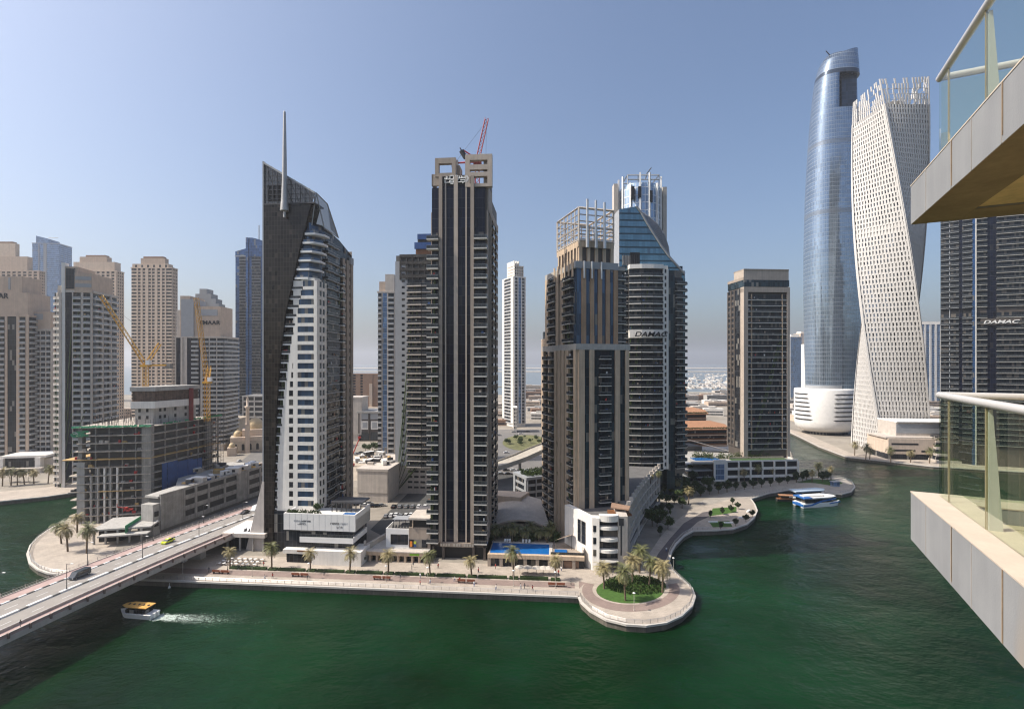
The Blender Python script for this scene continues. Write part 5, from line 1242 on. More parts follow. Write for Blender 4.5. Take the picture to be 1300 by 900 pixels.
b = tower('taupe_tower', 'narrow pale brown tower peeking out left of the stepped tan tower', 683.5, 689, 702, 480, 0, 432, [('P', 1), ('W', 1.2), ('P', 1), ('W', 1.2), ('P', 1)], [('P', 1), ('W', 1), ('P', 1)], tan, d=14); b.mb('wall').box(.5, b.w-.5, 0, 12, b.zt, b.zt+8, g_teal); b.flush()
# unfinished glass tower behind the curved one
Yq = 345.; oq = (kx(812)*Yq, Yq); b = Bld('unclad_glass_tower', 'silver glass tower with missing panels and roof frame rising behind the curved crown', oq, 0, 'tower')
zq = lambda py: ZZ(py, Yq)-2; q = MB(); q.lathe([(14, 0), (14, zq(246)), (13.2, zq(240))], GL('pale_blue_cladding', (.3, .4, .52), 2.2, 5., mw=.35, mh=.5, mcol=(.6, .62, .65), metal=.6, rough=.2, var=.35, tilt=.03, blind=0), 14); q.build('glass_drum', b.root)
for k in range(14):
    t = 2*math.pi*k/14; q = MB(); q.box(-.5, .5, -.5, .5, 0, zq(240)+(6 if k % 3 else 0), whiter, Matrix.Translation((14.3*math.cos(t), 14.3*math.sin(t), 0)) @ Matrix.Rotation(t, 4, 'Z')); q.build('rib', b.root)
q = MB()
for x, y0_ in ((-8, 252), (-3.5, 252), (4, 257)): q.box(x-.9, x+.9, -14.6, -12, zq(y0_+8), zq(y0_-6), black)
q.build('missing_panel', b.root)
q = MB(); zr = zq(228)
for a_, c_ in (((-10, -8, zr), (11, -8, zr)), ((-10, 8, zr), (11, 8, zr)), ((-10, -8, zr), (-10, 8, zr)), ((11, -8, zr), (11, 8, zr)), ((-10, -8, zr-3), (11, -8, zr-3))): q.tube(a_, c_, .45, greyc, n=4)
for x in (-10, -3, 4, 11):
    for y in (-8, 8): q.tube((x, y, zq(242)), (x, y, zr), .35, greyc, n=4)
q.build('roof_frame', b.root)
q = MB(); q.tube((4, 0, zr), (5, 0, zr+4), .35, dsteel, n=5); q.tube((5, 0, zr+4), (8, 0, zr+8), .35, dsteel, n=5); q.build('roof_crane', b.root)
for x in (-17, 16): q = MB(); q.box(x-1.4, x+1.4, -4, 2, 0, zq(236 if x < 0 else 240), offw); q.build('hoist_shaft', b.root)
b.flush()
# distant pale towers on the right
for i, (pl, pc_, pr, tp_, Y, m) in enumerate(((1003, 1003.5, 1017, 428, 900, g_far), (1016, 1016.5, 1024, 424, 980, None), (1022, 1022.5, 1034, 440, 950, g_far), (1166, 1166.5, 1196, 412, 800, None))):
    bays = [('C', 1)] if m else [('P', .5)]+[('C', 1.), ('P', .6)]*4
    b = tower('pale_tower', ('hazy pale blue tower just right of the framed tower', 'hazy cream tower with one bright edge left of the oval tower', 'hazy blue tower half behind the oval tower', 'hazy white gridded tower between the twisted and dark towers')[i], pl, pc_, pr, Y, 0, tp_, bays, [('P', 1)], white if i != 1 else beige2, curtain=g_far, d=24); b.mb('wall').box(2, b.w-2, 2, 18, b.zt, b.zt+5, white); b.flush()
# low blocks and podiums
def lowblock(name, label, pl, pc, pr, pybase, a, h, fb, sb, wall, fh=3.6, z=2., **kw):
    Y = F*(H-2)/(pybase-CY); b = tower(name, label, pl, pc, pr, Y, a, CY+(H-2-h)*F/Y, fb, sb, wall, fh=fh, cat=kw.pop('cat', 'building'), **kw); return b
b = lowblock('brown_block', 'reddish brown mid-rise with cream stair tower between wedge and burnt-top tower', 447, 483, 490, 528, 0, 54, [('P', .6), ('W', 1.4), ('P', 2.5), ('W', 1.3), ('P', 5), ('S', 1.4), ('P', 3)], [('P', 1)], brownr, d=20); b.mb('wall').box(b.w*.62, b.w*.72, -2, 1, 0, b.zt-12, beige2); b.mb('wall').box(-6, b.w+4, -8, -2.2, 0, 12, beige2); b.flush()
b = lowblock('patterned_hall', 'dark hall with white framed squares and flat roof behind the sandy car park', 455, 505, 512, 560, 0, 25, [('P', .4), ('N', 3), ('P', .4), ('N', 3), ('P', .4), ('N', 3), ('P', .4), ('N', 3)], [('P', 1)], dbrown, d=30, fh=6)
for k in range(4):
    x = b.w*(.045+k*.245); q = MB(); q.box(x+1, x+7.6, -.3, 0, b.zt-14.5, b.zt-7, white); q.box(x+2.1, x+6.5, -.35, -.05, b.zt-13.4, b.zt-8.1, greyc); q.build('framed_panel', b.root)
    q = MB(); q.box(x+.6, x+8, -.25, 0, b.zt-5.5, b.zt-.5, greyc); q.box(x+.6, x+8, -.25, 0, 1, b.zt-17, g_rail); q.build('window', b.root)
b.mb('wall').box(-1, b.w+1, -1, 30, b.zt, b.zt+1.6, concl); b.flush()
b = lowblock('plain_block', 'plain pale concrete block left of the patterned hall', 440, 459, 463, 560, 0, 38, [('S', 1)], [('S', 1)], offw, d=20); b.flush()
b = lowblock('parking_block', 'big windowless beige concrete block with cluttered flat roof beside the street', 454, 492, 503, 638, -6, 15.5, [('S', 1)], [('S', 1)], offw, d=40, cat='building')
rb = b; b.flush()
rnd = random.Random(21)
for k in range(26):
    px_ = rnd.uniform(452, 500); Yr = rnd.uniform(262, 290); kd = rnd.randrange(3)
    pile(('board_stack', 'site_cabin', 'pipe_bundle')[kd], ('board stack', 'site cabin', 'pipe bundle')[kd]+' among the clutter on the beige block roof', ('boards', 'cabin', 'pipes')[kd], (kx(px_)*Yr, Yr, 18.8), rnd.choice(cols[:6]), kd, rnd.uniform(.5, .9), rnd.uniform(0, 3))['group'] = 'clutter on the beige block roof'
rc = empty('boom_lift', 'red boom lift raised at the edge of the sandy yard', 'boom lift', G(446, 592, 2), 0)
q = MB(); q.box(-2, 2, -1.1, 1.1, .6, 2, redm); q.build('body', rc); q = MB(); q.tube((0, 0, 2), (1, 0, 8), .45, redm, .4); q.tube((1, 0, 8), (5.5, 0, 19), .4, redm, .3); q.build('boom', rc); q = MB(); q.box(4.6, 6.4, -.6, .6, 19, 20.1, redm); q.build('basket', rc)
for sx_ in (-1.3, 1.3): q = MB(); q.tube((sx_, -1.2, .55), (sx_, 1.2, .55), .55, tyre, n=10); q.build('wheel', rc)
# right-centre: low blocks behind the roundabout
b = lowblock('white_lowrise', 'small white low-rise under the slim white tower', 628, 652, 656, 549, 0, 24, [('P', 1), ('W', 3), ('P', 2), ('W', 3), ('P', 1)], [('S', 1)], white, d=16); b.flush()
b = lowblock('dark_glass_lowrise', 'long dark glass low-rise with curved front beyond the roundabout', 656, 700, 712, 545, 8, 22, [('C', 1)], [('P', 1)], dbrown, d=26, curtain=g_dark); b.mb('wall').box(-.8, .6, -1, 1, 0, b.zt, white); b.flush()
b = lowblock('car_park', 'grey multi-storey car park with planted roof left of the stepped tower', 668, 669, 702, 650, 25, 15, [('P', .5), ('W', 4), ('P', .5), ('W', 4), ('P', .5), ('W', 4), ('P', .5)], [('P', 1), ('W', 5), ('P', 1)], greyc, d=14, fh=3.2, sh=1.2)
q = MB(); rnd = random.Random(8)
for k in range(900):
    x = rnd.uniform(.5, b.w); y = rnd.uniform(.5, 10); z = b.zt+.9+rnd.uniform(0, 2.2); s = rnd.uniform(.3, .7); a_ = rnd.uniform(0, 3)
    q.raw([(x-s*math.cos(a_), y-s*math.sin(a_), z), (x+s*math.cos(a_), y+s*math.sin(a_), z), (x, y, z+s)], [(0, 1, 2)], leaf)
q.build('roof_planting', b.root); b.flush()
# shell-roofed pavilion
c = G(632, 685, 2); b = Bld('shell_pavilion', 'low beige pavilion with sweeping shell roof behind the blue pool', (kx(630)*200, 200), R(0), 'pavilion')
vs = []; nx, ny = 14, 8
for j in range(ny+1):
    for i in range(nx+1):
        s, t = i/nx, j/ny; vs.append((-2+s*23-t*2, -1+t*26-s*4, 5.5+3.2*math.sin(s*3.0)*(1-t*.35)+4.2*t))
q = MB(); q.raw(vs, [(j*(nx+1)+i, j*(nx+1)+i+1, (j+1)*(nx+1)+i+1, (j+1)*(nx+1)+i) for j in range(ny) for i in range(nx)], offw, True)
q.raw([(x, y, z-.7) for x, y, z in vs], [(j*(nx+1)+i, (j+1)*(nx+1)+i, (j+1)*(nx+1)+i+1, j*(nx+1)+i+1) for j in range(ny) for i in range(nx)], offw, True)
for i in range(nx): a_, c_ = vs[i], vs[i+1]; q.raw([(a_[0], a_[1], a_[2]-.7), (c_[0], c_[1], c_[2]-.7), c_, a_], [(0, 1, 2, 3)], beige2)
q.build('shell_roof', b.root); q = MB(); q.prism([(0, 2), (19, -2), (18, 20), (-2, 22)], 0, 6.2, g_dark, beige); q.build('wall', b.root)
q = MB(); q.prism([(-2, 18), (10, 15), (14, 24), (-2, 27)], 8.5, 12.5, beige2); q.build('parapet', b.root); b.flush()
# ================================================================ WATERFRONT BLOCKS (in promenade coordinates: s along, t inland)
def PB(name, label, s, t, cat, z=2.0):
    q = PR(s, t); return Bld(name, label, (q.x, q.y), PA, cat, z=z)
def s_at(px, t):
    q = E0+ev*t; return hit((q.x, q.y), (eu.x, eu.y), px)
def zt_at(py, px, t): q = PR(s_at(px, t), t); return ZZ(py, q.y)-2
# retail podium left of the black tower
t0 = 21.; sA, sB = s_at(468, t0), s_at(543, t0); b = PB('retail_podium', 'two-storey beige shop podium with roof terrace left of the black tower', sA, t0, 'shops')
def X(px, t=t0): return s_at(px, t)-sA
zz1 = zt_at(700, 500, t0); z2 = zt_at(672, 500, t0+3)
L_ = sB-sA; q = MB(); q.box(0, L_, 1.4, 20, 0, zz1, concl); q.box(-.5, L_, -.8, 1.4, zz1-1.2, zz1, tan); q.box(-.6, L_+.1, -1., 1.6, zz1, zz1+.35, offw); q.build('ground_storey', b.root)
for k in range(9): q = MB(); x = .2+k*(L_-1)/8; q.box(x, x+.8, -.4, 1.4, 0, zz1-1.2, tan); q.build('column', b.root)
for k in range(8): x = 1.+k*(L_-1)/8; b.item('shop_window', pane((L_-1)/8-.8, zz1-1.3, g_win), x, 1.35, 0, 0)
q = MB(); q.box(X(490, t0+4), X(519, t0+4), 4, 16, zz1, z2, whiter); q.box(X(491, t0+4), X(518, t0+4), 4.3, 15, z2, z2+.05, asphl); q.box(X(496, t0+4), X(518, t0+4), 3.9, 4, zz1+1.1, z2-2, g_win); q.build('upper_storey', b.root)
q = MB(); q.box(X(519.5, t0+4), L_, 3.6, 18, zz1, z2+.8, taupe); q.box(X(520, t0+4), L_-1, 3.4, 3.6, zz1+.5, zz1+3.2, g_dark); q.box(X(519.5, t0+4), L_, 3., 18, z2+3.6, z2+4.3, offw); q.box(X(520, t0+4), L_-.5, 3.9, 17, z2+.8, z2+3.6, black); q.box(X(524, t0+4), X(525, t0+4), 3.2, 4, z2+.8, z2+3.6, tan); q.build('upper_storey', b.root)
q = MB(); q.box(X(521, t0), X(533, t0), -.86, -.8, zz1-.9, zz1-.2, M('lime_sign', (.25, .5, .05), .6)); q.build('sign', b.root)
q = MB(); q.box(X(521, t0+4), X(524, t0+4), 3.3, 3.38, zz1+.7, zz1+2.6, M('orange_poster', (.75, .25, .04), .6)); q.box(X(526, t0+4), X(529, t0+4), 3.3, 3.38, zz1+.6, zz1+1.6, bluep); q.box(X(526, t0+4), X(529, t0+4), 3.3, 3.38, zz1+1.7, zz1+2.6, M('lime_poster', (.5, .55, .05), .6)); q.build('poster', b.root)
q = MB()
for k in range(5): q.box(X(497, t0+4)+k*2.2, X(497, t0+4)+k*2.2+.15, 6, 6.15, z2, z2+2.6, dsteel)
q.box(X(496, t0+4), X(516, t0+4), 6, 10.5, z2+2.6, z2+2.75, greyc); q.build('terrace_pergola', b.root)
for k in range(8): x = X(497, t0+4)+k*1.1; q = MB(); q.box(x, x+.6, 4.6, 5.2, z2+.05, z2+.5, dsteel); q.box(x, x+.6, 5.15, 5.25, z2+.5, z2+.95, dsteel); q.build('terrace_chair', b.root)
b.flush()
# ramp wall behind the wedge podium
b = PB('ramp_wall', 'pale beige retaining wall descending beside the street behind the white podium', s_at(463, 23), 22, 'wall')
q = MB(); q.vprism([(0, 0), (.6, 0), (.6, 6.5), (0, 6.5)], 0, 1, offw); q.prism([(0, 0), (1, 0), (13, 46), (12, 46)], 0, 5.2, offw); q.build('wall', b.root); b.flush()
# pool deck right of the black tower
sA, sB = s_at(619, 20.), s_at(742, 20.); b = PB('pool_deck', 'taupe shop block carrying the bright blue swimming pool beside the black tower', sA, 20., 'shops')
X = lambda px, t=20.: s_at(px, t)-sA
hd = zt_at(706, 660, 20.); q = MB(); q.box(0, sB-sA, 1, 22, 0, hd, taupe); q.box(0, sB-sA, -.3, 1.2, hd-.8, hd+.5, tan); q.build('shop_storey', b.root)
for k in range(8): x = (sB-sA)*k/8; q = MB(); q.box(x, x+1.1, -.2, 1.1, 0, hd-.8, taupe); q.build('column', b.root)
for k in range(8):
    x = (sB-sA)*k/8+1.15; 
    if k not in (5,): b.item('shop_window', pane((sB-sA)/8-1.2, hd-.85, g_win), x, .95, 0, 0)
q = MB(); q.box(X(716), X(735), .7, .9, 0, hd-1.4, brownr); q.build('roller_door', b.root)
q = MB(); q.box(X(621), X(697, 22), 1.6, 11.5, hd-.2, hd+.25, poolm); q.box(X(621)-.4, X(697, 22)+.4, 1.2, 1.6, hd-.2, hd+.32, coping); q.box(X(621)-.4, X(698, 22)+1, 11.5, 13, hd-.2, hd+.3, coping); q.box(X(697, 22), X(699, 22)+.6, 1.2, 11.5, hd-.2, hd+.31, coping); q.build('pool', b.root)
q = MB(); q.box(X(704, 23), X(720, 23), 3.5, 7, hd-.1, hd+.27, poolm); q.box(X(699, 22)+.6, X(741, 23)-.4, 1.3, 3.4, hd-.1, hd+.3, coping); q.build('small_pool', b.root)
q = MB(); q.box(X(699), X(742), 1.15, 1.25, hd+.5, hd+1.4, g_rail); q.box(X(740), X(742), 1.25, 14, hd, hd+2.4, offw); q.build('parapet', b.root)
b.flush(); PD = (sA, hd)
ca = empty('sail_canopy', 'small beige shade sail over the paddling pool beside the white corner block', 'shade sail', PR(sA+X(704, 28), 28, 2+hd), PA)
q = MB(); a_, c_, e_, f_ = (0, 0, 3), (6, -.5, 5.2), (11, 3, 2.8), (5, 6, 3.2)
q.raw([a_, c_, e_, f_], [(0, 1, 3), (1, 2, 3)], tan); q.build('fabric', ca); q = MB()
for v in (a_, c_, e_, f_): q.tube((v[0], v[1], 0), v, .08, dsteel)
q.build('post', ca)
um = None
# white corner block with curved bays below the stepped tower
tc = 19.5; sC, sD = s_at(752, tc), s_at(797, tc); b = PB('corner_block', 'white four-storey corner block with curved balcony bays below the stepped tower', sC, tc, 'building')
Lc = sD-sC; hc = zt_at(657, 752, tc); fl = hc/4.6
q = MB(); q.prism([(0, 0), (2.3, -.6), (2.3, 3), (0, 3)], 0, hc, white); q.prism([(0, .02), (0, 3), (-7, 16), (-9, 15)], 0, hc, white)
q.prism([(Lc-3.2, .1), (Lc, .3), (Lc+.5, 14), (Lc-3.2, 14)], 0, hc+.6, offw); q.prism([(2.3, 1.5), (Lc-3.2, 1.5), (Lc-3.2, 26), (-6, 15.5), (0, 3), (2.3, 3)], 0, hc-1.2, concd)
q.build('wall', b.root)
bowl = [(2.3+(Lc-5.5)*k/8, -.2-.9*math.sin(math.pi*k/8)) for k in range(9)]
for i in range(5):
    z = 1.2+fl*(i+.55); q = MB(); pts = bowl+[(Lc-3.2, 1.6), (2.3, 1.6)]
    q.prism(pts, z-1.0, z, white) if i else q.prism([(p[0], p[1]-1.4) for p in bowl]+[(Lc-3.2, 1.6), (2.3, 1.6)], z+.2, z+.5, concl)
    q.build('balcony' if i else 'entrance_canopy', b.root)
q = MB(); q.prism(bowl+[(Lc-3.2, 1.6), (2.3, 1.6)], hc-1.1, hc, white); q.build('parapet', b.root)
for i in range(4): b.item('window', pane(Lc-5.6, fl-.4, g_win), 2.35, 1.48, 1.4+fl*(i+.1), 0)
for i in range(3): q = MB(); z = hc*.28+i*fl*1.05; q.box(-.05, .0, -.5, -.2, 0, .01, black); q.v = []; q.f = []; q.m = []; q.smooth = []; q.box(.25, 2.0, -.35, .1, z, z+fl*.55, g_win); q.build('window', b.root)
q = MB(); T = Matrix.Rotation(math.atan2(15, -9), 4, 'Z')
q.box(4, 8.5, .12, .3, hc*.42, hc*.85, g_dark, Matrix.Translation((0, 0, 0)) @ T); q.box(6.1, 6.3, .1, .4, hc*.42, hc*.85, white, T); q.build('window', b.root)
q = MB(); q.box(Lc-2.4, Lc-1.9, .1, .25, hc*.3, hc*.98, dsteel); q.box(Lc-2.9, Lc-1.3, .08, .24, hc*.86, hc*1.0, dsteel); q.build('light_slot', b.root)
q = MB(); q.prism([(6, 4), (14, 6), (13, 12), (6, 11)], hc-.9, hc-.3, woodm); q.prism([(Lc-5, 6), (Lc+1, 4), (Lc+2, 8), (Lc-4, 12)], hc+1.6, hc+2, brownr); q.build('roof_deck', b.root)
b.flush()
# curved balcony wing sweeping back
c0, c1, c2 = G(800, 706, 2), G(815, 668, 2), G(838, 640, 2)
b = Bld('curved_wing', 'curved grey low-rise wing with stepped balcony fins behind the palm island', (0, 0), 0, 'building'); b.root.location = (c0.x, c0.y, 2)
N = 12; arcp = []
for k in range(N+1):
    t = k/N; p = c0*(1-t)**2+c1*2*t*(1-t)+c2*t*t; arcp.append(((p-c0).x, (p-c0).y))
hw = ZZ(640, c0.y)-2
back = [(arcp[-1][0]-16, arcp[-1][1]+3), (arcp[0][0]-4, arcp[0][1]+8)]
q = MB(); q.prism([(x-1.2, y+.3) for x, y in arcp]+back, 0, hw-1, g_dark, g_dark); q.prism([(x-1.4, y+.4) for x, y in arcp]+back, hw-1, hw-.5, concd); q.build('glazed_body', b.root)
for i in range(5):
    z = 1+(hw-1)*i/4.2
    q = MB(); q.prism(arcp+[(x-1.8, y+.3) for x, y in arcp[::-1]], z-.15, z+.4, offw); q.build('balcony', b.root)
for k in range(N+1):
    x, y = arcp[k]; q = MB(); q.box(x-.9, x+.05, y-.15, y+.15, 0 if k % 4 == 0 else hw*.35, hw+.5, offw); q.box(x-1.2, x+.1, y-.5, y+.4, hw-1.8, hw+1.1, offw); q.build('fin', b.root)
b.flush()
# terrace canopy on the promenade by the bridge
c = G(290, 702, 2); b = Bld('terrace_building', 'low building with white roof terrace beside the bridge abutment', (c.x-2, c.y+2), PA, 'building')
q = MB(); q.box(-2, 15, 0, 16, 5.2, 6.6, offw); q.box(-1.5, 14.5, .5, 15, 6.6, 6.62, whiter); q.box(0, 14, 3, 16, 0, 5.2, g_dark); q.build('roof_terrace', b.root)
for x in (0, 5, 10, 14): q = MB(); q.box(x-.25, x+.25, .5, 1, 0, 5.2, concl); q.build('column', b.root)
rnd = random.Random(2); q = MB()
for k in range(22): x, y = rnd.uniform(5, 14), rnd.uniform(2, 13); q.box(x, x+.5, y, y+.5, 6.62, 7.1, dsteel); q.box(x, x+.5, y+.45, y+.55, 7.1, 7.6, dsteel)
q.build('terrace_seating', b.root); b.flush()

# podium of the framed tower: white framed garage with roof garden
o_, a_, w_, d_ = site(905, 906, 1014, 296, 5., d=34); w_ = hit(o_, axes(a_)[0], 1013)
b = Bld('garden_podium', 'long white framed podium with dark openings and roof garden below the framed tower', o_, a_, 'podium')
hp = ZZ(587, 296)-2; q = MB(); q.box(.3, w_-.3, .5, 52, 0, hp-.6, dbrown); q.box(-12, w_, .3, 54, hp-.6, hp, concl); q.build('core', b.root)
facade(b, (w_*.14, 0), (w_, 0), hp-4.6*3, 4.6, 3, [('P', .8)]+[('W', 6.6), ('P', .8)]*6, wall=white, glass=black, sh=1.5, pd=.9, spd=.5)
q = MB(); q.box(0, w_*.14, -.4, .6, hp-11, hp+1.5, white); q.box(w_*.02, w_*.12, -.5, -.3, hp-10, hp-1, g_far); q.build('stair_bay', b.root)
q = MB(); q.box(-14, 1, 3, 22, 0, hp-5, g_dark); 
for k in range(3): q.box(-16, 1, 1.5, 22, 2+k*4, 2.5+k*4, greyc)
q.build('dark_wing', b.root)
q = MB(); q.box(14, w_-3, 2.2, 9, hp, hp+.08, grass); q.box(-8, 8, 6, 14, hp, hp+.2, poolm); q.box(0, w_, .2, .5, hp, hp+1.0, white); q.box(w_-.3, w_, .5, 30, hp, hp+1, white); q.box(14, w_-3, 9.2, 9.6, hp, hp+1.1, beige2); q.build('roof_garden', b.root)
q = MB(); rnd = random.Random(12)
for k in range(2200):
    c_ = rnd.choice(((4, 12), (10, 11), (16, 10.5), (22, 12), (33, 11), (28, 10.6), (40, 11.5), (2, 16), (-3, 16)))
    x = c_[0]+rnd.gauss(0, 1.6); y = c_[1]+rnd.gauss(0, .8); z = hp+abs(rnd.gauss(0, 1.5)); s = rnd.uniform(.25, .6); a1 = rnd.uniform(0, 3)
    q.raw([(x-s*math.cos(a1), y-s*math.sin(a1), z), (x+s*math.cos(a1), y+s*math.sin(a1), z), (x, y, z+s)], [(0, 1, 2)], leaf if k % 3 else palmg)
q.build('roof_shrubs', b.root); b.flush()
# terracotta-roofed waterside terraces in the gap
for i, (pl, pr, py, Y, h_, m) in enumerate(((864, 898, 533, 470, 13, orange), (862, 926, 553, 400, 11, orange))):
    p = P(pl, py, Y); b = Bld('terracotta_terrace', ('upper terracotta roofed terrace block in the gap behind the curved tower', 'lower long terracotta roofed terrace with a hedge line')[i], (p.x, Y), R(6), 'building')
    L_ = (pr-pl)*Y/F; top_ = ZZ(py-7, Y)-2; q = MB(); q.box(0, L_, 0, 22, 0, top_, woodm); q.build('wall', b.root)
    for j in range(3): q = MB(); q.box(.5, L_-.5, -.15, .1, top_-2.6-j*4.2, top_-.8-j*4.2, g_dark); q.box(-.6, L_+.6, -1.3, -.1, top_-4.4-j*4.2, top_-3.9-j*4.2, beige2); q.build('window_band', b.root)
    q = MB(); q.prism([(-1.5, -2), (L_+1.5, -2), (L_+4, 10), (L_-2, 24), (-1, 24)], top_, [top_+.6, top_+.6, top_+3, top_+4.5, top_+4.5], m); q.build('roof', b.root)
    q = MB(); rnd = random.Random(i)
    for k in range(400): x = rnd.uniform(0, L_); z = top_+.8+rnd.uniform(0, 1); q.raw([(x-.4, -1.5+rnd.uniform(-.3, .3), z), (x+.4, -1.5, z), (x, -1.4, z+.6)], [(0, 1, 2)], leaf)
    q.build('hedge', b.root); b.flush()
b = Bld('brown_slab', 'narrow dark brown building edge beside the curved tower', P(862, 520, 430).xy, 0, 'building'); q = MB(); q.box(0, 6, 0, 10, 0, ZZ(494, 430)-2, brownr); q.box(-.3, 6.3, -.3, 10, ZZ(494, 430)-2, ZZ(492, 430)-2, brownr); q.build('wall', b.root); b.flush()
c = G(862, 548, 2); sheet('resort_pool', [(864, 546), (905, 546), (920, 538), (868, 536)], 2.05, poolm)
# low city filling the gaps between the towers
gaps = (((441, 500), (500, 556), 'between the wedge and burnt-top towers'), ((634, 690), (497, 540), 'beyond the roundabout'), ((866, 924), (503, 528), 'behind the terracotta terraces'), ((1001, 1028), (494, 535), 'left of the white drum podium'), ((1164, 1194), (498, 545), 'right of the twisted tower'), ((286, 336), (500, 536), 'behind the mosque'))
rnd = random.Random(77); pal = (('cream', beige2), ('white', white), ('beige', beige), ('grey', concl), ('pale', offw), ('brown', brownr))
for (pa_, pb_), (ya_, yb_), where in gaps:
    for k in range(15):
        py = yb_-(yb_-ya_)*(k/14.)**.7; c = G(rnd.uniform(pa_-4, pb_+2), py, 2); sc_ = c.y/500; nm, m = rnd.choice(pal); w_, dd, hh = rnd.uniform(14, 30)*sc_, rnd.uniform(10, 16), rnd.uniform(4, 11)*(1.3 if k > 7 else .8)
        t = empty('city_block', '%s low city block in the hazy gap %s' % (nm, where), 'building', c, R(rnd.uniform(-12, 12)), 'low city blocks '+where)
        q = MB(); q.box(-w_/2, w_/2, 0, dd, 0, hh, m); q.box(-w_/2-.2, w_/2+.2, -.2, dd+.2, hh, hh+.8, m); q.box(-w_*.2, w_*.1, dd*.3, dd*.7, hh, hh+2.5, concl); q.build('wall', t)
        for j in range(int(hh/3.4)): q = MB(); q.box(-w_/2+1, w_/2-1, -.12, .05, 1.2+j*3.4, 2.8+j*3.4, g_win); q.build('window_band', t)
c = P(870, 560, 330); b = Bld('glazed_canopy', 'slanting pale canopy roof beside the framed tower podium', (c.x, 330), R(20), 'canopy')
q = MB(); q.raw([(0, 0, 20), (26, -12, 12), (28, -6, 12), (2, 6, 20)], [(0, 1, 2, 3)], offw); q.raw([(0, 0, 19.6), (26, -12, 11.6), (28, -6, 11.6), (2, 6, 19.6)], [(3, 2, 1, 0)], offw); q.build('roof', b.root)
q = MB(); q.box(2, 16, 3, 16, 0, 14, concd); q.build('support_block', b.root); b.flush()
# low building at the foot of the twisted tower
p = G(1128, 583, 2); b = Bld('banded_lowrise', 'low beige banded building with flat roofs right of the twisted tower', p.xy, R(-6), 'building')
q = MB(); q.box(0, 60, 0, 26, 4, 15, beige2); q.box(-1, 60, 1, 24, 15, 16, offw); q.box(0, 60, .6, 20, 0, 4, g_dark); q.box(10, 60, 8, 30, 16, 26, offw); q.box(10, 60, 7.8, 8, 18, 24.5, greyc); q.box(10, 62, 7, 31, 26, 26.6, whiter); q.build('wall', b.root)
for i in range(2): q = MB(); q.box(2, 18+i*2, -.1, .1, 6+i*4.6, 7.2+i*4.6, black); q.build('ribbon_window', b.root)
q = MB(); q.box(22, 60, -.1, .1, 5.5, 6.8, black); q.build('ribbon_window', b.root)
b.flush()
# terraced podium below the dark tower
p = G(1187, 588, 2); b = Bld('terraced_podium', 'terraced pale podium with planted decks seen through the balcony glass', (p.x+3, p.y+2), R(-12), 'podium')
rnd = random.Random(6)
for k in range(4):
    q = MB(); q.box(k*1.5, 90, k*3.2, 30, k*4.2, k*4.2+1.5, offw); q.build('deck', b.root); q = MB(); q.box(k*1.5+1, 90, k*3.2+2.6, 30, k*4.2+1.5, k*4.2+4.2, g_dark); q.build('glazing', b.root)
    q = MB()
    for j in range(900): x = rnd.uniform(2, 88); z = k*4.2+1.5+abs(rnd.gauss(0, .8)); y = k*3.2+rnd.uniform(.3, 1.6); s = rnd.uniform(.3, .7); q.raw([(x-s, y, z), (x+s, y+rnd.uniform(-.3, .3), z), (x, y, z+s)], [(0, 1, 2)], leaf)
    q.build('planting', b.root)
b.flush()
# left bank pavilion
p = G(-4, 601, 2); b = Bld('bank_pavilion', 'low white pavilion with big dark window on the left bank promenade', p.xy, R(10), 'pavilion')
q = MB(); q.box(0, 26, 2, 20, 9, 10.4, white); q.box(0, 2.4, 1.2, 20, 0, 9, white); q.box(20, 23, 1.2, 20, 0, 9, white); q.box(2.4, 20, 3, 20, 0, 9, g_dark); q.box(23, 30, 5, 20, 0, 8, offw); q.box(-6, 26, -3, 0, 0, 3.2, offw); q.build('wall', b.root)
for k in range(5): q = MB(); q.box(-5+k*6, -2+k*6, -3.1, -2.95, .2, 2.6, g_dark); q.build('window', b.root)
b.flush()
# mosque between the site and the wedge tower
c = G(318, 574, 2); b = Bld('mosque', 'cream mosque with golden domes and one slender minaret behind the unfinished podium', (c.x, c.y), R(25), 'mosque')
gold = M('golden_dome', (.52, .40, .24), .6, .1)
q = MB(); q.box(-14, 12, 0, 26, 0, 12, beige2); q.box(-13, 11, -.4, 0, 1, 9, sand); q.box(-6, 10, 4, 22, 12, 17, beige2); q.build('wall', b.root)
for k in range(5):
    q = MB(); x = -11+k*5; q.box(x, x+1.8, -.55, -.4, 2, 6, black); q.lathe([(.9, 6), (.65, 6.6), (.05, 6.9)], black, 8, (x+.9, -.48), sy=.1); q.build('window', b.root)
def dome(x, y, z, r):
    q = MB(); q.lathe([(r, z-2), (r, z)]+[(r*math.cos(R(a)), z+r*1.1*math.sin(R(a))) for a in range(10, 90, 10)]+[(.05, z+r*1.15)], gold, 20, (x, y)); q.tube((x, y, z+r*1.1), (x, y, z+r*1.1+2), .12, gold); q.build('dome', b.root)
dome(3, 13, 19, 6); dome(-9, 6, 13.5, 3); dome(-9, 20, 13.5, 3); dome(-12, -9, 7, 2.2)
q = MB(); q.box(-15, -9, -12, -6, 0, 6, beige2); q.build('porch', b.root)
q = MB(); q.box(-3.6, -.4, 1-3.2, 1, 0, 22, beige2); q.lathe([(1.3, 22), (1.2, 34), (2, 35), (2, 36), (.9, 36), (.8, 41), (.05, 45)], beige2, 12, (-2, -.6)); q.build('minaret', b.root); b.flush()
b = lowblock('sand_wall_block', 'blank sandy building behind the mosque', 286, 303, 306, 562, 5, 20, [('S', 1)], [('S', 1)], sand, d=20); b.flush()
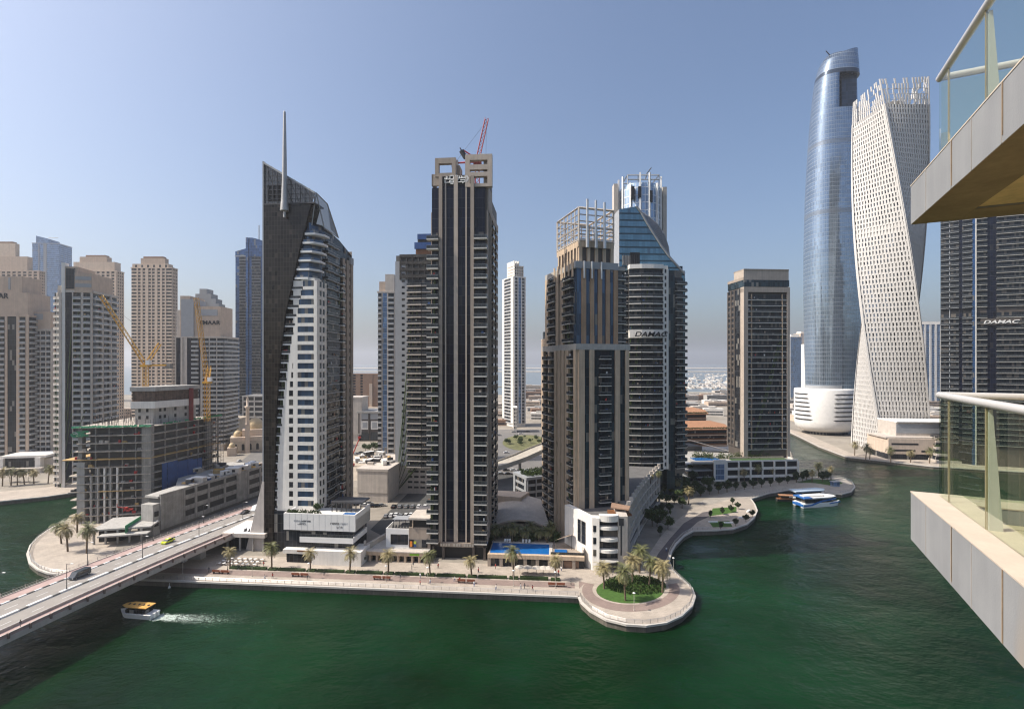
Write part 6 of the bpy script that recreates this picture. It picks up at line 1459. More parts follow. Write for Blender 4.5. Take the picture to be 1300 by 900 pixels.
b = lowblock('open_deck_block', 'unfinished grey open deck frame behind the mosque', 308, 338, 342, 545, 0, 34, [('P', .5), ('W', 5), ('P', .5), ('W', 5), ('P', .5)], [('P', 1)], concl, d=24, glass=black, fh=5.5, sh=1.8); b.flush()
b = lowblock('low_depot', 'low dark flat building behind the mosque', 284, 304, 308, 540, 0, 10, [('C', 1)], [('P', 1)], conc, d=16, curtain=g_dark); b.flush()
# flyover curve
fl_ = empty('flyover', 'pale curved road flyover between the black and stepped towers', 'flyover', G(660, 590, 2)); O = fl_.location
pts = [P(px_, py, Y) for px_, py, Y in ((560, 606, 285), (610, 596, 292), (635, 589, 300), (660, 580, 312), (680, 571, 325), (700, 563, 340), (740, 552, 360))]
q = MB(); vs = []
for i, p in enumerate(pts):
    a_ = pts[max(0, i-1)]; c_ = pts[min(len(pts)-1, i+1)]; d_ = (c_-a_).xy.normalized(); nn = Vector((-d_.y, d_.x, 0))*5.5; z = Vector((0, 0, max(p.z, 8)-p.z))
    for w, h_ in ((-1, -1.8), (1, -1.8), (1, .9), (.94, .9), (.94, 0), (-.94, 0), (-.94, .9), (-1, .9)): vs.append(tuple(p+z+nn*w+Vector((0, 0, h_))-O))
m_ = 8; q.raw(vs, [(i*m_+j, i*m_+(j+1) % m_, (i+1)*m_+(j+1) % m_, (i+1)*m_+j) for i in range(len(pts)-1) for j in range(m_)], M('flyover_concrete', (.42, .38, .32), .9)); q.build('deck', fl_)
for i in (1, 3, 5): q = MB(); p = pts[i]-O; q.tube((p.x, p.y, 0), (p.x, p.y, max(pts[i].z, 8)-3.6), .9, concl, n=8); q.build('pier', fl_)

# ================================================================ NEAR BALCONIES
Cb = Vector((4.43, 5.6)); bdv = Vector((-.436, -.9)).normalized(); bn = Vector((.9, -.436)).normalized()
def _p(): pass
def panelm():
    m, n, l, p = nodes('grey_panel_concrete')
    f = noise(n, l, 2.2, 6); st = noise(n, l, 1., 4, stretch(n, l, 5, 5, .35)); fine = noise(n, l, 60, 3)
    v = mth(n, l, 'ADD', mth(n, l, 'MULTIPLY', f, .5), mth(n, l, 'MULTIPLY', st, .5))
    c = mixc(n, l, ramp(n, l, v, .35, .65), (.235, .235, .24), (.29, .29, .292))
    ru = noise(n, l, 1., 3, stretch(n, l, 1.1, 1.1, .3)); c = mixc(n, l, ramp(n, l, ru, .64, .76, 0, .35), c, (.38, .27, .16))
    l.new(c, p.inputs['Base Color']); p.inputs['Roughness'].default_value = .65
    b = n.new('ShaderNodeBump'); b.inputs['Strength'].default_value = .15; b.inputs['Distance'].default_value = .01; l.new(fine, b.inputs['Height']); l.new(b.outputs[0], p.inputs['Normal']); return m
slabp = panelm()
soff = M('bounce_toned_soffit', (.78, .56, .27), .8, var=.3, scale=1.6, bump=.2); soffd = M('shade_toned_soffit_edge', (.36, .26, .15), .85, var=.3, scale=2); topm = M('warm_top_paint', (.56, .47, .38), .75, var=.12, scale=3)  # soffit ochre has warm bounce light painted in, its brown edge strip painted shade
tilem = paver('balcony_tile', (.5, .42, .31), .6, .6, .9); rust = M('rust_stain', (.27, .19, .12), .8, var=.5, scale=6); railm = M('pearl_handrail', (.62, .60, .58), .3, .25, var=.05); finm = M('fin_paint', (.46, .46, .43), .5, var=.08); fritm = M('joint_seal', (.28, .24, .15), .5)
BT = Matrix(((bdv.x, bn.x, 0, Cb.x), (bdv.y, bn.y, 0, Cb.y), (0, 0, 1, H), (0, 0, 0, 1)))
home = empty('apartment_building', 'near apartment building with two projecting balconies of grey slab and green tinted glass', 'building', (Cb.x+bn.x*3, Cb.y+bn.y*3, 0))
homei = Matrix.Translation(-home.location)
def HB(name, mb, parent=None, kindz=None):
    o = mb.build(name); o.matrix_world = homei @ BT if parent is None else Matrix()
    o.parent = parent or home; return o
LN, WD = 14., 3.4
def slab(zt, th, name):
    q = MB()
    q.box(-.0, LN, 0, .42, -th+zt, zt, slabp); q.box(.0, .42, .42, WD, -th+zt+.001, zt-.002, slabp)
    q.box(.42, LN, .42, WD, -th+zt+.05, zt-.16, soff)
    q.box(.424, LN, .424, WD-.01, -th+zt+.02, -th+zt+.045, soff); q.box(.002, LN, .002, .418, -th+zt-.003, -th+zt+.001, soffd); q.box(.002, .418, .42, WD, -th+zt-.003, -th+zt+.001, soffd)
    s = HB(name, q)
    q = MB(); q.box(-.004, LN, -.004, .425, zt, zt+.012, topm); q.box(-.004, .425, .425, WD, zt, zt+.0115, topm); HB('edge_top', q, s)
    q = MB(); q.box(.43, LN, .43, WD, zt-.16, zt-.145, tilem); HB('floor_tile', q, s)
    q = MB()
    for x in (.55, 1.28, 1.75, 2.3, 3.2): 
        q.box(x, x+.012, -.004, .0, zt-th, zt, M('panel_joint', (.3, .28, .26), .8) if x == .55 else q.mats[0])
    HB('panel_joint', q, s)
    q = MB(); rr = random.Random(int(zt*10))
    for x in (1.3, 2.32): q.box(x, x+.009+rr.uniform(0, .004), -.006, -.003, zt-th*rr.uniform(.75, 1), zt-.0, rust)
    HB('rust_streak', q, s)
    g0, g1 = .1, .22
    # glass panes along the front and the far end
    xs_ = [g0, .37+.02, 1.32, 2.75, 4.2, 6., 8., 10., 12.]
    for a_, c_ in zip(xs_[:-1], xs_[1:]):
        q = MB(); q.box(a_+.006, c_-.006, g1, g1+.014, zt+.012, zt+1.08, g_clear); o = HB('glass_panel', q, s)
        q = MB(); q.box(c_-.0025, c_+.0025, g1-.002, g1+.016, zt+.012, zt+1.08, fritm); HB('joint', q, s)
    q = MB(); q.box(g0, g0+.014, g1+.02, WD, zt+.012, zt+1.04, g_clear); HB('glass_panel', q, s)
    q = MB(); rail = [(LN, g1+.007), (g0+.02, g1+.007), (g0+.02, WD)]
    q.tube((rail[0][0], rail[0][1], zt+1.09), (rail[1][0]-.02, rail[1][1], zt+1.09), .036, railm, n=14); q.tube((rail[1][0], rail[1][1], zt+1.09), (rail[2][0], rail[2][1], zt+1.09), .036, railm, n=14); HB('handrail', q, s)
    for x in (1.33, 4.21, 8.01):
        q = MB(); A = [(x-.0, .24), (x-.0, .31), (x, .50), (x, .24)]; T = Matrix.Rotation(R(0), 4, 'Z')
        vs = [(x-.012, .238, zt+.01), (x-.012, .33, zt+.01), (x-.012, .262, zt+1.04), (x-.012, .238, zt+1.04), (x+.012, .238, zt+.01), (x+.012, .33, zt+.01), (x+.012, .262, zt+1.04), (x+.012, .238, zt+1.04)]
        q.raw(vs, [(0, 1, 2, 3), (7, 6, 5, 4), (0, 4, 5, 1), (1, 5, 6, 2), (2, 6, 7, 3), (3, 7, 4, 0)], finm); HB('fin', q, s)
    return s
slab(-1.44, .52, 'balcony'); slab(1.95, .42, 'balcony')
q = MB()
q.box(-.5, 60, WD+.0, WD+14, -H+2, 60, M('home_render', (.5, .45, .38), .85, var=.12)); HB('wall', q)
for z in (-1.35, 2.05):
    q = MB(); q.box(1., 3.4, WD-.06, WD-.01, z, z+2.4, g_win); q.box(4.2, 7, WD-.06, WD-.01, z, z+2.4, g_win); HB('balcony_door', q)
# ================================================================ PLANTS
def palm_kind(name, h, fr, fl, m, seed, n_f=44):
    """date palm: rough tapered trunk and a crown of arching pinnate fronds, the lowest hanging dry"""
    r_ = random.Random(seed); t = empty(name, 'date palm', 'palm tree')
    q = MB(); lean = r_.uniform(-.03, .03); segs = 7
    for k in range(segs):
        a_, c_ = k/segs, (k+1)/segs; q.tube((lean*h*a_*a_, 0, h*a_), (lean*h*c_*c_, 0, h*c_+.05), .27-.06*a_, trunkm, .30-.06*c_, n=8)
    q.lathe([(.2, h-.5), (.42, h-.1), (.3, h+.5)], trunkm, 8, (lean*h, 0)); q.build('trunk', t)
    q = MB(); O = Vector((lean*h, 0, h+.2))
    for k in range(n_f):
        az = k*2.39996+r_.uniform(-.2, .2); el = 1.35-2.1*(k/n_f)**.8+r_.uniform(-.15, .15); L = fl*r_.uniform(.8, 1.1)
        dr = r_.uniform(1.1, 2.0); pts = []; p = O.copy(); e = el; ns = 6
        for s in range(ns+1):
            pts.append(p.copy()); d = Vector((math.cos(az)*math.cos(e), math.sin(az)*math.cos(e), math.sin(e))); p = p+d*L/ns; e -= dr/ns
        side = Vector((-math.sin(az), math.cos(az), 0))
        for s in range(ns):
            a_, c_ = pts[s], pts[s+1]; d = (c_-a_).normalized(); up = side.cross(d)
            for j in range(2):
                b0 = a_+(c_-a_)*(j*.5); b1 = a_+(c_-a_)*(j*.5+.34); wl = fr*(.55+.75*math.sin(math.pi*min(1, (s+.5*j+.6)/ns)))*r_.uniform(.8, 1.15)
                for sg in (-1, 1):
                    tip = b0+side*sg*wl*.85+d*wl*.55-up*(-.25*wl)*(-1)-Vector((0, 0, .12*wl)); q.raw([b0, b1, tip], [(0, 1, 2)], m if el > -.2 else palmm)
            q.raw([a_-side*.03, a_+side*.03, c_+side*.025, c_-side*.025], [(0, 1, 2, 3)], m)
    q.build('crown', t); return t
pk = [palm_kind('date_palm', 6.2, .75, 3.3, palmm, 1), palm_kind('date_palm', 7., .75, 3.5, palmg, 2, 48), palm_kind('date_palm', 5.6, .7, 3.1, palmm, 3, 38)]
used = [False]*3; TRND = random.Random(5)
def palm(p, label, group, kind=0, rz=0., sc=1.):
    p = Vector(p)
    if not used[kind]:
        used[kind] = True; o = pk[kind]; o.location = p; o.rotation_euler = (0, 0, rz); o.scale = (sc,)*3; o['label'] = label; o['group'] = group; return o
    o = dup(pk[kind], p, rz, label, group, (sc*TRND.uniform(.92, 1.08), sc*TRND.uniform(.92, 1.08), sc*TRND.uniform(.85, 1.15))); o.rotation_euler = (TRND.gauss(0, .045), TRND.gauss(0, .045), rz); return o
rnd = random.Random(31)
ordw = ['first', 'second', 'third', 'fourth', 'fifth', 'sixth', 'seventh', 'eighth', 'ninth', 'tenth', 'eleventh', 'twelfth']
where = ['below the white roof terrace', 'before the entrance of the wedge tower', 'before the white podium nameplates', 'at the right end of the white podium', 'before the beige shop podium', 'at the left corner of the black tower', 'before the black tower entrance', 'before the blue pool', 'before the roller door']
for i, px_ in enumerate((292, 345, 394, 444, 493, 546, 599, 652, 705)):
    q = PR(s_at(px_, 10.6), 10.6, 2.05); palm(q, '%s palm of the promenade row, %s' % (ordw[i], where[i]), 'date palms along the promenade', i % 2 if i % 3 else 2, rnd.uniform(0, 6), rnd.uniform(.92, 1.08))
for i, (px_, py, lb) in enumerate(((767, 747, 'left'), (794, 762, 'front'), (803, 741, 'rear middle'), (824, 745, 'rear right'), (841, 752, 'right front'), (812, 727, 'rearmost'), (836, 738, 'right rear'))):
    palm(G(px_, py, 2.05), 'date palm on the round island lawn, the %s one' % lb, 'date palms on the island lawn', i % 2, rnd.uniform(0, 6), rnd.uniform(1., 1.2))
for i, (px_, py, lb) in enumerate(((78, 690, 'outermost'), (86, 700, 'front left'), (110, 702, 'front right'), (98, 676, 'rear'))):
    palm(G(px_, py, 2.05), 'date palm on the left peninsula behind the bridge, %s' % lb, 'date palms on the peninsula', (i+1) % 2, rnd.uniform(0, 6), 1.15)
for i, px_ in enumerate((3, 14, 22, 31, 43, 61, 70)):
    palm(G(px_, 617-i*.7, 2.05), 'date palm on the left bank before the white pavilion, %s from the left edge' % ordw[i], 'date palms on the left bank', i % 2, rnd.uniform(0, 6), rnd.uniform(1.0, 1.25))
for i, (px_, py) in enumerate(((874, 640), (858, 628), (1031, 612), (1039, 606), (1055, 609), (962, 610), (978, 609), (992, 607), (945, 612), (835, 600), (826, 606))):
    lb = ('sunlit date palm where the dark walkway meets the round plaza', 'date palm in shade left of the sunlit plaza palm', 'date palm at the ferry landing, left', 'date palm at the ferry landing, middle', 'date palm at the ferry landing, right', 'shaded palm before the white podium openings, second', 'shaded palm before the white podium openings, third', 'shaded palm before the white podium openings, rightmost', 'shaded palm before the white podium openings, leftmost', 'palm on the roof edge of the curved wing, right', 'palm on the roof edge of the curved wing, left')[i]
    q = G(px_, py, 2.05) if i < 9 else P(px_, 604, 232)
    if i >= 9: q.z = 16.2
    palm(q, lb, None if i in (0,) else 'palms around the basin', i % 2, rnd.uniform(0, 6), rnd.uniform(.9, 1.15) if i < 9 else .6)
for i, px_ in enumerate((1085, 1099, 1104, 1131, 1156, 1180)):
    q = G(px_, (578, 584, 583, 587, 587, 588)[i], 2.05); palm(q, 'date palm on the far bank below the twisted tower, %s from left' % ordw[i], 'date palms on the far bank', i % 2, rnd.uniform(0, 6), 1.2)
for i, (px_, t_) in enumerate(((628, 34), (641, 36), (650, 33), (658, 37), (668, 34), (676, 38), (684, 35), (694, 34), (700, 37))):
    q = PR(s_at(px_, t_), t_, 2+PD[1]*.5); palm(q, 'dark green palm behind the blue pool, %s from left' % ordw[i], 'palms behind the blue pool', 1, rnd.uniform(0, 6), rnd.uniform(.75, 1.))
def blob(q, c, rx, rz, n_, m, s0, s1, r_):
    """loose leaf clumps filling an uneven ellipsoid"""
    cl = [(r_.gauss(0, .45), r_.gauss(0, .45), r_.gauss(0, .45)) for _ in range(9)]
    for k in range(n_):
        a = r_.choice(cl); v = Vector((a[0]+r_.gauss(0, .22), a[1]+r_.gauss(0, .22), a[2]+r_.gauss(0, .22)))
        if v.length > 1.1: continue
        p = Vector(c)+Vector((v.x*rx, v.y*rx, v.z*rz)); s = r_.uniform(s0, s1); d = Vector((r_.gauss(0, 1), r_.gauss(0, 1), r_.gauss(0, 1))).normalized(); e = d.orthogonal().normalized()*s; f = d.cross(e).normalized()*s
        q.raw([p-e, p+f*.6, p+e, p-f*.6], [(0, 1, 2, 3)], m)
def tree_kind(name, h, rx, m, seed, n_=900):
    r_ = random.Random(seed); t = empty(name, 'round tree', 'tree'); q = MB(); q.tube((0, 0, 0), (0, 0, h*.5), .16, trunkm, .1, n=6)
    for k in range(4): a = k*1.6; q.tube((0, 0, h*.4), (math.cos(a)*rx*.5, math.sin(a)*rx*.5, h*.72), .08, trunkm, .03, n=4)
    q.build('trunk', t); q = MB(); blob(q, (0, 0, h*.68), rx, h*.34, n_, m, .18, .42, r_); q.build('crown', t); return t
tk = [tree_kind('round_tree', 4.2, 1.7, leafd, 1), tree_kind('round_tree', 5.4, 2.4, leaf, 2, 1200)]; tused = [False, False]
def tree(p, label, group, kind=0, sc=1., rz=0.):
    if not tused[kind]:
        tused[kind] = True; o = tk[kind]; o.location = p; o.scale = (sc,)*3; o['label'] = label
        if group: o['group'] = group
        return o
    return dup(tk[kind], p, rz, label, group, sc)
for i, (px_, py) in enumerate(((902, 657), (917, 653), (928, 650), (937, 646), (930, 640), (915, 672), (934, 667.5), (947, 662), (955, 656), (1019, 611), (1024, 609), (1044, 611), (1050, 610))):
    tree(G(px_, py, 2.05), 'small dark round tree on the basin plaza, %s' % ('first at the lawn corner', 'second beside the white seats', 'third by the lawn', 'fourth near the tip', 'behind the bright lawn', 'in the first water-edge pot', 'in the second water-edge pot', 'in the third water-edge pot', 'in the tip pot', 'left at the ferry landing', 'left of the ferry landing palms', 'right in the ferry landing clump', 'beside the landing kiosk')[i], 'round trees on the basin plaza', 0, .75 if i < 9 else 1.3, i*.7)
for i in range(14):
    px_ = 868+i*11.; q = G(px_, 632-i*1.5, 2.03); tree(q, 'dark shade tree in the row before the white garden podium', 'shade trees before the garden podium', 0, rnd.uniform(1., 1.5), i)
for i in range(12):
    px_ = (838, 843, 850, 846, 856, 862, 840, 852, 834, 848, 858, 866)[i]; py = (680, 662, 650, 640, 640, 634, 650, 628, 668, 672, 622, 645)[i]; tree(G(px_, py, 2.03), 'dark tree in the shaded strip beside the curved wing', 'trees beside the curved wing', i % 2, rnd.uniform(.9, 1.3), i)
for i, (px_, py) in enumerate(((846, 612), (852, 608), (860, 612), (868, 622), (876, 628), (884, 622), (893, 616), (899, 622), (880, 612), (872, 606), (842, 628), (836, 640), (832, 655), (828, 668), (889, 630), (864, 626))): tree(G(px_, py, 2.03), 'dense dark tree between the curved wing and the white garden podium', 'trees behind the plaza', i % 2, rnd.uniform(1.0, 1.7), i)
for i in range(10): tree(PR(s_at(626+i*8.5, 36+(i % 3)*3), 36+(i % 3)*3, 2+PD[1]*.4), 'dark leafy tree in the shade behind the blue pool', 'trees behind the blue pool', 1, rnd.uniform(.9, 1.3), i)
for i in range(16):
    px_ = 642+rnd.uniform(0, 50); py = 556+rnd.uniform(0, 13); tree(G(px_, py, 2.05), 'low dusty tree on the roundabout lawn', 'trees on the roundabout', 1, rnd.uniform(.6, 1.1), i)
for i in range(8):
    px_ = 464+i*4.5; tree(G(px_, 571+rnd.uniform(-1, 3), 2.03), 'leafy tree in front of the patterned hall', 'trees before the patterned hall', 1, rnd.uniform(1., 1.5), i)
for i, (px_, py) in enumerate(((419, 700), (437, 712), (452, 712), (384, 712), (462, 712))): tree(PR(s_at(px_, 19.4), 19.4, 2.05), 'clipped shrub tree against the white entrance wall, %s from left' % ordw[i], 'shrub trees at the wedge tower', 0, .55, i)
tree(wpos @ Vector((0, 60, 2)), 'leafy green tree beside the concave-top tower', None, 1, 2.2)['label'] = 'leafy green tree behind the left bank pavilion'
o = [x for x in COL.objects if x.get('label') == 'leafy green tree behind the left bank pavilion'][0]; o.location = G(57, 588, 2)
tree((PR(s_at(404, 22), 22).x, PR(s_at(404, 22), 22).y, 2+fzp(654)), 'bright green tree on the white podium terrace', None, 1, .75)
# hedges and planters along the promenade
def hedge_box(name, label, s0, s1, t0_, t1_, h_, group=None):
    r_ = random.Random(int(s0*10)); c = PR(s0, t0_, 2.04); q = MB(); L_, D_ = s1-s0, t1_-t0_
    q.box(.05, L_-.05, .05, D_-.05, 0, h_*.85, hedge)
    for k in range(int(L_*22)):
        x, y, z = r_.uniform(0, L_), r_.uniform(0, D_), r_.uniform(.1, h_); s = r_.uniform(.08, .2); a = r_.uniform(0, 3); q.raw([(x-s*math.cos(a), y-s*math.sin(a), z), (x+s*math.cos(a), y+s*math.sin(a), z), (x, y, z+s*1.4)], [(0, 1, 2)], leaf if k % 2 else hedge)
    o = q.build(name); o.location = c; o.rotation_euler = (0, 0, PA); return tag(o, label, 'hedge', group)
hx = [s_at(p, 10) for p in (296, 345, 394, 444, 493, 546, 599, 652, 705)]
for i in range(8): hedge_box('hedge', 'clipped low hedge strip on the promenade between the %s and %s palm' % (ordw[i], ordw[i+1]), hx[i]+2, hx[i+1]-2.2, 10, 11.3, .8 if i < 7 else 1., 'hedge strips along the promenade')
for i in range(9): hedge_box('planter', 'square green planter round the foot of the %s promenade palm' % ordw[i], hx[i]-1.5, hx[i]+1.5, 9.9, 11.7, .6, 'planters at the promenade palms')
q = MB(); r_ = random.Random(77); c = G(806, 743, 2.06)
for k in range(3200):
    a = r_.uniform(0, 6.28); rr = math.sqrt(r_.uniform(0, 1)); x = rr*9.5*math.cos(a); y = rr*6.5*math.sin(a); z = r_.uniform(0, 1.1)*(1-rr*.4); s = r_.uniform(.15, .4); a = r_.uniform(0, 3)
    q.raw([(x-s*math.cos(a), y-s*math.sin(a), z), (x+s*math.cos(a), y+s*math.sin(a), z), (x, y, z+s*1.3)], [(0, 1, 2)], leaf if k % 3 else grass)
o = q.build('shrub_bed'); o.location = c; tag(o, 'low green shrub bed in the middle of the round island lawn', 'shrubs')
# ================================================================ STREET FURNITURE
red_w = M('red_timber', (.22, .07, .035), .7, var=.2)
def bench_kind():
    t = empty('bench', 'bench', 'bench'); q = MB(); q.box(-.9, .9, -.3, .3, .42, .5, red_w); q.build('seat', t); q = MB(); q.box(-.9, .9, .26, .34, .5, .95, red_w); q.build('backrest', t)
    for x in (-.7, .7): q = MB(); q.box(x-.06, x+.06, -.28, .3, 0, .42, dsteel); q.build('leg', t)
    return t
bk = bench_kind(); first = True
for i, px_ in enumerate((275, 286, 375.5, 387, 479, 491, 586, 598, 701, 712)):
    lb = 'red timber bench on the mauve promenade lane, %s from left' % ordw[i]; q = PR(s_at(px_, 6.3), 6.3, 2.05)
    if first: bk.location = q; bk.rotation_euler = (0, 0, PA+R(180)); bk['label'] = lb; bk['group'] = 'benches on the promenade'; bk.scale = (1.4,)*3; first = False
    else: dup(bk, q, PA+R(180), lb, None, 1.4)
def plamp_kind():
    t = empty('promenade_lamp', 'lamp', 'lamp post'); q = MB(); q.tube((0, 0, 0), (0, 0, 4.8), .07, offw, .05); q.tube((0, 0, 0), (0, 0, .4), .14, offw); q.build('pole', t); q = MB(); q.lathe([(.05, 4.8), (.42, 4.95), (.42, 5.05), (.05, 5.2)], whiter, 12); q.build('lamp_head', t); return t
pl = plamp_kind(); first = True
for i, (px_, t_) in enumerate(((232, 5), (320, 5.), (392, 5.), (490, 5.), (543, 5.), (652, 5.), (705, 5.), (805, None), (855, None))):
    q = PR(s_at(px_, t_), t_, 2.04) if t_ else G(px_, 775 if px_ == 805 else 727, 2.05); lb = 'slim pale lamp post on the promenade, %s from left' % ordw[i]
    if first: pl.location = q; pl['label'] = lb; pl['group'] = 'lamp posts on the promenade'; first = False
    else: dup(pl, q, 0, lb)
def parasol_kind(m):
    t = empty('parasol', 'parasol', 'parasol'); q = MB(); q.lathe([(1.7, 2.3), (.9, 2.65), (.05, 2.95)], m, 8); q.build('canopy', t); q = MB(); q.tube((0, 0, 0), (0, 0, 2.6), .05, dsteel); q.build('pole', t); return t
pa = parasol_kind(offw); first = True; rnd = random.Random(15)
def table_set():
    t = empty('cafe_table', 'cafe table', 'table'); q = MB(); q.lathe([(.55, .7), (.55, .75)], whiter, 10); q.build('tabletop', t); q = MB(); q.tube((0, 0, 0), (0, 0, .7), .05, dsteel); q.build('leg', t); return t
def chair_k():
    t = empty('cafe_chair', 'cafe chair', 'chair'); q = MB(); q.box(-.24, .24, -.24, .24, .38, .46, offw); q.build('seat', t); q = MB(); q.box(-.24, .24, .2, .26, .46, .9, offw); q.build('backrest', t)
    q = MB()
    for x in (-.2, .2):
        for y in (-.2, .2): q.box(x-.03, x+.03, y-.03, y+.03, 0, .38, dsteel)
    q.build('legs_frame', t); return t
tb_, ck = table_set(), chair_k(); f1 = f2 = True
for r in range(3):
    for c in range(7):
        s_ = s_at(283, 15)+c*2.1+rnd.uniform(-.3, .3); t_ = 13+r*2.2; q = PR(s_, t_, 2.04); lb = 'round white cafe table below the white roof terrace beside the bridge'
        if f1: tb_.location = q; tb_['label'] = lb; tb_['group'] = 'tables of the cafe by the bridge'; f1 = False
        else: dup(tb_, q, 0, lb)
        for a in (0, math.pi):
            p = PR(s_+.85*math.cos(a), t_, 2.04); lb = 'pale cafe chair at a table below the white roof terrace'
            if f2: ck.location = p; ck.rotation_euler = (0, 0, a+R(90)); ck['label'] = lb; ck['group'] = 'chairs of the cafe by the bridge'; f2 = False
            else: dup(ck, p, a-R(90), lb)
for i, px_ in enumerate((660, 670, 681, 690, 697)):
    q = PR(s_at(px_, 14.5), 14.5, 2.04); lb = 'pale cafe parasol before the pool shops, %s from left' % ordw[i]
    if first: pa.location = q; pa['label'] = lb; pa['group'] = 'parasols before the pool shops'; first = False
    else: dup(pa, q, 0, lb)
for i, px_ in enumerate((24, 36, 12)): dup(pa, G(px_, 612, 2.05), 0, 'pale parasol on the left bank before the pavilion, %s from left' % ('middle', 'right', 'left')[i], 'parasols on the left bank', 1.6)
def lounger_k():
    t = empty('sun_lounger', 'white sun lounger', 'sun lounger'); q = MB(); q.box(-.35, .35, -.9, .5, .25, .36, whiter); q.build('seat', t); q = MB(); q.box(-.35, .35, 0, .08, 0, .8, whiter, Matrix.Translation((0, .5, .3)) @ Matrix.Rotation(R(-35), 4, 'X')); q.build('backrest', t); return t
lk = lounger_k(); f1 = True
for i, px_ in enumerate((641, 644, 647, 664, 668, 672)):
    q = PR(s_at(px_, 32), 32.4, 2+PD[1]+.3); lb = 'white sun lounger at the back edge of the blue pool, %s from left' % ordw[i]
    if f1: lk.location = q; lk.rotation_euler = (0, 0, PA); lk['label'] = lb; lk['group'] = 'loungers by the blue pool'; f1 = False
    else: dup(lk, q, PA, lb)
# ================================================================ VEHICLES
def car_kind(name, label, cat, m, L=4.5, W_=1.85, h=1.45, van=False, extra=None):
    t = empty(name, label, cat); w = W_/2
    def prof(pts, w0, w1, mm, q, cap=True):
        n_ = len(pts); A = [(x, -w0 if z < .95 else -w1, z) for x, z in pts]; B = [(x, -y, z) for x, y, z in A]
        q.raw(A+B, [(i, (i+1) % n_, (i+1) % n_+n_, i+n_) for i in range(n_)], mm); tr = tessellate_polygon([[Vector((x, z, 0)) for x, z in pts]]); q.raw(A, tr, mm); q.raw(B, [t_[::-1] for t_ in tr], mm)
    q = MB(); l_ = L/2
    if van: body = [(-l_, .35), (l_, .35), (l_, .85), (l_-.5, 1.05), (l_-1.3, h), (-l_+.1, h), (-l_, 1.0)]
    else: body = [(-l_, .3), (l_, .3), (l_, .7), (l_-.95, .9), (-l_+.7, .92), (-l_, .85)]
    prof(body, w, w-.06, m, q); q.build('body', t)
    q = MB()
    if van: q.box(-l_+.6, l_-1.5, -w-.01+.05, w+.01-.05, 1.0, h-.2, carg); prof([(l_-.62, 1.06), (l_-1.25, h-.1), (l_-1.32, h-.1), (l_-.72, 1.06)], w-.1, w-.12, carg, q)
    else: prof([(-l_+.55, .92), (l_-1.0, .9), (l_-1.75, h-.06), (-l_+1.1, h-.06)], w-.08, w-.22, carg, q)
    q.build('windows', t)
    if not van: q = MB(); prof([(-l_+1.05, h-.07), (l_-1.7, h-.07), (l_-1.85, h), (-l_+1.25, h)], w-.2, w-.22, m, q); q.build('roof', t)
    for x in (-l_+.85, l_-.85):
        for s in (-1, 1): q = MB(); q.tube((x, s*(w-.2), .33), (x, s*(w+.01), .33), .33, tyre, n=12); q.tube((x, s*w, .33), (x, s*(w+.02), .33), .19, steel, n=8); q.build('wheel', t)
    for s in (-1, 1): q = MB(); q.box(l_-.05, l_+.015, s*w*.75-.2, s*w*.75+.2, .6, .75, whiter); q.build('headlight', t); q = MB(); q.box(-l_-.015, -l_+.05, s*w*.75-.18, s*w*.75+.18, .65, .8, redm); q.build('tail_light', t)
    if extra: extra(t)
    return t
carw = M('car_white', (.75, .75, .74), .25, var=.02); carb = M('car_black', (.015, .015, .017), .2, var=.05); carn = M('car_slate', (.05, .06, .075), .2, var=.05); cars_ = M('car_silver', (.4, .41, .42), .25, .5, var=.03); cary = M('taxi_lime', (.55, .62, .03), .35, var=.05)
road_ang = math.atan2(bd.y, bd.x)
def on_bridge(t, s, w, flip=False): t.location = BP(s, w, .03); t.rotation_euler = (0, 0, road_ang+(math.pi if flip else 0)); return t
def s_bridge(px_, w):
    q = BRM @ Vector((0, w, 0)); return hit((q.x, q.y), (bd.x, bd.y), px_)
on_bridge(car_kind('van', 'dark slate passenger van driving on the far lanes of the bridge', 'van', carn, 5.4, 2., 2.05, True), s_bridge(101, 17.5), 17.5)
def taxi_sign(t): q = MB(); q.box(-.15, .15, -.4, .4, 1.46, 1.62, whiter); q.build('roof_sign', t)
on_bridge(car_kind('taxi', 'lime yellow taxi on the far lanes of the bridge', 'taxi', cary, extra=taxi_sign), s_bridge(213, 17.3), 17.3)
on_bridge(car_kind('parked_car', 'black car at the far end of the bridge beside the white minibus', 'car', carb), s_bridge(311, 18.2), 18.2)
on_bridge(car_kind('minibus', 'white minibus at the far end of the bridge next to the wedge tower', 'minibus', carw, 6., 2.1, 2.4, True), s_bridge(326, 17.), 17.)
ck_ = [car_kind('parked_car', 'white car', 'car', carw), car_kind('parked_car', 'black car', 'car', carb), car_kind('parked_car', 'silver car', 'car', cars_)]; cu = [False]*3
cn = ['white', 'black', 'silver']
def park(p, rz, k, lb, group):
    lb = cn[k]+' '+lb
    if not cu[k]: cu[k] = True; o = ck_[k]; o.location = p; o.rotation_euler = (0, 0, rz); o['label'] = lb; o['group'] = group; return o
    return dup(ck_[k], p, rz, lb, group)
rnd = random.Random(44)
for i in range(8): park(G(491+i*6.2, 656-(i % 3)*.7, 2.02), R(80), 0 if i % 3 else 2, 'car in the sunny row below the burnt-top tower', 'cars parked below the burnt-top tower')
for i in range(6): park(G(500+i*8, 644, 2.02), R(85), rnd.randrange(3), 'car in the back row below the burnt-top tower', 'cars parked below the burnt-top tower')
for i in range(7): park(G(452+i*5.4, 642+rnd.uniform(-3, 3), 2.02), R(20), rnd.randrange(3), 'car in the small yard behind the white podium', 'cars behind the white podium')
for i in range(9): park(G(636+i*4.6+(i % 2)*2, 602-(i % 2)*4.5, 2.03), R(10), rnd.randrange(3), 'car in the open lot between the black and stepped towers', 'cars in the open lot')
